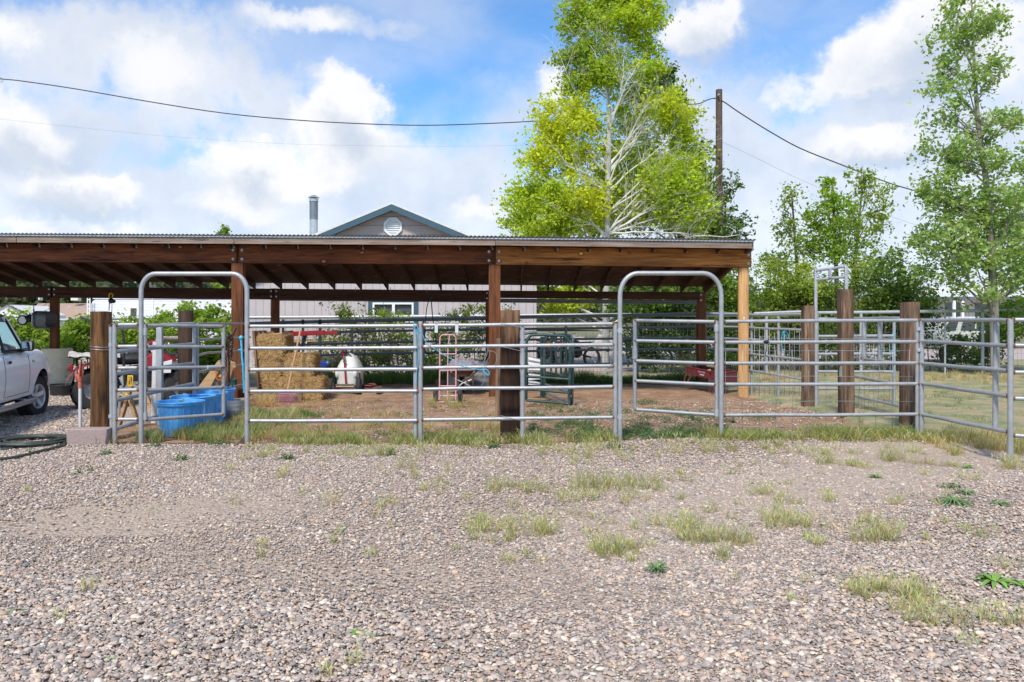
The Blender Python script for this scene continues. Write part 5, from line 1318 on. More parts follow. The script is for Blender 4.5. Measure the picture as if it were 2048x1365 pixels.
# ---- red feeder
fd = thing('bunk_feeder', G(1420, 16.1), 'red metal bunk feeder trough on splayed legs under the shed', 'feeder')
A = P(1373, 734, 16.6); B = P(1443, 747, 15.75); C_ = P(1474, 743, 16.2); D = P(1400, 733, 17.1)
def fpl(p, q, hp, hq, name, off=0):
    mb = MB(); n_ = (q-p).cross(Vector((0, 0, 1))).normalized()*.006
    mb.add([p-n_, q-n_, q-n_-Vector((0, 0, hq)), p-n_-Vector((0, 0, hp)), p+n_, q+n_, q+n_-Vector((0, 0, hq)), p+n_-Vector((0, 0, hp))], [(0, 1, 2, 3), (7, 6, 5, 4), (0, 4, 5, 1), (3, 2, 6, 7), (0, 3, 7, 4), (1, 5, 6, 2)])
    return mb.build(name, M['red_dull'] if name != 'end_panel' else M['red_dull'], fd)
sp1 = fpl(A, B, .14, .17, 'side_panel'); fpl(D, C_, .12, .2, 'side_panel'); fpl(B, C_, .24, .24, 'end_panel'); fpl(A, D, .13, .13, 'end_panel')
mb = MB(); mb.add([A-Vector((0, 0, .12)), B-Vector((0, 0, .15)), C_-Vector((0, 0, .15)), D-Vector((0, 0, .12))], [(0, 1, 2, 3)]); mb.build('floor', M['red_dull'], fd)
mb = MB()
for p, q in ((A, B), (B, C_), (C_, D), (D, A)): mb.tube([p, q], .016, 8)
mb.build('rim', M['red_dull'], fd)
for (a, b, yv) in (((1374, 736), (1368, 764), 16.6), ((1389, 738), (1374, 766), 16.5), ((1417, 748), (1420, 784), 15.8), ((1430, 757), (1424, 788), 15.75)):
    mb = MB(); mb.bar(P(a[0], a[1], yv), P(b[0], b[1], yv), .02, .04, (0, 1, 0)); mb.build('leg', M['red_dull'], fd)
mb = MB(); rg = random.Random(3); dd = (B-A).normalized(); nn_ = dd.cross(Vector((0, 0, 1))).normalized(); nn_ = nn_ if nn_.y < 0 else -nn_
for k in range(6):
    p = A.lerp(B, .36+.035*k)+nn_*.008-Vector((0, 0, .055)); mb.bar(p+Vector((0, 0, .025)), p-Vector((0, 0, .02)), .012, .003, nn_); mb.bar(p+dd*.0, p+dd*.02+Vector((0, 0, .012)), .006, .003, nn_)
mb.build('lettering', paint('faded_decal', (.42, .25, .33)), sp1)
mb = MB(); p = A.lerp(B, .40)+nn_*.008-Vector((0, 0, .105)); mb.bar(p, p+dd*.12, .004, .012, (0, 0, 1)); mb.build('lettering', M['vinyl'], sp1)
mb = MB(); mb.ell(P(1419, 741, 15.95), (.035, .03, .02), 10, 6, rough=.6); one(mb, 'hay_wisp', M['straw'], 'small clump of hay stuck on the red feeder rim', 'hay clump')

# ---- quad bike
qb = Kit('quad_bike', G(274, 13.6), 'red and white quad bike with grey tarp on its rack, behind the left gate', 'quad bike', None, R(28))
for (lx, ly) in ((-.66, -.42), (-.66, .42), (.66, -.42), (.66, .42)):
    mt, mr_ = MB(), MB(); wheel((lx, ly, .31), .31, .24, (0, 1, 0), mt, mr_, .42, 18, 26)
    w_ = qb.part('wheel', mt, M['rubber'], ang=25); qb.part('rim', mr_, M['chrome_dull'], w_, ang=30)
mb = MB(); mb.box((0, 0, .42), (1.1, .32, .2)); mb.tube([(-.66, -.3, .31), (-.66, .3, .31)], .03, 8); mb.tube([(.66, -.3, .31), (.66, .3, .31)], .03, 8); mb.ell((0, 0, .5), (.3, .2, .2), 12, 8); qb.part('chassis', mb, M['black'], bevel=.02)
mb = MB(); mb.ell((-.12, 0, .80), (.42, .17, .10), 18, 8); qb.part('seat', mb, M['black'])
mb = MB(); mb.prism([(.12, -.16, .6), (.5, -.2, .62), (.62, -.2, .82), (.3, -.14, .92), (.05, -.14, .8)], (0, .34, 0)); qb.part('body_panel', mb, M['red'], bevel=.02)
def fender(cx, sgn):
    mb = MB()
    def ff(u, v):
        a = PI*(.02+.9*u); rr = .40; y = sgn*(.16+.42*v)
        return (cx-rr*math.cos(a)*1.02, y, .34+rr*math.sin(a)*1.05-.03*v)
    mb.grid(ff, 16, 5); return mb
for cx in (-.66, .64):
    for s_ in (-1, 1): qb.part('fender', fender(cx, s_), M['red'] if (cx < 0) else M['greygloss'], ang=60)
mb = MB(); mb.prism([(.28, -.59, .58), (.36, -.59, .76), (.50, -.59, .80), (.48, -.59, .58)], (0, .01, 0)); f1 = qb.part('side_badge', mb, M['vinyl'], bevel=.002)
mb = MB()
for k in range(3): mb.bar((.38+.03*k, -.597, .70), (.38+.03*k+.012, -.597, .715), .004, .012)
mb.prism([(.28, -.592, .56), (.36, -.592, .77), (.34, -.592, .77), (.25, -.592, .56)], (0, .003, 0)); qb.part('lettering', mb, M['red'], f1)
mb = MB()
for y in (-.36, -.12, .12, .36): mb.tube([(-1.0, y, .86), (-.38, y, .86)], .012, 6)
for x in (-1.0, -.7, -.38): mb.tube([(x, -.4, .86), (x, .4, .86)], .012, 6)
mb.tube([(-.9, -.2, .7), (-.9, -.2, .86)], .012, 6); mb.tube([(-.9, .2, .7), (-.9, .2, .86)], .012, 6)
qb.part('rear_rack', mb, M['black'])
mb = MB()
for y in (-.3, -.1, .1, .3): mb.tube([(.5, y, .88), (1.0, y, .84)], .012, 6)
for x in (.5, .75, 1.0): mb.tube([(x, -.35, .88-.08*(x-.5)), (x, .35, .88-.08*(x-.5))], .012, 6)
mb.tube([(.8, -.15, .6), (.8, -.15, .86)], .014, 6); mb.tube([(.8, .15, .6), (.8, .15, .86)], .014, 6)
qb.part('front_rack', mb, M['black'])
mb = MB(); mb.tube([(.34, 0, .8), (.26, 0, 1.02)], .02, 8); mb.tube([(.22, -.38, 1.07), (.25, -.18, 1.06), (.27, 0, 1.03), (.25, .18, 1.06), (.22, .38, 1.07)], .014, 8); qb.part('handlebar', mb, M['black'])
mb = MB(); mb.ell((.28, 0, 1.06), (.11, .14, .06), 14, 8); qb.part('handlebar_cover', mb, M['red'])
mb = MB()
for s_ in (-1, 1): mb.tube([(.22, s_*.38, 1.07), (.20, s_*.46, 1.08)], .018, 8)
qb.part('grip', mb, M['rubber'])
mb = MB(); mb.bb(-1.02, -.95, -.38, -.22, .64, .72); mb.bb(-1.02, -.95, .22, .38, .64, .72); qb.part('tail_light', mb, M['red'], bevel=.01)
mb = MB()
def tp_(u, v):
    x = -1.02+.75*u; y = -.42+.84*v
    return (x, y, .90+.05*mnoise.noise(Vector((x*5, y*5, 0)))+.03*mnoise.noise(Vector((x*13, y*13, 0)))-.04*max(0, abs(v-.5)*2-.8)*5)
mb.grid(tp_, 26, 26); xform(mb, qb.loc, rot=qb.r); one(mb, 'tarp', M['cream_tarp'], 'crumpled pale tarp laid on the quad bike rear rack', 'tarp', ang=180)

# ---- pickup truck (front pointing away to the left)
tk = Kit('pickup_truck', (X(80, 12.1), 12.1, 0), 'white pickup truck with chromed wheel and black mirror at the left edge', 'pickup truck', None, R(106), sc=.92)
# local frame: x forward, y left; the origin lies under the right front wheel's outer face -> shift so that y=0 is the truck's middle
tk.loc = tk.loc + tk.r @ Vector((0, .78, 0)); tk.loc.z = -.005
W2 = .855
def zlow(x):
    z = .40
    for cx in (0, -2.83):
        d = abs(x-cx)
        if d < .45: z = max(z, .34+math.sqrt(.45**2-d*d))
    if x > .45: z = .42
    return z
def ztop(x):
    return float(np.interp(x, [-3.95, -1.92, -1.85, -.75, -.5, .1, .5, .74, .86], [1.06, 1.06, 1.10, 1.10, 1.135, 1.10, 1.03, .93, .82]))
def ybody(x, t):     # t 0 bottom .. 1 top
    base = W2-.02+.045*math.sin(PI*min(1, t*1.02))**.8
    fr = float(np.interp(x, [-4, -3.6, .2, .6, .8, .87], [0.03, 0, 0, .03, .10, .22]))
    for cx in (0, -2.83):
        d = abs(x-cx)
        if d < .55: base += .022*(1-(d/.55)**2)*(1-t*.6)
    return base-fr
xs_ = [-3.93, -3.8, -3.6]+[-2.83+.45*math.cos(a) for a in np.linspace(PI, 0, 15)]+[-2.2, -1.92, -1.88, -1.6, -1.3, -1.0, -.72, -.68]+[.45*math.cos(a) for a in np.linspace(PI, 0, 17)]+[.5, .58, .66, .74, .80, .85, .87]
xs_ = sorted(set(round(float(v), 4) for v in xs_))
mb = MB(); rows = 10; ring = []
for x in xs_:
    zl, zt = zlow(x), ztop(x); r_ = []
    for s_ in (-1, 1):
        pts = []
        for j in range(rows+1):
            t_ = j/rows; z = zl+(zt-zl)*t_; tt = (z-.4)/(zt-.4)
            y = ybody(x, tt)
            if t_ > .86: y -= .05*((t_-.86)/.14)**1.6
            pts.append((x, s_*y, z))
        r_.append(pts)
    right, left = r_
    top = []
    if x > -.70:
        for j in range(1, 8):
            f_ = j/8; y = right[-1][1]*(1-f_)+left[-1][1]*f_; top.append((x, y, zt+.06*math.sin(PI*f_)**.7*min(1, (1-abs(0))*1)))
    else:
        for j in range(1, 8):
            f_ = j/8; y = right[-1][1]*(1-f_)+left[-1][1]*f_; zz = zt if x > -1.9 else (.62 if 1 < j < 7 else zt)
            top.append((x, y, zz-.02))
    ring.append(right+top+left[::-1])
n_ = len(ring[0]); vs = [p for r_ in ring for p in r_]; fs = []
for i in range(len(ring)-1):
    for j in range(n_-1):
        if -1.85 < ring[i][0][0] < -.70 and rows < j < rows+8: continue
        fs.append((i*n_+j, (i+1)*n_+j, (i+1)*n_+j+1, i*n_+j+1))
mb.add(vs, fs)
body = tk.part('body', mb, M['white_paint'], ang=28)
mb = MB(); e = ring[-1]; mb.add([(.87, y, z) for (x, y, z) in e], [tuple(range(n_))]); tk.part('nose', mb, M['white_paint'])
mb = MB(); mb.prism([(.80, -.80, .40), (.93, -.72, .40), (.97, -.5, .40), (.97, .5, .40), (.93, .72, .40), (.80, .80, .40)], (0, 0, .23)); tk.part('front_bumper', mb, M['white_paint'], bevel=.03)
mb = MB(); mb.bb(.86, .885, -.42, .42, .66, .84); tk.part('grille', mb, M['black'], bevel=.01)
for s_ in (-1, 1):
    mb = MB(); mb.prism([(.60, s_*.835, .68), (.80, s_*.74, .68), (.87, s_*.62, .68), (.87, s_*.45, .68), (.84, s_*.45, .84), (.78, s_*.62, .85), (.62, s_*.80, .86)], (0, 0, .001)); tk.part('headlight', mb, M['amber'] if False else M['chrome'])
mb = MB(); mb.bb(-4.05, -3.92, -.8, .8, .48, .66); tk.part('rear_bumper', mb, M['chrome_dull'], bevel=.02)
mb = MB(); mb.bb(-3.9, .8, -.62, .62, .30, .42); mb.bb(-3.8, -1.6, -.7, .7, .42, .60); mb.bb(-.6, .82, -.5, .5, .42, .78); tk.part('underbody', mb, M['black'])
# wheel wells
mb = MB()
for cx in (0, -2.83):
    for s_ in (-1, 1):
        mb.grid(lambda u, v, cx=cx, s_=s_: (cx+.448*math.cos(PI*u), s_*(.45+.36*v), .34+.448*math.sin(PI*u)), 16, 1)
        mb.box((cx, s_*.45, .5), (.8, .02, .5))
tk.part('wheel_well', mb, M['black'])
for (lx, s_) in ((0, -1), (0, 1), (-2.83, -1), (-2.83, 1)):
    mt = MB(); c = (lx, s_*.735, .335); st = Matrix.Rotation(-R(13) if lx == 0 else 0, 3, 'Z'); c0 = Vector(c)
    def steer(m): m.v = [tuple(c0+st @ (Vector(p)-c0)) for p in m.v]; return m
    wheel(c, .335, .235, (0, 1, 0), mt, None, .57, 0, 44)
    for i in range(52):      # tread blocks
        a = 2*PI*i/52
        for yy in (-.075, -.025, .025, .075):
            mt.box((lx+.335*math.cos(a+yy), s_*.735+yy, .335+.335*math.sin(a+yy)), (.010, .040, .030), Matrix.Rotation(-a-yy, 3, 'Y'))
    w_ = tk.part('wheel', steer(mt), M['rubber'], ang=30)
    mr_ = MB(); mm = Matrix.Rotation(PI/2, 3, 'X') if s_ < 0 else Matrix.Rotation(-PI/2, 3, 'X')
    mr_.lathe([(.197, -.06), (.205, .10), (.197, .108), (.186, .10), (.178, .02), (.06, -.0)], c, 36, mm)
    mr_.lathe([(.0, .078), (.030, .078), (.036, .06), (.055, .055), (.06, .035), (.0, .03)], c, 24, mm)
    for k in range(5):
        a = 2*PI*k/5+.3; ca, sa = math.cos(a), math.sin(a)
        q0 = mm @ Vector((ca*.045, sa*.045, .04)); q1 = mm @ Vector((ca*.185, sa*.185, .075))
        mr_.bar(Vector(c)+q0, Vector(c)+q1, .070, .035, tuple(mm @ Vector((0, 0, 1))))
    tk.part('rim', steer(mr_), M['alloy'], w_, ang=35)
    mh = MB(); mh.lathe([(0, .02), (.18, .02), (.18, -.02), (0, -.02)], c, 24, mm); tk.part('brake', steer(mh), M['black'], w_)
mb = MB(); mb.tube([(-2.3, -.90, .33), (-1.9, -.93, .33), (-.6, -.93, .33), (-.45, -.90, .335), (-.42, -.80, .34)], .038, 14); mb.tube([(-1.8, -.92, .33), (-1.8, -.7, .38)], .02, 8); mb.tube([(-.8, -.92, .33), (-.8, -.7, .38)], .02, 8); tk.part('step_bar', mb, M['chrome_dull'])
# cab: pillars, roof, glass
for s_ in (-1, 1):
    mb = MB(); pl = [(-.68, s_*.79, 1.11), (-.96, s_*.72, 1.42), (-1.24, s_*.66, 1.66)]
    mb.tube(pl, [.034, .030, .030], 8); tk.part('windscreen_pillar', mb, M['white_paint'])
    mb = MB(); mb.prism([(-1.86, s_*.80, 1.09), (-1.68, s_*.80, 1.09), (-1.76, s_*.66, 1.68), (-1.88, s_*.66, 1.68)], (0, -s_*.03, 0)); tk.part('rear_pillar', mb, M['white_paint'], bevel=.01)
    mb = MB(); q = [Vector((-.76, s_*.795, 1.13)), Vector((-1.22, s_*.672, 1.645)), Vector((-1.70, s_*.672, 1.66)), Vector((-1.66, s_*.81, 1.13))]
    cen = sum(q, Vector())/4
    mb.tube([*q], .022, 6, closed=True); tk.part('door_frame', mb, M['black'])
    mb = MB(); mb.add([p-Vector((0, s_*.008, 0)) for p in q], [(0, 1, 2, 3)]); tk.part('side_window', mb, M['carglass'])
    mb = MB(); mb.bb(-1.36, -.40, s_*.875-.008, s_*.875+.008, 1.045, 1.07) if False else mb.tube([(-1.70, s_*.83, 1.108), (-.72, s_*.82, 1.108)], .014, 6); tk.part('belt_seal', mb, M['black'])
    # door shut lines
    mb = MB()
    for xx in (-1.80, -.66):
        pts = [(xx+.0*z, s_*(ybody(xx, (z-.4)/(ztop(xx)-.4))+.0015), z) for z in np.linspace(.47, 1.05, 9)]; mb.tube(pts, .0035, 4)
    pts = [(xx, s_*(ybody(xx, .1)+.0015), .465) for xx in np.linspace(-1.8, -.66, 8)]; mb.tube(pts, .0035, 4)
    tk.part('door_gap', mb, M['black'])
    mb = MB(); mb.ell((-1.62, s_*.885, .965), (.055, .018, .025), 12, 6); tk.part('door_handle', mb, M['black'])
    mb = MB(); mb.box((-1.0, s_*.94, 1.19), (.09, .175, .16)); mb.bar((-.80, s_*.80, 1.10), (-.98, s_*.88, 1.13), .05, .06); mh_ = tk.part('mirror', mb, M['black'], bevel=.03)
    mb = MB(); mb.box((-1.05, s_*.94, 1.195), (.008, .14, .12)); tk.part('mirror_glass', mb, M['mirror'], mh_, bevel=.004)
    mb = MB(); mb.box((-.46, s_*.878, .935), (.10, .012, .035)); tk.part('fender_badge', mb, M['chrome_dull'], bevel=.004)
mb = MB(); mb.grid(lambda u, v: (-1.22-.66*u, -.66+1.32*v, 1.675+.05*math.sin(PI*v)**.8+.02*math.sin(PI*u)), 6, 12); mb.grid(lambda u, v: (-1.22-.66*u, -.66+1.32*v, 1.65+.04*math.sin(PI*v)**.8), 6, 12); tk.part('roof', mb, M['white_paint'], ang=60)
mb = MB(); mb.add([(-.69, -.76, 1.12), (-.69, .76, 1.12), (-1.22, .64, 1.66), (-1.22, -.64, 1.66)], [(0, 1, 2, 3)]); tk.part('windscreen', mb, M['carglass'])
mb = MB(); mb.add([(-1.87, -.70, 1.10), (-1.87, .70, 1.10), (-1.85, .62, 1.66), (-1.85, -.62, 1.66)], [(0, 1, 2, 3)]); tk.part('rear_window', mb, M['carglass'])
mb = MB(); mb.bb(-1.8, -.7, -.7, .7, .55, .60); mb.bb(-.96, -.72, -.72, .72, .8, 1.07); tk.part('dashboard', mb, M['grey_plastic'], bevel=.02)
for s_ in (-1, 1):
    mb = MB(); mb.bb(-1.65, -1.25, s_*.38-.22, s_*.38+.22, .6, .78); mb.box((-1.68, s_*.38, 1.08), (.12, .44, .62), Matrix.Rotation(-.15, 3, 'Y')); mb.box((-1.72, s_*.38, 1.46), (.08, .24, .16)); tk.part('seat', mb, M['grey_plastic'], bevel=.04)
mb = MB(); mm = Matrix.Rotation(-.9, 3, 'Y'); mb.tube([Vector((-1.04, .38, 1.10))+mm @ Vector((.18*math.cos(a), .18*math.sin(a), 0)) for a in [2*PI*i/24 for i in range(24)]], .013, 8, closed=True); mb.tube([(-1.04, .38, 1.10), (-.8, .38, 1.0)], .02, 8); tk.part('steering_wheel', mb, M['black'])
# ------------------------------------------------------------------ house, trailer, far houses, pole
Yh = 23.0
hs = thing('house', G(783, Yh+5), 'mauve grey house with teal trim and a gable roof behind the shed', 'house')
x0, x1 = X(497, Yh), X(1073, Yh); xm = X(787, Yh); zap = P(787, 421, Yh).z; sl = .415
zl = zap-(xm-x0)*sl; zr = zap-(x1-xm)*sl
mb = MB(); mb.prism([(x0, Yh, -.1), (x1, Yh, -.1), (x1, Yh, 3.06), (x0, Yh, 3.06)], (0, 12, 0)); mb.build('wall', M['siding'], hs)
mb = MB(); mb.prism([(x0-.0, Yh-.012, 3.06), (x1, Yh-.012, 3.06), (x1, Yh-.012, zr), (xm, Yh-.012, zap), (x0, Yh-.012, zl)], (0, 12, 0)); gb = mb.build('gable_wall', M['gable'], hs)
for py in (451, 433, 470):
    z = P(0, py, Yh).z; hw = (zap-z)/sl; mb = MB(); mb.bb(xm-hw, xm+hw, Yh-.02, Yh-.012, z-.012, z); mb.build('seam', paint('seam%d' % py, (.16, .13, .13)), gb)
rf_ = None
for s_ in (-1, 1):
    ov = .45; xe = (x0-ov) if s_ < 0 else (x1+ov); L = abs(xe-xm)
    a = Vector((xm, Yh-.38, zap+.19)); b = Vector((xe, Yh-.38, zap+.19-L*sl))
    mb = MB(); mb.prism([a, b, b-Vector((0, 0, .07)), a-Vector((0, 0, .07))], (0, 12.8, 0)); r_ = mb.build('roof', paint('roof_metal%d' % s_, (.62, .62, .60), .5), hs); rf_ = rf_ or r_
    mb = MB(); a2 = a-Vector((0, -.01, .072)); b2 = b-Vector((0, -.01, .072)); mb.prism([a2, b2, b2-Vector((0, 0, .17)), a2-Vector((0, 0, .17))], (0, .04, 0)); mb.build('barge_board', M['teal_trim'], hs)
    mb = MB(); a3 = a2-Vector((0, -.045, .0)); b3 = b2-Vector((0, -.045, 0)); mb.prism([a3, b3, b3-Vector((0, 0, .03)), a3-Vector((0, 0, .03))], (0, .34, 0)); mb.build('soffit', M['gable'], hs)
# octagonal vent
cv = P(786, 454, Yh-.02); mb = MB(); ro = 19.6*Yh/F
def octp(r, y): return [Vector((cv.x+r*math.cos(PI/8+PI/4*k), y, cv.z+r*1.0*math.sin(PI/8+PI/4*k))) for k in range(8)]
A_ = octp(ro, Yh-.07); B_ = octp(ro*.78, Yh-.08); C2 = octp(ro*.74, Yh-.03); D_ = octp(ro, Yh-.01)
mb.add(A_+B_+C2+D_, [(k, (k+1) % 8, (k+1) % 8+8, k+8) for k in range(8)]+[(k+8, (k+1) % 8+8, (k+1) % 8+16, k+16) for k in range(8)]+[(k, (k+1) % 8, (k+1) % 8+24, k+24) for k in range(8)]+[tuple(range(16, 24))])
vt = mb.build('gable_vent', M['vinyl'], hs, ang=20)
for k in range(6):
    z = cv.z-.16+.064*k; hw = min(.19, .27-abs(z-cv.z)*.62); mb = MB(); mb.box((cv.x, Yh-.055, z), (hw*2, .035, .028), Matrix.Rotation(.7, 3, 'X')); mb.build('louvre', M['vinyl'], vt)
# window
def win(px0, px1, py0, py1, Yv, name='window'):
    a = P(px0, py1, Yv); b = P(px1, py0, Yv); e = .13
    mb = MB(); mb.bb(a.x-e, b.x+e, Yv-.03, Yv-.004, b.z+.0, b.z+e); mb.bb(a.x-e, b.x+e, Yv-.03, Yv-.004, a.z-e, a.z); mb.bb(a.x-e, a.x, Yv-.03, Yv-.004, a.z, b.z); mb.bb(b.x, b.x+e, Yv-.03, Yv-.004, a.z, b.z)
    w = mb.build(name, M['teal_trim'], hs)
    mb = MB(); f_ = .055; mx_ = a.x+(b.x-a.x)*.51
    for q in ((a.x, b.x, a.z, a.z+f_), (a.x, b.x, b.z-f_, b.z), (a.x, a.x+f_, a.z+f_, b.z-f_), (b.x-f_, b.x, a.z+f_, b.z-f_), (mx_-.04, mx_+.04, a.z+f_, b.z-f_)): mb.bb(q[0], q[1], Yv-.045, Yv-.006, q[2], q[3])
    mb.build('frame', M['vinyl'], w)
    mb = MB(); mb.bb(a.x+f_, mx_-.04, Yv-.02, Yv-.01, a.z+f_, b.z-f_); mb.build('pane', M['glass'], w)
    mb = MB(); mb.bb(mx_+.04, b.x-f_, Yv-.02, Yv-.01, a.z+f_, b.z-f_); mb.build('pane', M['glass'], w)
win(745.5, 827.5, 605.5, 645.5, Yh)
# flue
cf = P(627.5, 470, Yh+1.0); zt = P(0, 391, Yh+1.0).z; r = 8.2*(Yh+1)/F
fl = None
mb = MB(); mb.lathe([(r, cf.z-.8), (r, P(0, 440, Yh+1).z)], (cf.x, Yh+1, 0), 24); fl = mb.build('flue', M['chrome_dull'], rf_, ang=40)
mb = MB(); mb.lathe([(r*1.01, P(0, 440, Yh+1).z), (r*1.01, P(0, 402, Yh+1).z)], (cf.x, Yh+1, 0), 24); mb.build('flue_upper', M['galv_dark'], rf_, ang=40)
mb = MB(); z1 = P(0, 402, Yh+1).z; mb.lathe([(r*1.12, z1-.03), (r*1.14, z1), (r*1.14, z1+.05), (r*.6, z1+.08), (r*.45, z1+.12), (.0, z1+.12)], (cf.x, Yh+1, 0), 24); mb.lathe([(.04, z1+.12), (.03, zt-.07), (r*1.35, zt-.08), (r*1.38, zt-.065), (r*.4, zt), (0, zt)], (cf.x, Yh+1, 0), 24); mb.build('flue_cap', M['chrome_dull'], rf_, ang=30)

# travel trailer
Yt = 30.0
tr_ = thing('travel_trailer', G(320, Yt+2), 'long white travel trailer parked behind the fence beside the house', 'trailer')
def shp(px0, px1, py0, Yv, zb_): a = P(px0, py0, Yv); b = P(px1, py0, Yv); return a.x, b.x, a.z
xa_, xb_, zt_ = shp(181, 340, 598, Yt, 0)
zb2 = .55
mb = MB(); r = .18; pts = [(xa_+r*.3, Yt, zb2), (X(530, Yt), Yt, zb2), (X(530, Yt), Yt, zt_-.02), (xa_+r, Yt, zt_), (xa_+.04, Yt, zt_-.12), (xa_, Yt, zt_-.4), (xa_, Yt, zb2+.3)]
mb.prism(pts, (0, 2.4, 0)); bd = mb.build('body', M['trailer'], tr_, bevel=.03)
mb = MB(); mb.bb(xa_+.1, X(530, Yt), Yt-.03, Yt+.03, zt_-.005, zt_+.035); mb.build('roof_edge', M['vinyl'], tr_)
mb = MB(); a = P(254, 668, Yt); b = P(279, 608, Yt); n_ = 8
ol = [Vector((a.x, Yt-.015, a.z)), Vector((a.x, Yt-.015, b.z-.15))]+[Vector((a.x+.15*(1-math.cos(q)), Yt-.015, b.z-.15+.15*math.sin(q))) for q in np.linspace(.2, 1.57, 5)]+[Vector((b.x-.15*(1-math.sin(q)), Yt-.015, b.z-.15+.15*math.cos(q))) for q in np.linspace(0, 1.4, 5)]+[Vector((b.x, Yt-.015, b.z-.15)), Vector((b.x, Yt-.015, a.z))]
mb.prism(ol, (0, .012, 0)); dr_ = mb.build('door', M['vinyl'], tr_)
mb = MB(); mb.bb(P(261, 0, Yt).x, P(274.5, 0, Yt).x, Yt-.03, Yt-.016, P(0, 634, Yt).z, P(0, 616, Yt).z); dw = mb.build('window_frame', paint('cream_frame', (.66, .62, .48)), dr_)
mb = MB(); mb.bb(P(262, 0, Yt).x, P(273.5, 0, Yt).x, Yt-.036, Yt-.031, P(0, 633, Yt).z, P(0, 617, Yt).z); mb.build('pane', M['glass'], dw)
mb = MB(); mb.bb(P(444, 0, Yt).x, P(462, 0, Yt).x, Yt-.04, Yt-.002, P(0, 631, Yt).z, P(0, 620, Yt).z); w_ = mb.build('window_frame', M['vinyl'], tr_)
mb = MB(); mb.bb(P(447, 0, Yt).x, P(454, 0, Yt).x, Yt-.045, Yt-.041, P(0, 629.5, Yt).z, P(0, 621.5, Yt).z); mb.build('pane', M['glass'], w_)
mb = MB(); mb.bb(P(457, 0, Yt).x, P(460, 0, Yt).x, Yt-.045, Yt-.041, P(0, 629.5, Yt).z, P(0, 621.5, Yt).z); mb.build('pane', M['glass'], w_)
mb = MB(); xs2 = X(305, Yt); mb.bb(xs2, xs2+.03, Yt-.02, Yt, zb2, zt_); mb.build('corner_trim', M['vinyl'], tr_)
mb = MB()
for px in (175, 180):
    mb.tube([P(px, 640, Yt-.2), P(px, 594, Yt-.2)], .022, 6)
for py in (600, 609, 618, 627, 636): mb.tube([P(175, py, Yt-.2), P(180, py, Yt-.2)], .018, 6)
mb.tube([P(187, 597, Yt+.2), P(187, 594, Yt+.2), P(205, 594, Yt+.2), P(205, 597, Yt+.2)], .015, 6)
mb.build('ladder', M['vinyl'], tr_)
for px in (300, 330):
    mb = MB(); wheel((X(px, Yt), Yt+.2, .35), .35, .2, (0, 1, 0), mb, None, .3); mb.build('wheel', M['rubber'], tr_)

# neighbours' houses on the left
Yv = 62.0
h1 = thing('house', G(140, Yv), 'neighbouring house with a broad tan hipped roof seen under the left of the shed', 'house')
a = P(52, 636, Yv); b = P(330, 636, Yv); za = P(0, 604, Yv).z; zb_ = a.z
mb = MB(); mb.add([a, b+Vector((2, 0, 0)), (b.x-1, Yv+5, za), (P(76, 0, Yv+5).x, Yv+5, za), (a.x, Yv+10, zb_), (b.x+2, Yv+10, zb_)], [(0, 1, 2, 3), (0, 3, 4), (3, 2, 5, 4), (1, 5, 2), (0, 4, 5, 1)]); r1 = mb.build('roof', M['tan_shingle'], h1)
mb = MB(); mb.bb(a.x, b.x+2, Yv-.05, Yv, zb_-.28, zb_-.005); mb.build('eave', M['stucco'], h1)
mb = MB(); mb.bb(a.x+.5, b.x+1.5, Yv+.4, Yv+9.5, -.1, zb_-.2); w1 = mb.build('wall', M['grey_wall'], h1)
mb = MB(); mb.bb(P(120, 0, Yv).x, P(134, 0, Yv).x, Yv+.34, Yv+.39, P(0, 648, Yv).z, P(0, 639.5, Yv).z); mb.build('window', M['vinyl'], h1)
for px, py, w, h in ((152, 597, 16, 9), (141, 614, 4, 2), (81, 598, 3, 6)):
    c = P(px, py, Yv+4); mb = MB(); mb.box(c, (w*Yv/F, .5, h*Yv/F*1.15)); mb.build('roof_unit', M['stucco'], r1, bevel=.02)
Yv = 56.0
h2 = thing('house', G(20, Yv), 'white gabled house with a brown roof at the far left behind the truck', 'house')
a = P(-40, 638, Yv); ap = P(14, 610, Yv); c = P(52, 630, Yv)
mb = MB(); mb.prism([Vector((a.x, Yv, -.1)), Vector((c.x, Yv, -.1)), c, ap, a], (0, 5, 0)); mb.build('wall', M['stucco'], h2)
mb = MB(); b1 = P(68, 611, Yv+6); mb.add([ap+Vector((0, -.2, .06)), c+Vector((.2, -.2, 0)), P(56, 628, Yv+6), b1], [(0, 1, 2, 3)]); mb.add([ap+Vector((0, -.2, .06)), a+Vector((-.2, -.2, .0)), a+Vector((-.2, 6, 0)), b1], [(0, 3, 2, 1)]); mb.build('roof', M['brown_shingle'], h2)
mb = MB(); mb.box(P(15, 618, Yv-.02), (.14, .05, .14)); mb.build('vent', paint('pale_vent', (.5, .5, .5)), h2)
# low white vehicles beyond the lane at far left
cvn = thing('parked_car', G(20, 44), 'pale car parked beyond the lane at the far left, mostly hidden by the truck', 'car')
mb = MB(); q = [P(a_, b_, 44) for a_, b_ in ((-30, 655), (-30, 640), (-5, 636), (5, 631), (25, 631), (33, 637), (46, 640), (47, 655))]; mb.prism(q, (0, 1.7, 0)); mb.build('body', M['stucco'], cvn, bevel=.05)
mb = MB(); q = [P(a_, b_, 43.98) for a_, b_ in ((-2, 637), (6, 632.5), (23, 632.5), (30, 637))]; mb.prism(q, (0, 1.6, 0)); mb.build('window', M['glass'], cvn)

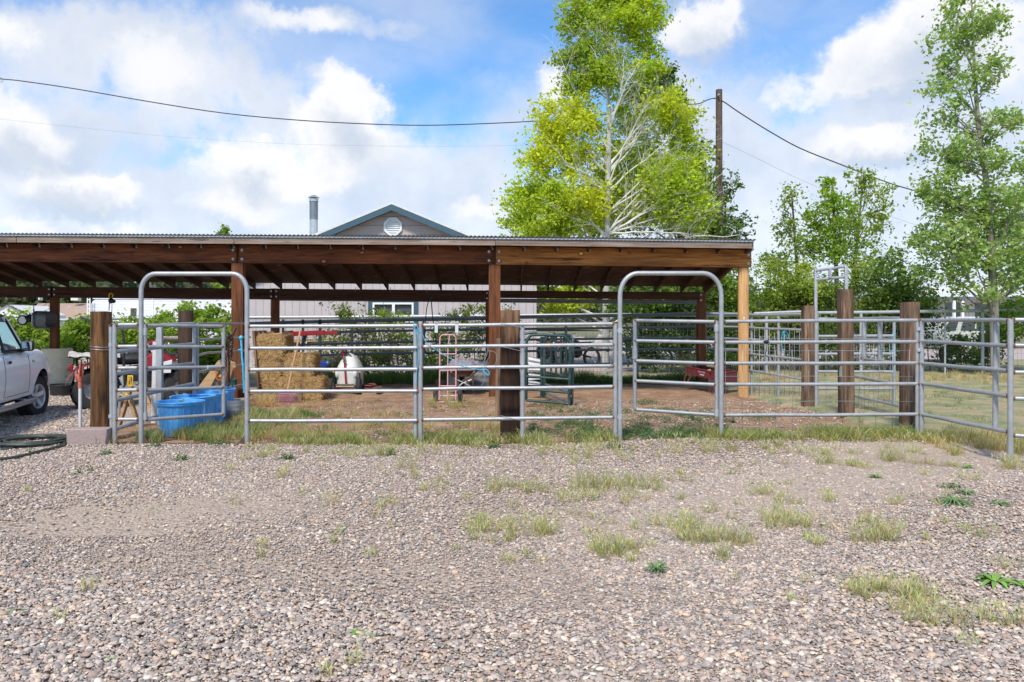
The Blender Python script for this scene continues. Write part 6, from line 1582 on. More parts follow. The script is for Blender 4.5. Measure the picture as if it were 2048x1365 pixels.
# white building and vehicle at the right, behind the trees
hr = thing('house', G(1960, 42), 'white building with a pale metal roof behind the right hedge', 'building')
Yv = 42.0
mb = MB(); mb.prism([P(1840, 575, Yv), P(2200, 575, Yv), P(2200, 660, Yv), P(1840, 660, Yv)], (0, 9, 0)); mb.build('wall', M['stucco'], hr)
mb = MB(); mb.add([P(1835, 596, Yv-1.2), P(2210, 596, Yv-1.2), P(2210, 548, Yv+4), P(1850, 548, Yv+4)], [(0, 1, 2, 3)]); mb.build('roof', M['white_metal'], hr)
mb = MB(); mb.bar(P(1835, 597, Yv-1.25), P(2210, 597, Yv-1.25), .1, .16); mb.build('eave', M['grey_wall'], hr)
for px in (1908, 1925):
    mb = MB(); mb.bar(P(px, 600, Yv-1.2), P(px, 640, Yv-1.2), .12, .12); mb.build('porch_post', M['vinyl'], hr)
for px in (1890, 1950, 2010):
    mb = MB(); mb.bb(X(px, Yv), X(px, Yv)+1.0, Yv-.04, Yv-.01, P(0, 640, Yv).z, P(0, 606, Yv).z); mb.build('window', M['glass'], hr)
sv = thing('parked_suv', G(1930, 27), 'white vehicle parked behind the wire fence at the right, screened by leaves', 'vehicle')
Yv = 27.0
pl = [(1868, 700), (1868, 668), (1880, 662), (1896, 640), (1902, 634), (1990, 634), (2000, 645), (2004, 668), (2004, 700)]
mb = MB(); mb.prism([P(a_, b_, Yv) for a_, b_ in pl], (0, 1.8, 0)); mb.build('body', M['stucco'], sv, bevel=.06)
for k, q in enumerate((((1887, 661), (1900, 643), (1917, 643), (1912, 661)), ((1922, 661), (1927, 643), (1950, 643), (1950, 661)), ((1954, 661), (1954, 643), (1986, 643), (1990, 661)))):
    mb = MB(); mb.prism([P(a_, b_, Yv-.03) for a_, b_ in q], (0, .028, 0)); mb.build('window', M['glass'], sv)
for px in (1900, 1975):
    mt, mr_ = MB(), MB(); c = P(px, 700, Yv+.1); c.z = .36; wheel(c, .36, .24, (0, 1, 0), mt, mr_, .6); w_ = mt.build('wheel', M['rubber'], sv, ang=30); mr_.build('rim', M['chrome_dull'], w_, ang=30)

# dirt bikes by the lane
def bike(px, Yv, lab, s=1.0, colr='white_metal', acc='orange_plastic', rz=.4):
    k = Kit('dirt_bike', G(px, Yv), lab, 'dirt bike', 'dirt bikes parked beyond the back fence', rz)
    for lx in (-.62, .62):
        mb = MB(); c = Vector((lx, 0, .32)); m_ = Matrix.Rotation(PI/2, 3, 'X'); mb.tube([c+Vector((.29*math.cos(a), 0, .29*math.sin(a))) for a in [2*PI*i/20 for i in range(20)]], .045, 8, closed=True)
        w = k.part('wheel', mb, M['rubber']); mb = MB()
        for i in range(8): mb.tube([c, c+Vector((.27*math.cos(PI*i/4), 0, .27*math.sin(PI*i/4)))], .006, 4)
        k.part('spokes', mb, M['wire'], w)
    mb = MB(); mb.prism([(-.75, -.08, .82), (-.1, -.1, .80), (.25, -.1, .95), (.05, -.1, .62), (-.35, -.09, .72)], (0, .18, 0)); k.part('seat_and_tank', mb, M[acc], bevel=.02)
    mb = MB(); mb.ell((-.02, 0, .48), (.22, .13, .20), 12, 8); mb.tube([(-.62, 0, .32), (-.1, 0, .42), (.2, 0, .5), (.35, 0, .95)], .03, 6); k.part('engine', mb, M['black'])
    mb = MB(); mb.tube([(.62, -.08, .32), (.36, -.08, .98)], .025, 6); mb.tube([(.62, .08, .32), (.36, .08, .98)], .025, 6); mb.tube([(.3, -.36, 1.06), (.35, 0, 1.02), (.3, .36, 1.06)], .015, 6); k.part('fork', mb, M['chrome_dull'])
    mb = MB(); mb.prism([(.35, -.07, .68), (.8, -.05, .72), (.95, -.03, .66), (.6, -.07, .62)], (0, .12, 0)); mb.box((.45, 0, .92), (.03, .2, .24)); k.part('front_fender', mb, M[colr], bevel=.01)
bike(1092, 24.5, 'white and orange dirt bike seen through the green rack', 1, 'white_metal', 'orange_plastic', .9)
bike(1152, 25.5, 'black dirt bike with a yellow plate right of the green rack', 1, 'yellow', 'black', 2.4)
bike(1086, 30.5, 'red and white dirt bike furthest back behind the green rack', 1, 'red', 'white_metal', .2)

# pale rocks beyond the back fence
rg = random.Random(12); mb = MB()
for i in range(46):
    px = rg.uniform(1075, 1215) if i < 34 else rg.uniform(1500, 1600); Yv = rg.uniform(38, 44); s_ = rg.uniform(.15, .5)
    mb.ell(G(px, Yv)+Vector((0, 0, s_*.4+.25)), (s_, s_*.8, s_*.7), 8, 6, rough=.6, seed=i)
o = mb.build('rubble', M['rock']); tag(o, 'low heap of pale rubble beyond the lane behind the shed', 'rubble', kind='stuff')
# utility pole and lines
up = thing('utility_pole', G(1438, 28), 'tall dark wooden utility pole standing behind the right end of the shed', 'utility pole')
mb = MB(); a = P(1438, 180, 28); b = G(1438.5, 28); mb.tube([b, b.lerp(a, .5), a], [.128, .122, .112], 20); mb.build('pole', M['pole'], up, ang=40)
mb = MB(); c = P(1436, 191, 27.85); mb.cyl(c, c+Vector((0, -.12, 0)), .03, 10); mb.cyl(c+Vector((0, .5, 0)), c, .012, 6); mb.build('insulator', M['chrome_dull'], up)
cord([(1436, 196), (1418, 199), (1400, 207), (1376, 210), (1300, 219), (1180, 233), (1080, 242), (960, 248), (850, 251), (740, 248.5), (600, 241), (450, 227), (300, 204), (150, 178), (40, 162), (0, 158), (-80, 147)], 28, .019, M['cable'], 'overhead_cable', 'long sagging overhead cable running from the pole to the upper left', 'cable')
mb = MB(); mb.tube([P(2, 160, 28)+Vector((.06*math.cos(a), 0, .08*math.sin(a))) for a in [2*PI*i/12 for i in range(12)]], .012, 5, closed=True); one(mb, 'cable_clamp', M['chrome_dull'], 'small ring clamp on the overhead cable at the left edge', 'clamp')
cord([(1441, 201), (1452, 207), (1466, 217), (1490, 233), (1540, 264), (1600, 297), (1680, 329), (1760, 360), (1812, 377), (1900, 400), (2060, 436)], 27.9, .022, M['cable'], 'overhead_cable', 'twisted overhead cable dropping from the pole towards the right trees', 'cable')
cord([(1436, 278), (1300, 285), (1000, 292), (800, 293), (600, 289), (500, 284), (300, 270), (-60, 232)], 28, .0025, M['wire_dark'], 'overhead_wire', 'hair-thin lower wire running left from the pole', 'wire')
cord([(1441, 283), (1470, 296), (1520, 320), (1580, 350), (1660, 385), (1800, 440), (2060, 520)], 27.9, .004, M['wire_dark'], 'overhead_wire', 'hair-thin lower wire running right from the pole', 'wire')

# ------------------------------------------------------------------ foliage
rs = np.random.RandomState(11)
def fbm3(p, s, seed=0):
    """cheap smooth noise on an array of points"""
    out = np.zeros(len(p)); a = 1; q = p*s+seed
    for k in range(3):
        out += a*(np.sin(q[:, 0]*1.7+np.cos(q[:, 1]*1.3+seed)*2)*np.cos(q[:, 2]*1.9+np.sin(q[:, 0]*.9)*1.5)); a *= .5; q = q*2.03+1.7
    return out
def leaf_mesh(name, pts, size, cols, parent=None, mat='leaf', vary=.6, up=.35, shape=.62, seed=0):
    """one folded leaf of two quads per point; cols: (n,3)"""
    n = len(pts); r = np.random.RandomState(seed+5)
    d = r.normal(size=(n, 3)); d[:, 2] = d[:, 2]*.7-.25; d /= np.linalg.norm(d, axis=1)[:, None]
    nn = r.normal(size=(n, 3)); nn[:, 2] = np.abs(nn[:, 2])+up; nn -= d*(nn*d).sum(1)[:, None]; nn /= np.linalg.norm(nn, axis=1)[:, None]
    s = np.cross(d, nn); sz = size*(1+vary*r.uniform(-1, 1, n))[:, None]
    v = np.empty((n, 6, 3))
    v[:, 0] = pts-d*sz*.5; v[:, 1] = pts-d*sz*.05+s*sz*shape*.5+nn*sz*.10; v[:, 2] = pts+d*sz*.5; v[:, 3] = pts-d*sz*.05-s*sz*shape*.5+nn*sz*.10
    v = v[:, :4]
    v = v.reshape(-1, 3)
    org = np.array(ORG.get(parent.name, Vector())) if parent else np.zeros(3); v = v-org
    me = bpy.data.meshes.new(name); me.vertices.add(n*4); me.vertices.foreach_set('co', v.astype(np.float32).ravel())
    # two triangles per leaf, folded along the midrib
    me.loops.add(n*6); idx = (np.arange(n)[:, None]*4+np.array([0, 1, 2, 0, 2, 3])).astype(np.int32)
    me.loops.foreach_set('vertex_index', idx.ravel()); me.polygons.add(n*2)
    me.polygons.foreach_set('loop_start', (np.arange(n*2)*3).astype(np.int32)); me.polygons.foreach_set('loop_total', np.full(n*2, 3, np.int32))
    me.update(calc_edges=True)
    ca = me.color_attributes.new('Col', 'FLOAT_COLOR', 'POINT'); c4 = np.ones((n, 4, 4), np.float32); c4[:, :, :3] = cols[:, None, :]; ca.data.foreach_set('color', c4.ravel())
    me.materials.append(M[mat]); o = bpy.data.objects.new(name, me); COL.objects.link(o)
    if parent: o.parent = parent; ORG[o.name] = Vector(org)
    return o
def cvar(base, n, r, hv=.12, vv=.25):
    c = np.array(base)[None, :]*(1+vv*r.uniform(-1, 1, (n, 1)))*(1+hv*r.uniform(-1, 1, (n, 3))); return np.clip(c, .003, 1)
def clump_pts(px, py, rx, ry, Yv, depth, n, r, gap=.0, seed=0, fine=2.2, sub=26):
    """leaf points of one crown region: sub-clumps spread through an ellipsoid, each a loose ball of leaves"""
    c = P(px, py, Yv); ax = rx*Yv/F; az = ry*Yv/F
    k = max(3, int(sub)); q = r.normal(size=(k, 3)); q /= np.linalg.norm(q, axis=1)[:, None]; q *= r.uniform(.15, 1, (k, 1))**.5
    q = q*np.array([ax, depth, az])+np.array(c)
    w = r.randint(0, k, n); cr = min(ax, az, depth)*.30+.05
    p = q[w]+r.normal(size=(n, 3))*np.array([cr*1.1, cr, cr*.8])*r.uniform(.4, 1.15, (k, 1))[w]
    f = fbm3(p, fine, seed+px*.01); return p[f > gap-.9]
def limb(mb, a, b, r0, r1, r, sag=.08, n=6, rg=None):
    a = Vector(a); b = Vector(b); L = (b-a).length; pts = []; off = Vector((rg.uniform(-1, 1), rg.uniform(-1, 1), 0))*L*.06
    for i in range(n+1):
        t_ = i/n; p = a.lerp(b, t_)+off*math.sin(PI*t_)+Vector((rg.uniform(-1, 1), rg.uniform(-1, 1), rg.uniform(-1, 1)))*L*.012*(0 < i < n); p.z += -sag*L*math.sin(PI*t_)
        pts.append(p)
    mb.tube(pts, [r0+(r1-r0)*i/n for i in range(n+1)], 7 if r0 > .03 else 5, caps=False); return pts
def twigs(mb, pts, r, rg, k=6, L=.9, up=.5, lvl=1):
    for i in range(k):
        t_ = rg.uniform(.25, 1); j = min(len(pts)-2, int(t_*(len(pts)-1))); p = pts[j].lerp(pts[j+1], rg.random())
        d = (pts[j+1]-pts[j]).normalized(); v = Vector((rg.gauss(0, 1), rg.gauss(0, 1), rg.gauss(0, .7)+up)); v = (v-d*v.dot(d)*.6+d*.9).normalized()
        ln = L*rg.uniform(.5, 1.1); q = limb(mb, p, p+v*ln, r, r*.25, r, -.05, 4, rg)
        if lvl > 0: twigs(mb, q, r*.45, rg, 4, L*.5, up*.6, lvl-1)
def tree(name, label, px, Yv, trunk, regions, size, mat_b, cat='tree', group=None, r0=.1, leafseed=0, bare=None, limbs=True, crownname='crown', twig=.008):
    """trunk: [(px, py, dy, radius)...]; regions: (px, py, rx, ry, depth, n, colour, gap)"""
    r = np.random.RandomState(leafseed+3); rg = random.Random(leafseed)
    t = thing(name, G(px, Yv), label, cat, group)
    tp = [P(a, b, Yv+c) for a, b, c, _ in trunk]; tr = [q[3] for q in trunk]
    mb = MB(); sp = smooth(tp, 3); rr = list(np.interp(np.linspace(0, 1, len(sp)), np.linspace(0, 1, len(tr)), tr)); mb.tube(sp, rr, 12, caps=True); tk_ = mb.build('trunk', M[mat_b], t, ang=60)
    mb = MB(); P_, C_ = [], []
    for (a, b, rx, ry, dp, n, colr, gap) in regions:
        dy = 1.35 if (bare and abs(a-1225) < 75 and b > 180) else 0
        pts = clump_pts(a, b, rx, ry, Yv+dy, dp, n, r, gap, leafseed, sub=max(8, rx*ry/90)); P_.append(pts)
        f = fbm3(pts, 1.1, leafseed)[:, None]; f = np.clip(.5+.35*f, 0, 1)
        if isinstance(colr[0], tuple): base = np.array(colr[0])*(1-f)+np.array(colr[1])*f
        else: base = np.tile(np.array(colr), (len(pts), 1))
        base = base*(1+.28*r.uniform(-1, 1, (len(pts), 1)))*(1+.10*r.uniform(-1, 1, (len(pts), 3))); C_.append(np.clip(base, .004, 1))
        if limbs:
            c = P(a, b, Yv+dy); zt = c.z-.55*abs(c.x-sp[0].x)-ry*Yv/F*.6
            j = min(range(len(sp)), key=lambda i: abs(sp[i].z-zt)); s0 = sp[j]
            for k in range(3 if rx > 40 else 2):
                e = c+Vector((rg.uniform(-.6, .6)*rx*Yv/F, rg.uniform(-.6, .6)*dp, rg.uniform(-.3, .7)*ry*Yv/F)); q = limb(mb, s0+Vector((0, 0, rg.uniform(-.2, .2))), e, max(.012, rr[j]*.38), .008, r, .03, 7, rg)
                twigs(mb, q, twig, rg, 6, .45*min(rx, ry)*Yv/F*1.4, .4, 1)
    if bare: bare(mb, sp, rr, rg)
    if mb.v: mb.build('limbs', M['deadtwig'] if bare else M[mat_b], t, ang=70)
    leaf_mesh(crownname, np.concatenate(P_), size, np.concatenate(C_), t, seed=leafseed)
    return t
GR = (.28, .39, .045); LIME = (.52, .62, .055); YEL = (.60, .61, .04); MID = (.42, .50, .05); DK = (.06, .12, .034); OLV = (.17, .26, .055)
def bare_aspen(mb, sp, rr, rg):
    # leafless pale limbs fanning out over the right half
    for (sy, ex, ey, dy) in ((455, 1420, 380, -1.2), (470, 1400, 425, -1.5), (430, 1395, 310, -1.0), (400, 1360, 260, -.8), (350, 1330, 205, -.8), (440, 1110, 370, -1.3), (400, 1130, 330, -1.2), (300, 1130, 140, -.9), (260, 1280, 120, -.9), (240, 1180, 90, -.6), (280, 1250, 100, -.6), (500, 1480, 470, -1.6), (480, 1120, 430, -1.4), (380, 1300, 205, -1.3), (460, 1340, 330, -1.8), (490, 1380, 470, -1.8)):
        zt = P(0, sy, 24).z; j = min(range(len(sp)), key=lambda i: abs(sp[i].z-zt))
        q = limb(mb, sp[j], P(ex, ey, 24+dy*.55), max(.026, rr[j]*.36), .008, 0, -.04, 9, rg); twigs(mb, q, .008, rg, 11, 1.1, .55, 2)
YLM = (.58, .64, .045)
tree('aspen_tree', 'tall aspen with yellow and lime leaves and bare white limbs behind the shed', 1212, 24,
     [(1211, 742, 0, .115), (1212, 600, 0, .105), (1214, 470, 0, .095), (1216, 340, 0, .085), (1218, 230, 0, .065), (1212, 130, 0, .035), (1210, 20, 0, .02), (1212, -60, 0, .01)],
     [(1140, 250, 72, 62, .9, 7020, (YEL, YLM), .25), (1105, 320, 66, 40, .9, 4050, (YEL, YLM), .3), (1080, 400, 66, 48, 1.1, 6210, (LIME, MID), .25), (1085, 452, 72, 40, 1.2, 5940, (LIME, MID), .2), (1150, 400, 60, 60, 1.1, 4860, (YEL, YLM), .35),
      (1155, 130, 42, 62, .7, 4590, (MID, GR), .2), (1150, 40, 30, 42, .6, 1755, (MID, GR), .3), (1225, 30, 55, 60, .8, 6210, (LIME, MID), .1), (1290, 40, 32, 55, .7, 2970, (MID, LIME), .3), (1285, 140, 34, 60, .8, 4050, (MID, LIME), .2), (1210, 130, 40, 50, .8, 3510, (MID, LIME), .35), (1240, -40, 60, 50, .8, 3240, (LIME, MID), .1),
      (1265, 220, 40, 50, .9, 3673, (MID, LIME), .35), (1330, 230, 52, 48, .9, 4237, (LIME, YEL), .45), (1370, 300, 36, 50, .8, 2769, (LIME, MID), .4), (1260, 320, 60, 60, 1.1, 5679, (LIME, MID), .3), (1330, 370, 60, 60, 1.1, 6844, (LIME, MID), .25), (1250, 420, 80, 50, 1.3, 5791, (LIME, MID), .2), (1370, 420, 55, 60, 1.1, 5215, (LIME, MID), .3),
      (1200, 330, 40, 60, 1.0, 1893, (YEL, YLM), .5), (1110, 600, 75, 26, 1.1, 3105, (LIME, MID), .3), (1180, 560, 60, 30, 1.0, 2160, (LIME, MID), .3), (1290, 590, 60, 28, 1.0, 2430, (MID, GR), .35)],
     .105, 'bark', leafseed=1, bare=bare_aspen)
tree('cottonwood_tree', 'dark green tree standing just behind the right side of the aspen', 1370, 28,
     [(1365, 742, 0, .14), (1362, 500, 0, .12), (1350, 300, 0, .08), (1340, 140, 0, .03)],
     [(1335, 190, 32, 52, 1.0, 1900, (OLV, DK), .2), (1352, 250, 26, 40, .9, 1100, (OLV, DK), .25), (1395, 350, 34, 90, 1.2, 3000, (OLV, DK), .2), (1310, 400, 95, 90, 1.4, 4200, (OLV, DK), .3), (1400, 450, 45, 46, 1.2, 2600, (OLV, DK), .2), (1180, 430, 90, 60, 1.4, 2400, (OLV, DK), .35)],
     .13, 'bark_dark', leafseed=2)
tree('small_tree', 'thin dark leaved tree rising on both sides of the utility pole', 1455, 30,
     [(1455, 742, 0, .07), (1450, 560, 0, .06), (1450, 430, 0, .04), (1455, 370, 0, .02)],
     [(1418, 372, 22, 40, .8, 420, (OLV, DK), .4), (1462, 370, 22, 26, .8, 360, (OLV, DK), .4), (1450, 425, 26, 34, .8, 620, (OLV, DK), .3), (1478, 460, 26, 26, .8, 460, (OLV, DK), .35), (1430, 470, 40, 30, .9, 700, (OLV, DK), .3)],
     .13, 'bark_dark', leafseed=3)
tree('shade_tree', 'dense dark leaved tree seen under the right end of the shed', 1360, 22.2,
     [(1380, 742, 0, .08), (1375, 640, 0, .06), (1370, 560, 0, .04), (1368, 520, 0, .02)],
     [(1270, 610, 50, 50, .7, 3000, (OLV, DK), .1), (1340, 600, 60, 56, .7, 4800, (GR, DK), .05), (1420, 610, 50, 60, .7, 4800, (GR, DK), .05), (1330, 690, 90, 50, .6, 5200, (OLV, DK), .05), (1450, 690, 50, 44, .6, 2400, (OLV, DK), .1)],
     .10, 'bark_dark', leafseed=4, limbs=True)
# trees in the middle right
OG = (.33, .40, .08); GN = (.27, .42, .06)
tree('slender_tree', 'sparse upright tree with small leaves left of the tall silver pipe frame', 1590, 27,
     [(1600, 742, 0, .09), (1598, 600, 0, .07), (1590, 480, 0, .045), (1583, 380, 0, .015)],
     [(1578, 410, 20, 34, .7, 420, (OG, GR), .45), (1570, 460, 26, 34, .8, 620, (OG, GR), .4), (1600, 500, 34, 34, .8, 700, (OG, GR), .4), (1560, 520, 34, 30, .9, 620, (OG, OLV), .35)],
     .105, 'bark_dark', leafseed=5)
tree('slender_tree', 'leafy upright tree with a rounded top right behind the silver pipe frame', 1665, 26,
     [(1672, 742, 0, .10), (1674, 600, 0, .08), (1670, 480, 0, .05), (1665, 370, 0, .02)],
     [(1664, 385, 20, 28, .7, 900, (GN, LIME), .15), (1650, 440, 32, 36, .8, 1300, (GN, GR), .25), (1690, 430, 24, 40, .8, 800, (GN, GR), .35), (1640, 490, 38, 40, .9, 1500, (GN, GR), .25), (1680, 500, 34, 36, .9, 1100, (GN, GR), .3)],
     .105, 'bark_dark', leafseed=6)
tree('slender_tree', 'tallest of the thin trees between the tie posts, with wispy bare twigs on top', 1730, 26.5,
     [(1702, 742, 0, .10), (1705, 600, 0, .08), (1712, 500, 0, .055), (1722, 400, 0, .03), (1728, 340, 0, .012)],
     [(1722, 350, 28, 22, .6, 420, (OG, GR), .5), (1740, 390, 34, 30, .8, 620, (OG, GR), .45), (1762, 430, 22, 40, .8, 560, (OG, GR), .4), (1730, 450, 34, 36, .8, 900, (OG, GR), .35), (1740, 510, 44, 30, .9, 1100, (GN, GR), .3)],
     .105, 'bark_dark', leafseed=7)
PO = (.44, .54, .20); PD = (.24, .36, .095)
M['bark_grey'] = wood('grey_bark', (.16, .14, .12), (.40, .37, .32), 2, (.07, .055, .045), .6, .9, 0, .6, .5)
tree('poplar_tree', 'tall grey green poplar with glossy leaves at the right edge', 1990, 20.5,
     [(1990, 740, 0, .12), (1988, 620, 0, .11), (1982, 500, 0, .085), (1972, 360, 0, .07), (1956, 240, 0, .055), (1948, 120, 0, .035), (1944, 20, 0, .018), (1942, -50, 0, .008)],
     [(1940, 20, 40, 48, .6, 1022, (PO, PD), .35), (1915, 85, 42, 44, .6, 1090, (PO, PD), .3), (1975, 60, 30, 46, .6, 681, (PO, PD), .4), (1900, 160, 46, 42, .7, 1158, (PO, PD), .35), (1975, 150, 34, 44, .7, 681, (PO, PD), .4), (1905, 225, 46, 30, .7, 749, (PO, PD), .45),
      (1985, 250, 44, 34, .8, 681, (PO, PD), .4), (2040, 230, 26, 36, .6, 477, (PO, PD), .35), (1880, 300, 56, 30, .8, 886, (PO, PD), .4), (1950, 320, 60, 36, .9, 1499, (PO, PD), .25), (2030, 330, 40, 34, .8, 613, (PO, PD), .4),
      (1880, 385, 56, 40, .9, 1568, (PO, PD), .25), (1960, 410, 70, 46, 1.0, 2454, (PO, PD), .15), (2040, 430, 46, 46, .9, 1363, (PO, PD), .25), (1890, 470, 66, 44, 1.0, 2182, (PO, PD), .2), (1990, 500, 80, 44, 1.1, 2659, (PO, PD), .2), (1900, 540, 60, 36, 1.0, 1363, (PO, PD), .35), (2040, 550, 50, 40, 1.0, 1022, (PO, PD), .35), (1950, 590, 50, 30, .9, 613, (PO, PD), .45)],
     .105, 'bark_grey', leafseed=8)
tree('poplar_tree', 'dark trunked poplar crown cut off low at the right edge of the picture', 2120, 21.5,
     [(2120, 742, 0, .1), (2110, 600, 0, .09), (2100, 480, 0, .06), (2090, 380, 0, .03)],
     [(2080, 400, 46, 60, .9, 1499, (PO, PD), .2), (2080, 520, 50, 60, 1.0, 1773, (PO, PD), .2), (2050, 640, 60, 44, 1.0, 1636, (GN, GR), .3), (2010, 650, 40, 40, .8, 1022, (GN, DK), .3)],
     .11, 'bark_dark', leafseed=9)
tp_ = tree('young_conifer', 'tip of a small tree peeping over the left part of the shed roof', 447, 40,
     [(447, 660, 0, .12), (447, 520, 0, .08), (446, 460, 0, .02)],
     [(447, 463, 11, 11, .4, 160, (GR, OLV), .3), (446, 490, 20, 24, .6, 500, (GR, OLV), .2), (447, 560, 30, 50, .8, 900, (GR, OLV), .2)],
     .2, 'bark_dark', leafseed=10)
# shrubs: each with stems and foliage
def shrub(name, label, px, Yv, regions, size, seed, stems=9, group=None, h=1.6):
    r = np.random.RandomState(seed+3); rg = random.Random(seed); t = thing(name, G(px, Yv), label, 'shrub', group)
    P_, C_ = [], []; mb = MB()
    for (a, b, rx, ry, dp, n, colr, gap) in regions:
        pts = clump_pts(a, b, rx, ry, Yv, dp, n, r, gap, seed, sub=max(8, rx*ry/70)); pts = pts[pts[:, 2] > .03]; P_.append(pts); f = fbm3(pts, 1.6, seed)[:, None]; f = np.clip(.5+.35*f, 0, 1)
        base = np.array(colr[0])*(1-f)+np.array(colr[1])*f; base = base*(1+.3*r.uniform(-1, 1, (len(pts), 1)))*(1+.1*r.uniform(-1, 1, (len(pts), 3))); C_.append(np.clip(base, .004, 1))
        for k in range(max(2, stems//len(regions))):
            g = G(a+rg.uniform(-.6, .6)*rx, Yv+rg.uniform(-.3, .3)*dp); e = P(a+rg.uniform(-.8, .8)*rx, b-ry*rg.uniform(.1, .95), Yv+rg.uniform(-.5, .5)*dp); q = limb(mb, g, e, .016, .005, 0, -.02, 6, rg); twigs(mb, q, .005, rg, 5, .35, .5, 1)
    mb.build('stems', M['bark_dark'], t, ang=70); leaf_mesh('foliage', np.concatenate(P_), size, np.concatenate(C_), t, seed=seed); return t
BRT = (.38, .50, .07); BR2 = (.20, .31, .045)
shrub('lilac_bush', 'bright green bush between the truck and the far left shed post', 60, 20.2, [(20, 665, 40, 34, .5, 1900, (BRT, BR2), .2), (75, 680, 44, 44, .5, 2400, (BRT, BR2), .2)], .10, 21, group='bright green bushes along the back fence')
shrub('lilac_bush', 'bright green bush right of the far left shed post', 152, 20.0, [(150, 690, 34, 44, .5, 1900, (BRT, BR2), .2), (172, 655, 18, 18, .4, 500, (BRT, BR2), .2), (146, 664, 16, 16, .3, 900, (GR, DK), .0)], .10, 22, group='bright green bushes along the back fence')
shrub('lilac_bush', 'bright green bush behind the quad bike and left arch', 250, 20.3, [(215, 680, 34, 34, .5, 1300, (BRT, BR2), .25), (265, 675, 40, 40, .5, 1900, (BRT, BR2), .25), (322, 665, 34, 36, .5, 1600, (BRT, BR2), .3), (330, 637, 16, 12, .3, 260, (BRT, BR2), .3)], .10, 23, group='bright green bushes along the back fence')
shrub('lilac_bush', 'tallest bright green bush rising behind the dark round post', 400, 19.9, [(380, 640, 22, 34, .4, 900, (BRT, BR2), .3), (430, 645, 34, 28, .4, 1200, (BRT, BR2), .25), (400, 690, 56, 46, .5, 3000, (BRT, BR2), .2), (460, 690, 24, 40, .4, 900, (BRT, BR2), .25), (440, 725, 50, 24, .4, 1200, (BR2, GR), .2)], .10, 24, group='bright green bushes along the back fence')
OC = (.27, .33, .07); OD = (.10, .145, .04)
shrub('wild_rose_bush', 'tangled olive green bush with an arching spray over the red boom', 720, 20.0, [(672, 613, 26, 9, .3, 300, (OC, OD), .3), (715, 625, 38, 18, .4, 1000, (OC, OD), .3), (690, 668, 60, 26, .5, 1700, (OC, OD), .3), (765, 640, 20, 22, .3, 500, (BRT, OC), .35), (700, 710, 80, 40, .5, 3400, (OC, OD), .15)], .062, 25)
shrub('wild_rose_bush', 'olive green bush behind the white sprayer and the panel joint', 800, 20.1, [(790, 645, 22, 18, .4, 500, (BRT, OC), .35), (785, 690, 60, 34, .5, 2600, (OC, OD), .2), (800, 725, 70, 34, .5, 3000, (OC, OD), .1)], .062, 26)
shrub('wild_rose_bush', 'dark olive bush behind the pink hand truck', 930, 20.2, [(945, 625, 28, 16, .4, 700, (OC, OD), .3), (900, 630, 20, 12, .3, 220, (OC, OD), .4), (925, 670, 66, 30, .5, 2600, (OC, OD), .2), (900, 718, 80, 36, .5, 3600, (GR, OD), .1), (1010, 660, 36, 40, .4, 900, (OC, OD), .35)], .062, 27)
# the hedge on the right, bush by bush
HG = [((.32, .43, .07), (.11, .18, .04)), ((.44, .52, .08), (.17, .25, .05)), ((.20, .32, .055), (.07, .13, .03)), ((.50, .56, .09), (.20, .29, .05))]
hb_ = [(1470, 610, 46, 70, 'dark rounded'), (1535, 600, 44, 78, 'dark'), (1590, 640, 40, 60, 'shady'), (1600, 575, 38, 40, 'thin topped'), (1660, 620, 44, 70, 'olive'), (1720, 600, 46, 74, 'broad bright'), (1775, 570, 50, 66, 'tall bright'), (1800, 650, 44, 56, 'low'), (1842, 600, 36, 60, 'shaggy'), (1905, 705, 50, 26, 'low leafy'), (1965, 700, 40, 30, 'sparse'), (1500, 680, 60, 40, 'low dark'), (1690, 690, 70, 44, 'low spreading')]
for i, (a, b, rx, ry, adj) in enumerate(hb_):
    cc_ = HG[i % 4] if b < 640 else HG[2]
    shrub('hedge_bush', adj+' green hedge bush ' + ('over the roof end left of the shortest tie post', 'directly left of the shortest tie post', 'behind the shortest tie post', 'at the foot of the slender sparse tree', 'between the silver frame and the tallest tie post', 'right of the tallest tie post', 'left of the corner tie post', 'hidden behind the corner tie post', 'right of the corner tie post', 'before the parked white vehicle', 'at the foot of the poplar trunk', 'behind the pale log post', 'behind the slanting mesh panel')[i], a, 22.6+.25*(i % 3), [(a, b, rx, ry, .55, 2900 if i < 8 else (2200 if i in (8, 11) else 620), cc_, .12), (a, min(705, b+ry*.7), rx, 40, .5, 1800 if i < 8 else (1200 if i in (8, 11, 12) else 420), (cc_[0], (.04, .07, .015)), .05)]+([(a+rg.uniform(-20, 20), b-ry*.8, rx*.6, ry*.4, .4, 420, cc_, .35)]), .085, 40+i, 10, 'hedge bushes along the right fence')
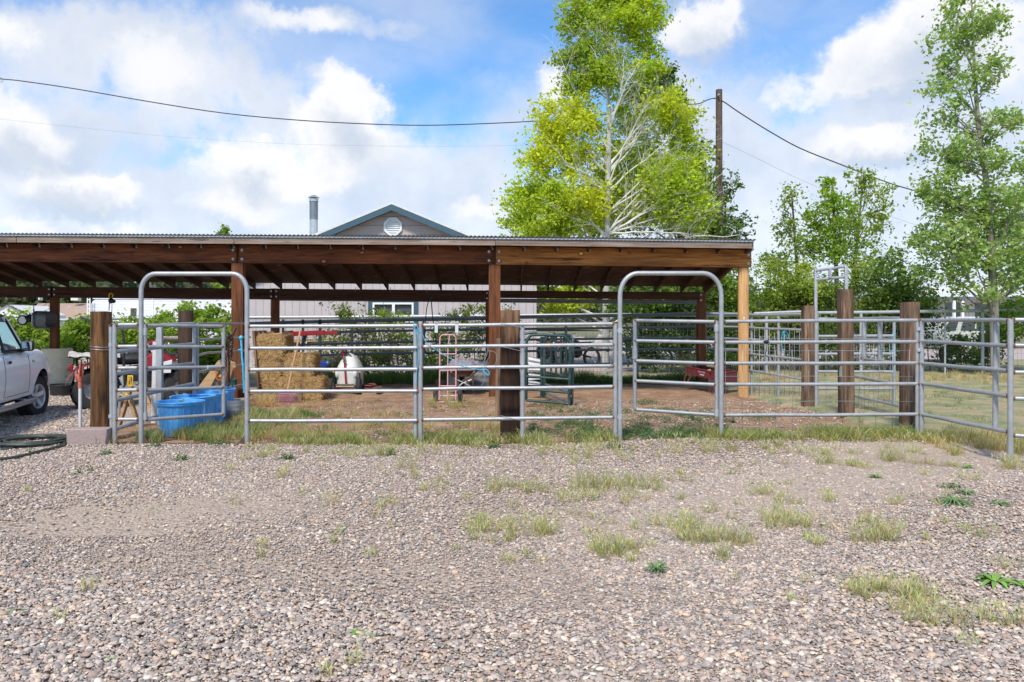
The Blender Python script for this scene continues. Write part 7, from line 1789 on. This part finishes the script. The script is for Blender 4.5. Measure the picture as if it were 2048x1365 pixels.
# far wooded slope on the left
r = np.random.RandomState(5); pts = []; cl = []
for k in range(330):
    px = r.uniform(-260, 560) if k < 150 else r.uniform(560, 2400); Yv = r.uniform(150, 190); c = P(px, 622-r.uniform(0, 46)+(px > 120)*14, Yv) if k < 150 else P(px, 642-r.uniform(0, 26)-8*math.sin(px*.011), Yv); n = 240
    pts.append(np.array(c)+r.normal(size=(n, 3))*np.array([4.2, 3, 2.2])); b_ = np.array([(.075, .10, .055), (.11, .14, .065), (.15, .155, .11)][k % 3]); cl.append(np.tile(b_, (n, 1))*(1+.3*r.uniform(-1, 1, (n, 1))))
o = leaf_mesh('far_wood', np.concatenate(pts), 1.7, np.concatenate(cl), None, seed=3)
tag(o, 'far wooded slope showing between the shed beams at the left', 'woodland', kind='stuff')
mb = MB(); mb.grid(lambda u, v: (-230+260*u, 140+120*v, -.2+10*v*(1-.35*abs(u-.35))+1.5*mnoise.noise(Vector((u*6, v*6, 0)))), 40, 16); o = mb.build('hill', M['far'], ang=180, recalc=False); o['kind'] = 'structure'
# ------------------------------------------------------------------ pebbles, straw, grasses
def ico(sub):
    import bmesh
    b = bmesh.new(); bmesh.ops.create_icosphere(b, subdivisions=sub, radius=1); v = np.array([x.co[:] for x in b.verts]); f = np.array([[q.index for q in x.verts] for x in b.faces]); b.free(); return v, f
def terr_np(x, y):
    def ss(a, b, t): t = np.clip((t-a)/(b-a), 0, 1); return t*t*(3-2*t)
    return .07*ss(.3, 2.2, x)*ss(8.2, 9.2, y)-.07*ss(.3, 2.2, x)*ss(11, 14, y)
def tri_mesh(name, v, f, mat, smooth=True, cols=None):
    me = bpy.data.meshes.new(name); me.vertices.add(len(v)); me.vertices.foreach_set('co', v.astype(np.float32).ravel())
    k = f.shape[1]; me.loops.add(f.size); me.loops.foreach_set('vertex_index', f.astype(np.int32).ravel()); me.polygons.add(len(f))
    me.polygons.foreach_set('loop_start', (np.arange(len(f))*k).astype(np.int32)); me.polygons.foreach_set('loop_total', np.full(len(f), k, np.int32))
    if smooth: me.polygons.foreach_set('use_smooth', np.ones(len(f), bool))
    me.update(calc_edges=True)
    if cols is not None:
        ca = me.color_attributes.new('Col', 'FLOAT_COLOR', 'POINT'); c4 = np.ones((len(v), 4), np.float32); c4[:, :3] = cols; ca.data.foreach_set('color', c4.ravel())
    me.materials.append(mat); o = bpy.data.objects.new(name, me); COL.objects.link(o); return o
def pebbles(name, n, yr, sub, sz, seed, amt=1.0):
    r = np.random.RandomState(seed); bv, bf = ico(sub); nb = 10
    base = []
    for k in range(nb):
        q = bv.copy(); q *= (1+.22*np.sin(q[:, [1, 2, 0]]*2.3+k)+.12*r.uniform(-1, 1, q.shape)*(1 if sub == 1 else .5)); base.append(q)
    u = r.random(n*2); y = np.sqrt(yr[0]**2+u*(yr[1]**2-yr[0]**2)); x = r.uniform(-1, 1, n*2)*(.78*y+.5)
    # worn sandy patches have far fewer stones
    def patch(cx, cy, rx, ry): return np.exp(-(((x-cx)/rx)**2+((y-cy)/ry)**2))
    s = patch(X(330, 4.8), 4.8, .95, .38)+patch(X(880, 4.25), 4.3, .9, .33)+patch(X(620, 4.5), 4.5, .8, .25)+.8*patch(X(1100, 4.0), 4.0, .8, .22)+patch(X(150, 5.4), 5.4, .8, .3)+patch(X(420, 6), 6.0, 1.1, .35)
    nz_ = np.sin(x*1.9+np.sin(y*2.3)*1.5)*np.cos(y*2.1+np.sin(x*1.4)); prob = np.clip(1-amt*(1.1*s+.35*(nz_ > .45)), .10, 1)
    keep = (r.random(n*2) < prob); x, y = x[keep][:n], y[keep][:n]; m = len(x)
    d = sz*np.exp(r.normal(0, .33, m)); d = np.clip(d, sz*.45, sz*2.3)
    sc = np.stack([d*r.uniform(.75, 1.25, m), d*r.uniform(.7, 1.1, m), d*r.uniform(.30, .58, m)], 1)*.55
    a = r.uniform(0, 2*PI, m); ti = r.normal(0, .28, m); w = r.randint(0, nb, m)
    B = np.stack(base)[w]*sc[:, None, :]
    c, s_ = np.cos(a)[:, None], np.sin(a)[:, None]; ct, st = np.cos(ti)[:, None], np.sin(ti)[:, None]
    X1 = B[:, :, 0]*ct+B[:, :, 2]*st; Z1 = -B[:, :, 0]*st+B[:, :, 2]*ct; X2 = X1*c-B[:, :, 1]*s_; Y2 = X1*s_+B[:, :, 1]*c
    z0 = terr_np(x, y)+.036+sc[:, 2]*r.uniform(-.45, .6, m)
    V = np.stack([X2+x[:, None], Y2+y[:, None], Z1+z0[:, None]], 2).reshape(-1, 3)
    Fc = (bf[None]+(np.arange(m)*len(bv))[:, None, None]).reshape(-1, 3)
    return V, Fc
v1, f1 = pebbles('p', 27000, (2.7, 4.6), 2, .0168, 1)
v2, f2 = pebbles('p', 118000, (4.6, 9.1), 1, .0162, 2)
v3, f3 = pebbles('p', 90000, (2.7, 5.2), 1, .0105, 3, amt=.45)
def field(n, x0, x1, y0, y1, sz, seed):
    r = np.random.RandomState(seed); bv, bf = ico(1); x = r.uniform(x0, x1, n); y = r.uniform(y0, y1, n); k = x < X(230, 1)*y; x, y = x[k], y[k]; m = len(x)
    sc = sz*np.exp(r.normal(0, .3, (m, 1)))*np.stack([r.uniform(.8, 1.3, m), r.uniform(.8, 1.2, m), r.uniform(.35, .6, m)], 1)*.5; a = r.uniform(0, 2*PI, m)[:, None]
    B = (bv*(1+.2*np.sin(bv[:, [1, 2, 0]]*3)))[None]*sc[:, None, :]; z = terr_np(x, y)+.026+sc[:, 2]*r.uniform(-.3, .6, m)
    V = np.stack([B[:, :, 0]*np.cos(a)-B[:, :, 1]*np.sin(a)+x[:, None], B[:, :, 0]*np.sin(a)+B[:, :, 1]*np.cos(a)+y[:, None], B[:, :, 2]+z[:, None]], 2).reshape(-1, 3)
    return V, (bf[None]+(np.arange(m)*len(bv))[:, None, None]).reshape(-1, 3)
v4, f4 = field(52000, -10.5, -4.6, 9.1, 16, .030, 4)
_o = np.cumsum([0, len(v1), len(v2), len(v3)])
o = tri_mesh('gravel_stones', np.concatenate([v1, v2, v3, v4]), np.concatenate([f1, f2+_o[1], f3+_o[2], f4+_o[3]]), M['pebble']); tag(o, 'loose mixed pink, grey and tan gravel covering the yard', 'gravel', kind='stuff')

def blades(n, x, y, h, w, col0, col1, bend=.5, seed=0, lean=None, z=None, jz=0.0):
    """grass blades of three segments; col0 at the foot, col1 at the tip (n,3)"""
    r = np.random.RandomState(seed); a = r.uniform(0, 2*PI, n); b = bend*(.3+r.uniform(0, 1, n))*h
    dx, dy = np.cos(a), np.sin(a)
    if z is None: z = terr_np(x, y)+.02+jz
    px, py = -dy, dx; rot = r.uniform(0, PI, n); px, py = np.cos(rot), np.sin(rot)*.6
    V = []; C = []
    for k, (t, wf) in enumerate(((0, 1), (.38, .95), (.74, .6), (1, .0))):
        cx = x+dx*b*t**1.8; cy = y+dy*b*t**1.8; cz = z+h*(t-.28*bend*t**2.4)
        cc = col0*(1-t)+col1*t
        if k < 3:
            for s in (-1, 1): V.append(np.stack([cx+s*px*w*wf, cy+s*py*w*wf, cz], 1)); C.append(cc)
        else: V.append(np.stack([cx, cy, cz], 1)); C.append(cc)
    V = np.stack(V, 1); C = np.stack(C, 1)
    f = np.array([[0, 1, 3], [0, 3, 2], [2, 3, 5], [2, 5, 4], [4, 5, 6]]); Fc = (f[None]+(np.arange(n)*7)[:, None, None]).reshape(-1, 3)
    return V.reshape(-1, 3), Fc, C.reshape(-1, 3)
def pal(n, cols, wts, r, v=.25):
    c = np.array(cols)[r.choice(len(cols), n, p=np.array(wts)/sum(wts))]; return np.clip(c*(1+v*r.uniform(-1, 1, (n, 1)))*(1+.08*r.uniform(-1, 1, (n, 3))), .01, 1)
G1, G2, G3, ST, ST2, SG = (.17, .30, .05), (.30, .40, .07), (.09, .18, .04), (.66, .53, .28), (.50, .36, .16), (.46, .50, .25)
class Grass:
    def __init__(s): s.V = []; s.F = []; s.C = []; s.n = 0
    def add(s, V, F_, C): s.V.append(V); s.F.append(F_+s.n); s.C.append(C); s.n += len(V)
    def out(s, name, label, cat='grass'):
        o = tri_mesh(name, np.concatenate(s.V), np.concatenate(s.F), M['grassmat'], False, np.concatenate(s.C)); return tag(o, label, cat, kind='stuff')
def band(g, n, x0, x1, yc, ys, h0, h1, cols, wts, seed, cl=3.0, w=.0026, thr=-.2, bend=.5, tip=None, jz=0):
    r = np.random.RandomState(seed); x = r.uniform(x0, x1, n); y = r.uniform(yc-ys, yc+ys, n)
    # gather into tufts
    k = max(4, int(n/26)); tx = r.uniform(x0, x1, k); ty = r.uniform(yc-ys, yc+ys, k); i = r.randint(0, k, n); x = tx[i]+r.normal(0, .035, n); y = ty[i]+r.normal(0, .035, n)
    m = np.sin(tx*cl+seed)*np.cos(tx*cl*.43+2*seed+ty*3)+.5*np.sin(tx*cl*2.7+ty*4); keep = m[i] > thr; x, y = x[keep], y[keep]; i = i[keep]; n = len(x)
    h = r.uniform(h0, h1, n)*(1+.35*np.clip(m[i], -1, 1)); tc_ = pal(k, cols, wts, r, .15)[i]; c1 = np.clip(tc_*.5+pal(n, cols, wts, r)*.5, .01, 1); c0 = c1*np.array([.8, .62, .55])
    g.add(*blades(n, x, y, h, np.full(n, w)*r.uniform(.6, 1.4, n), c0, c1, bend, seed, jz=jz))
g = Grass()
xl, xr2 = X(505, 9.15), X(1500, 9.15)
band(g, 7000, X(500, 9.2), X(1060, 9.2), 9.25, .26, .05, .17, [G1, G2, SG, ST, G3], [4, 4, 3, 3, 1], 1, 3.3, thr=-.5, bend=.8)
band(g, 3500, X(500, 9.2), X(1060, 9.2), 9.6, .4, .04, .15, [SG, ST, ST2, G2], [4, 5, 2, 1], 21, 2.7, thr=-.3, bend=.9)
band(g, 2200, X(1040, 9.2), X(1240, 9.2), 9.25, .26, .06, .20, [G1, G2, SG, ST], [3, 4, 4, 3], 2, 3.6, thr=-.3, bend=.9)
band(g, 900, X(1240, 9.2), X(1440, 9.2), 9.35, .3, .04, .09, [G1, G3, SG], [2, 3, 2], 3, 2.6, thr=.1)
band(g, 6500, X(1420, 9.2), X(1850, 9.2), 9.22, .32, .05, .19, [G1, G2, SG, ST], [4, 5, 4, 3], 4, 3.4, thr=-.65, bend=.9)
band(g, 4200, X(1830, 9.0), X(2090, 9.0), 8.7, .5, .05, .17, [G2, SG, ST, ST2], [3, 3, 4, 2], 5, 3, thr=-.4, jz=.01)
band(g, 5200, X(280, 9.4), X(500, 9.4), 9.75, .55, .06, .19, [G1, G3, SG, ST], [4, 3, 3, 2], 6, 3, thr=-.3)
band(g, 1400, X(400, 9.4), X(500, 9.4), 11.2, .5, .08, .22, [G1, SG, ST], [3, 3, 3], 16, 3, thr=-.5)
band(g, 300, X(218, 9.4), X(250, 9.4), 9.15, .12, .06, .2, [ST, SG, G1], [2, 2, 2], 17, 3, thr=-2)
band(g, 5200, X(480, 10.5), X(1040, 10.5), 10.3, .75, .035, .12, [SG, ST, G1, G2, ST2], [3, 4, 2, 2, 2], 7, 3.1, thr=-.15)
band(g, 2600, X(480, 11.8), X(1000, 11.8), 11.8, .7, .03, .11, [SG, ST, G3, G2], [3, 4, 2, 1], 8, 3.1, thr=.05)
band(g, 2600, X(470, 11.8), X(640, 11.8), 11.7, .7, .04, .12, [G3, G1, SG], [3, 3, 2], 9, 2.0, thr=-.4)
band(g, 500, X(500, 13.4), X(540, 13.4), 13.6, .25, .08, .28, [ST, ST], [3, 3], 10, 3, thr=-1)
band(g, 700, X(860, 13.4), X(1000, 13.4), 13.3, .5, .04, .18, [G2, ST, SG], [3, 3, 3], 18, 3, thr=-.2)
# tall stuff along the back fence
band(g, 9000, X(640, 18.2), X(1000, 18.4), 18.5, .28, .10, .40, [G1, G3, G2], [3, 4, 1], 11, 2, .004, -2)
band(g, 9000, X(1000, 18.2), X(1420, 18.4), 18.5, .25, .08, .32, [G3, G3, G1], [3, 4, 1], 12, 2, .004, -1.5)
band(g, 5200, X(1500, 17), X(2100, 19), 19.5, 1.6, .06, .22, [ST, ST2, SG, G1], [4, 3, 3, 1], 13, 1.4, .004, -.6)
band(g, 3600, X(1640, 12), X(2060, 12), 12.2, 2.6, .03, .10, [SG, ST, G3, (.22, .26, .17)], [3, 3, 1, 4], 14, 2.4, .003, -.4)
band(g, 4200, X(1740, 15), X(2080, 15), 15.5, 2.0, .03, .10, [SG, ST, G3, (.22, .26, .17)], [3, 3, 1, 4], 15, 2.4, .0035, -.6)
band(g, 2400, X(-20, 18), X(480, 19), 19.6, .4, .08, .3, [G1, G2, ST], [3, 3, 3], 19, 2, .004, -1)
g.out('grass', 'mixed green and straw coloured grass growing along the panels and fences')
# tufts on the gravel: (px, py of the foot, width px, height px, blades, kind)
T = [(1020, 980, 70, 34, 420, 0), (1075, 985, 40, 24, 160, 0), (1210, 978, 110, 48, 620, 0), (1290, 975, 60, 40, 260, 0), (1155, 1000, 80, 34, 260, 1), (1270, 1000, 40, 40, 90, 2), (1325, 965, 26, 46, 60, 0), (1375, 965, 22, 40, 60, 0), (1325, 985, 26, 24, 80, 0), (1175, 920, 18, 30, 70, 0), (1470, 950, 22, 34, 60, 0),
     (980, 1060, 70, 46, 300, 1), (1060, 1070, 66, 60, 320, 1), (1000, 1085, 30, 26, 100, 0), (1165, 1035, 40, 18, 110, 0), (1225, 1050, 20, 16, 60, 0), (1240, 1110, 60, 50, 360, 0), (1210, 1105, 50, 40, 160, 1), (1350, 1060, 60, 50, 260, 1), (1400, 1085, 60, 56, 360, 1), (1445, 1120, 40, 34, 140, 0), (1490, 1090, 50, 50, 240, 0), (1580, 1050, 90, 48, 420, 1), (1590, 1010, 30, 30, 60, 0),
     (1525, 990, 44, 34, 130, 1), (1430, 1025, 30, 40, 70, 0), (1370, 1000, 24, 24, 60, 0), (1655, 930, 30, 44, 160, 0), (1795, 925, 44, 44, 300, 0), (1690, 930, 50, 20, 200, 1), (1640, 1090, 30, 24, 100, 1), (1600, 1080, 30, 16, 60, 1), (1745, 1080, 70, 64, 330, 1), (1790, 1010, 30, 38, 60, 0), (1960, 1080, 38, 56, 60, 0), (1740, 1050, 36, 40, 90, 0), (1880, 1010, 14, 14, 20, 1),
     (1790, 1200, 110, 56, 420, 1), (1860, 1240, 90, 60, 320, 1), (2010, 1245, 90, 56, 200, 1), (1730, 1180, 60, 34, 120, 1), (2000, 1140, 20, 22, 40, 1), (1560, 930, 20, 18, 40, 0), (1610, 1170, 18, 40, 20, 1), (1480, 1170, 14, 20, 16, 1), (1590, 1200, 30, 18, 30, 1), (1660, 1000, 50, 24, 120, 1), (1620, 965, 16, 14, 30, 0),
     (660, 1010, 26, 34, 40, 2), (740, 1040, 20, 30, 26, 2), (765, 950, 16, 26, 30, 0), (810, 940, 40, 34, 110, 0), (820, 955, 24, 30, 60, 1), (790, 1010, 30, 30, 60, 2), (600, 990, 20, 18, 24, 2), (480, 920, 30, 14, 60, 1), (540, 910, 26, 16, 60, 1), (640, 925, 20, 24, 30, 1), (905, 945, 20, 30, 40, 1), (930, 1000, 20, 26, 24, 1), (860, 985, 60, 20, 90, 1), (150, 1178, 62, 26, 44, 2), (120, 1245, 40, 20, 22, 2), (700, 1330, 50, 40, 30, 2), (660, 1350, 40, 30, 26, 2),
     (40, 985, 40, 20, 40, 2), (300, 1030, 20, 12, 16, 1), (1740, 940, 40, 14, 120, 1), (1860, 935, 60, 22, 220, 3), (1900, 935, 30, 14, 100, 3), (2030, 940, 40, 40, 260, 1), (1920, 960, 50, 22, 90, 1), (1095, 912, 26, 40, 90, 1), (950, 895, 60, 26, 200, 1), (1200, 900, 60, 26, 160, 1), (1920, 1290, 30, 26, 40, 1), (1470, 1040, 24, 14, 30, 1), (1080, 1130, 20, 12, 20, 1), (910, 1100, 20, 12, 20, 1), (1290, 1095, 20, 12, 40, 1)]
g = Grass(); _r = random.Random(91)
for _ in range(70): T.append((_r.uniform(420, 2040), 896+_r.random()**1.8*240, _r.uniform(8, 34), _r.uniform(10, 30), _r.randint(8, 60), _r.choice((0, 1, 1, 1, 2))))
for _ in range(45): T.append((_r.uniform(520, 2040), 892+_r.uniform(0, 26), _r.uniform(16, 60), _r.uniform(16, 40), _r.randint(30, 120), _r.choice((0, 1, 1))))
for i, (px, py, wp, hp, n, kd) in enumerate(T):
    n = max(10, int(n*.85)); wp *= 1.25
    Yv = EYE*F/(py-HZ)*(1-.03/EYE); r = np.random.RandomState(100+i); cx = X(px, Yv); wm = wp*Yv/F; hm = hp*Yv/F
    k = max(1, int(n/22)); tx = cx+r.uniform(-.5, .5, k)*wm; ty = Yv+r.uniform(-.5, .5, k)*min(wm, .5)*.8; q = r.randint(0, k, n)
    x = tx[q]+r.normal(0, .022, n); y = ty[q]+r.normal(0, .022, n); h = hm*r.uniform(.3, 1.25, n)*r.uniform(.6, 1.15, k)[q]
    cols, wts = ([(G1, G3, SG, ST2), (5, 4, 2, 1)], [(G2, SG, ST, G1), (3, 4, 2, 3)], [(ST, SG, G2), (4, 3, 2)], [((.30, .18, .16), SG, (.22, .16, .08)), (3, 2, 3)])[kd]
    c1 = pal(n, cols, wts, r); low = r.random(n) < .25; c1[low] = np.array(ST2); c0 = c1*.6+np.array(ST2)*.4
    g.add(*blades(n, x, y, h, r.uniform(.0007, .0017, n), c0, c1, 1.1 if kd != 0 else .8, 300+i, jz=.012))
    # seed heads
    m = int(n*.3) if kd in (1, 2) else int(n*.1)
    if m:
        j = r.randint(0, n, m); a = r.uniform(0, 2*PI, m)
        for s in range(3): g.add(*blades(m, x[j]+np.cos(a)*h[j]*.45, y[j]+np.sin(a)*h[j]*.45, np.full(m, .045), np.full(m, .0028), pal(m, (SG, ST), (2, 1), r), pal(m, (SG, ST), (2, 1), r), .5, 700+i+s, z=terr_np(x[j], y[j])+.03+h[j]*.55))
g.out('grass_tufts', 'wispy grass tufts scattered over the gravel yard')
# low blue green weeds in the pen: many small leaves
r = np.random.RandomState(9); pts = []; cl = []
def mat_of_weeds(px, py, wp, n, hgt=.05, col=((.075, .15, .065), (.14, .22, .10)), sp=.5):
    Yv = EYE*F/(py-HZ); cx = X(px, Yv); w = wp*Yv/F*.5; a = r.normal(0, .5, n); b = r.normal(0, .5, n)
    p = np.stack([cx+a*w, Yv+b*w*sp*1.6, np.zeros(n)], 1); rr_ = np.sqrt(a*a+b*b); p[:, 2] = terr_np(p[:, 0], p[:, 1])+.02+np.abs(r.normal(0, 1, n))*hgt*np.exp(-rr_)
    f = r.random((n, 1)); pts.append(p); cl.append((np.array(col[0])*(1-f)+np.array(col[1])*f)*(1+.2*r.uniform(-1, 1, (n, 1))))
for i in range(215):
    u = r.random(); px = r.uniform(1060, 1480); py = 893-(70)*r.random()**1.3
    if px > 1440 and py < 850: continue
    mat_of_weeds(px, py, r.uniform(12, 50), int(r.uniform(30, 110)), .045)
for (px, py, w, n) in ((1290, 809, 60, 420), (1330, 890, 70, 500), (1375, 885, 90, 700), (1280, 880, 60, 420), (1180, 870, 100, 600), (1110, 818, 60, 240), (1085, 808, 50, 200), (1150, 855, 90, 500), (1240, 832, 70, 260), (990, 902, 34, 260), (362, 928, 40, 200), (212, 916, 36, 260), (575, 925, 36, 240), (600, 835, 60, 200), (1230, 905, 60, 260), (1520, 850, 80, 200), (1580, 790, 60, 160), (1650, 775, 60, 140), (440, 895, 70, 420), (310, 900, 40, 200), (780, 918, 30, 160), (60, 912, 20, 60), (180, 950, 20, 60), (160, 955, 14, 40), (1900, 985, 50, 160)):
    mat_of_weeds(px, py, w, n, .05, ((.05, .13, .03), (.12, .22, .06)))
for i in range(60): mat_of_weeds(r.uniform(1680, 2050), r.uniform(745, 830), r.uniform(20, 70), 50, .02, ((.13, .18, .11), (.24, .28, .19)))
for i in range(40): mat_of_weeds(r.uniform(520, 1000), r.uniform(800, 880), r.uniform(10, 40), 40, .035, ((.08, .15, .05), (.16, .22, .09)))
o = leaf_mesh('ground_cover', np.concatenate(pts), .022, np.concatenate(cl), None, 'grassmat', seed=31, shape=.5); tag(o, 'low blue green creeping weeds on the pen dirt and gravel edge', 'ground cover', kind='stuff')
# single broad leaved weeds
def rosette(px, py, label, n, L, w, col, seed, up=.5, droop=.5, name='weed'):
    Yv = EYE*F/(py-HZ); r = random.Random(seed); V = []; mb = MB()
    for i in range(n):
        a = 2*PI*i/n*1.618*2+r.uniform(-.3, .3); ln = L*r.uniform(.6, 1.1); e = r.uniform(.3, 1)*up; d = Vector((math.cos(a), math.sin(a), 0)); s = Vector((-math.sin(a), math.cos(a), 0)); ww = w*r.uniform(.7, 1.2); tw = r.uniform(-.3, .3)
        rows = []
        for k in range(7):
            t_ = k/6; p = d*ln*t_+Vector((0, 0, .01+ln*(e*2*t_-(e*1.2+droop*.6)*t_*t_))); q = ww*(math.sin(PI*min(1, t_*.93+.07))**.8)*(1 if k < 6 else .1); rows.append((p-s*q+Vector((0, 0, q*.3+q*tw)), p, p+s*q+Vector((0, 0, q*.3-q*tw))))
        vs = [x for row in rows for x in row]; fs = [(k*3+j, k*3+j+1, k*3+j+4, k*3+j+3) for k in range(6) for j in range(2)]
        mb.add(vs, fs)
    o = mb.build(name, col, None, recalc=False, ang=60); o.location = G(px, Yv)+Vector((0, 0, .03)); return tag(o, label, 'weed')
def leafcol(name, c):
    t = NT(name); gm = t.n('ShaderNodeNewGeometry'); t.col(t.ramp(gm.outputs['Random Per Island'], [(0, tuple(x*.7 for x in c)), (1, tuple(x*1.3 for x in c))])); t.set(rough=.5); return t.m
LG = leafcol('broad_leaf', (.17, .31, .05)); LG2 = leafcol('blue_leaf', (.15, .25, .08)); LD = leafcol('stem_leaf', (.10, .20, .04))
rosette(1990, 1180, 'broad leaved bright green weed low at the right edge of the gravel', 24, .135, .014, LG, 1)
rosette(2046, 1185, 'small green weed touching the right edge beside the broad leaved one', 12, .09, .013, LG, 2)
rosette(728, 1283, 'flat green rosette weed at the bottom centre left of the gravel', 22, .10, .009, LG, 3, .25)
rosette(1315, 1158, 'feathery blue green weed alone in the middle of the gravel', 60, .085, .0035, LG2, 4, .9)
rosette(28, 1238, 'tiny two leaved weed in the lower left gravel', 5, .05, .010, LG, 5, .6)
rosette(222, 1335, 'tiny sprout near the bottom left of the gravel', 7, .035, .005, LG, 6, .9)
rosette(375, 1310, 'tiny reddish green sprout at the bottom left, right of the tiny sprout', 6, .03, .006, LD, 7, .8)
rosette(1908, 1016, 'spreading grey green weed on the right gravel below the panels', 90, .19, .004, LG2, 8, .45)
rosette(1932, 997, 'small grey green weed just behind the spreading one on the right', 50, .12, .004, LG2, 9, .4)
rosette(2000, 1018, 'low green weed between the two right hand gravel weeds and the edge', 44, .11, .004, LG2, 10, .4)
rosette(1935, 945, 'small bright weed nearest the right panel leg on the gravel', 18, .08, .007, LG, 11, .5)
rosette(1750, 965, 'small bright weed on the gravel below the corner tie post', 18, .08, .007, LG, 12, .6)
rosette(360, 826, 'green weed sprouting inside the nearest blue tub', 10, .06, .012, LG2, 13, .9).location = P(363, 806, 10.1)
mb = MB(); mb.ell((0, 0, .02), (.018, .018, .006), 10, 4); mb.tube([(0, 0, -.02), (0, 0, .02)], .002, 5); o = mb.build('dandelion', M['yellow']); o.location = G(1871, yd(1049)); tag(o, 'single yellow dandelion flower lying open on the right gravel', 'flower')
# straw on the ground
r = random.Random(77); mb = MB()
def strew(n, px0, px1, y0, y1, dens=None):
    for i in range(n):
        Yv = r.uniform(y0, y1); x = X(r.uniform(px0, px1), Yv); a = r.uniform(0, 2*PI); L = r.uniform(.02, .08); z = terr(x, Yv)+.012+r.uniform(0, .02)
        d = Vector((math.cos(a), math.sin(a), r.uniform(-.15, .2)))*L; s = Vector((-math.sin(a), math.cos(a), 0))*.0022; p = Vector((x, Yv, z)); mb.add([p-s, p+s, p+d+s, p+d-s], [(0, 1, 2, 3)])
strew(3800, 505, 700, 13.3, 14.6); strew(1500, 480, 640, 12.4, 13.6); strew(1800, 600, 1000, 13.2, 17.2); strew(900, 920, 1000, 13.4, 15); strew(1500, 500, 1050, 9.4, 12.5); strew(2600, 1050, 1480, 12.4, 17.8); strew(700, 1250, 1620, 9.6, 13); strew(700, 236, 500, 9.2, 10.4)
strew(2000, 1500, 1950, 10, 16); strew(260, 1500, 2040, 7.2, 8.9)
o = mb.build('straw', M['straw'], smooth=False, recalc=False); tag(o, 'loose straw and hay litter strewn over the pen dirt', 'straw', kind='stuff')
# small stones on the dirt
r2 = np.random.RandomState(5); n = 5200; bv, bf = ico(1); y = r2.uniform(9.05, 14.5, n); x = X(480, 1)*y+(X(1700, 1)-X(480, 1))*y*r2.random(n); keep = (y < 10.4) | (r2.random(n) < .35) | (x > 1.0); x, y = x[keep], y[keep]; n = len(x)
d = .008+.014*r2.random(n)**2; B = bv[None]*(d[:, None, None])*np.array([1, .8, .5]); V = B+np.stack([x, y, terr_np(x, y)+.016], 1)[:, None, :]
o = tri_mesh('dirt_stones', V.reshape(-1, 3), (bf[None]+(np.arange(n)*len(bv))[:, None, None]).reshape(-1, 3), M['pebble']); tag(o, 'scattered small stones on the pen dirt', 'stones', kind='stuff')
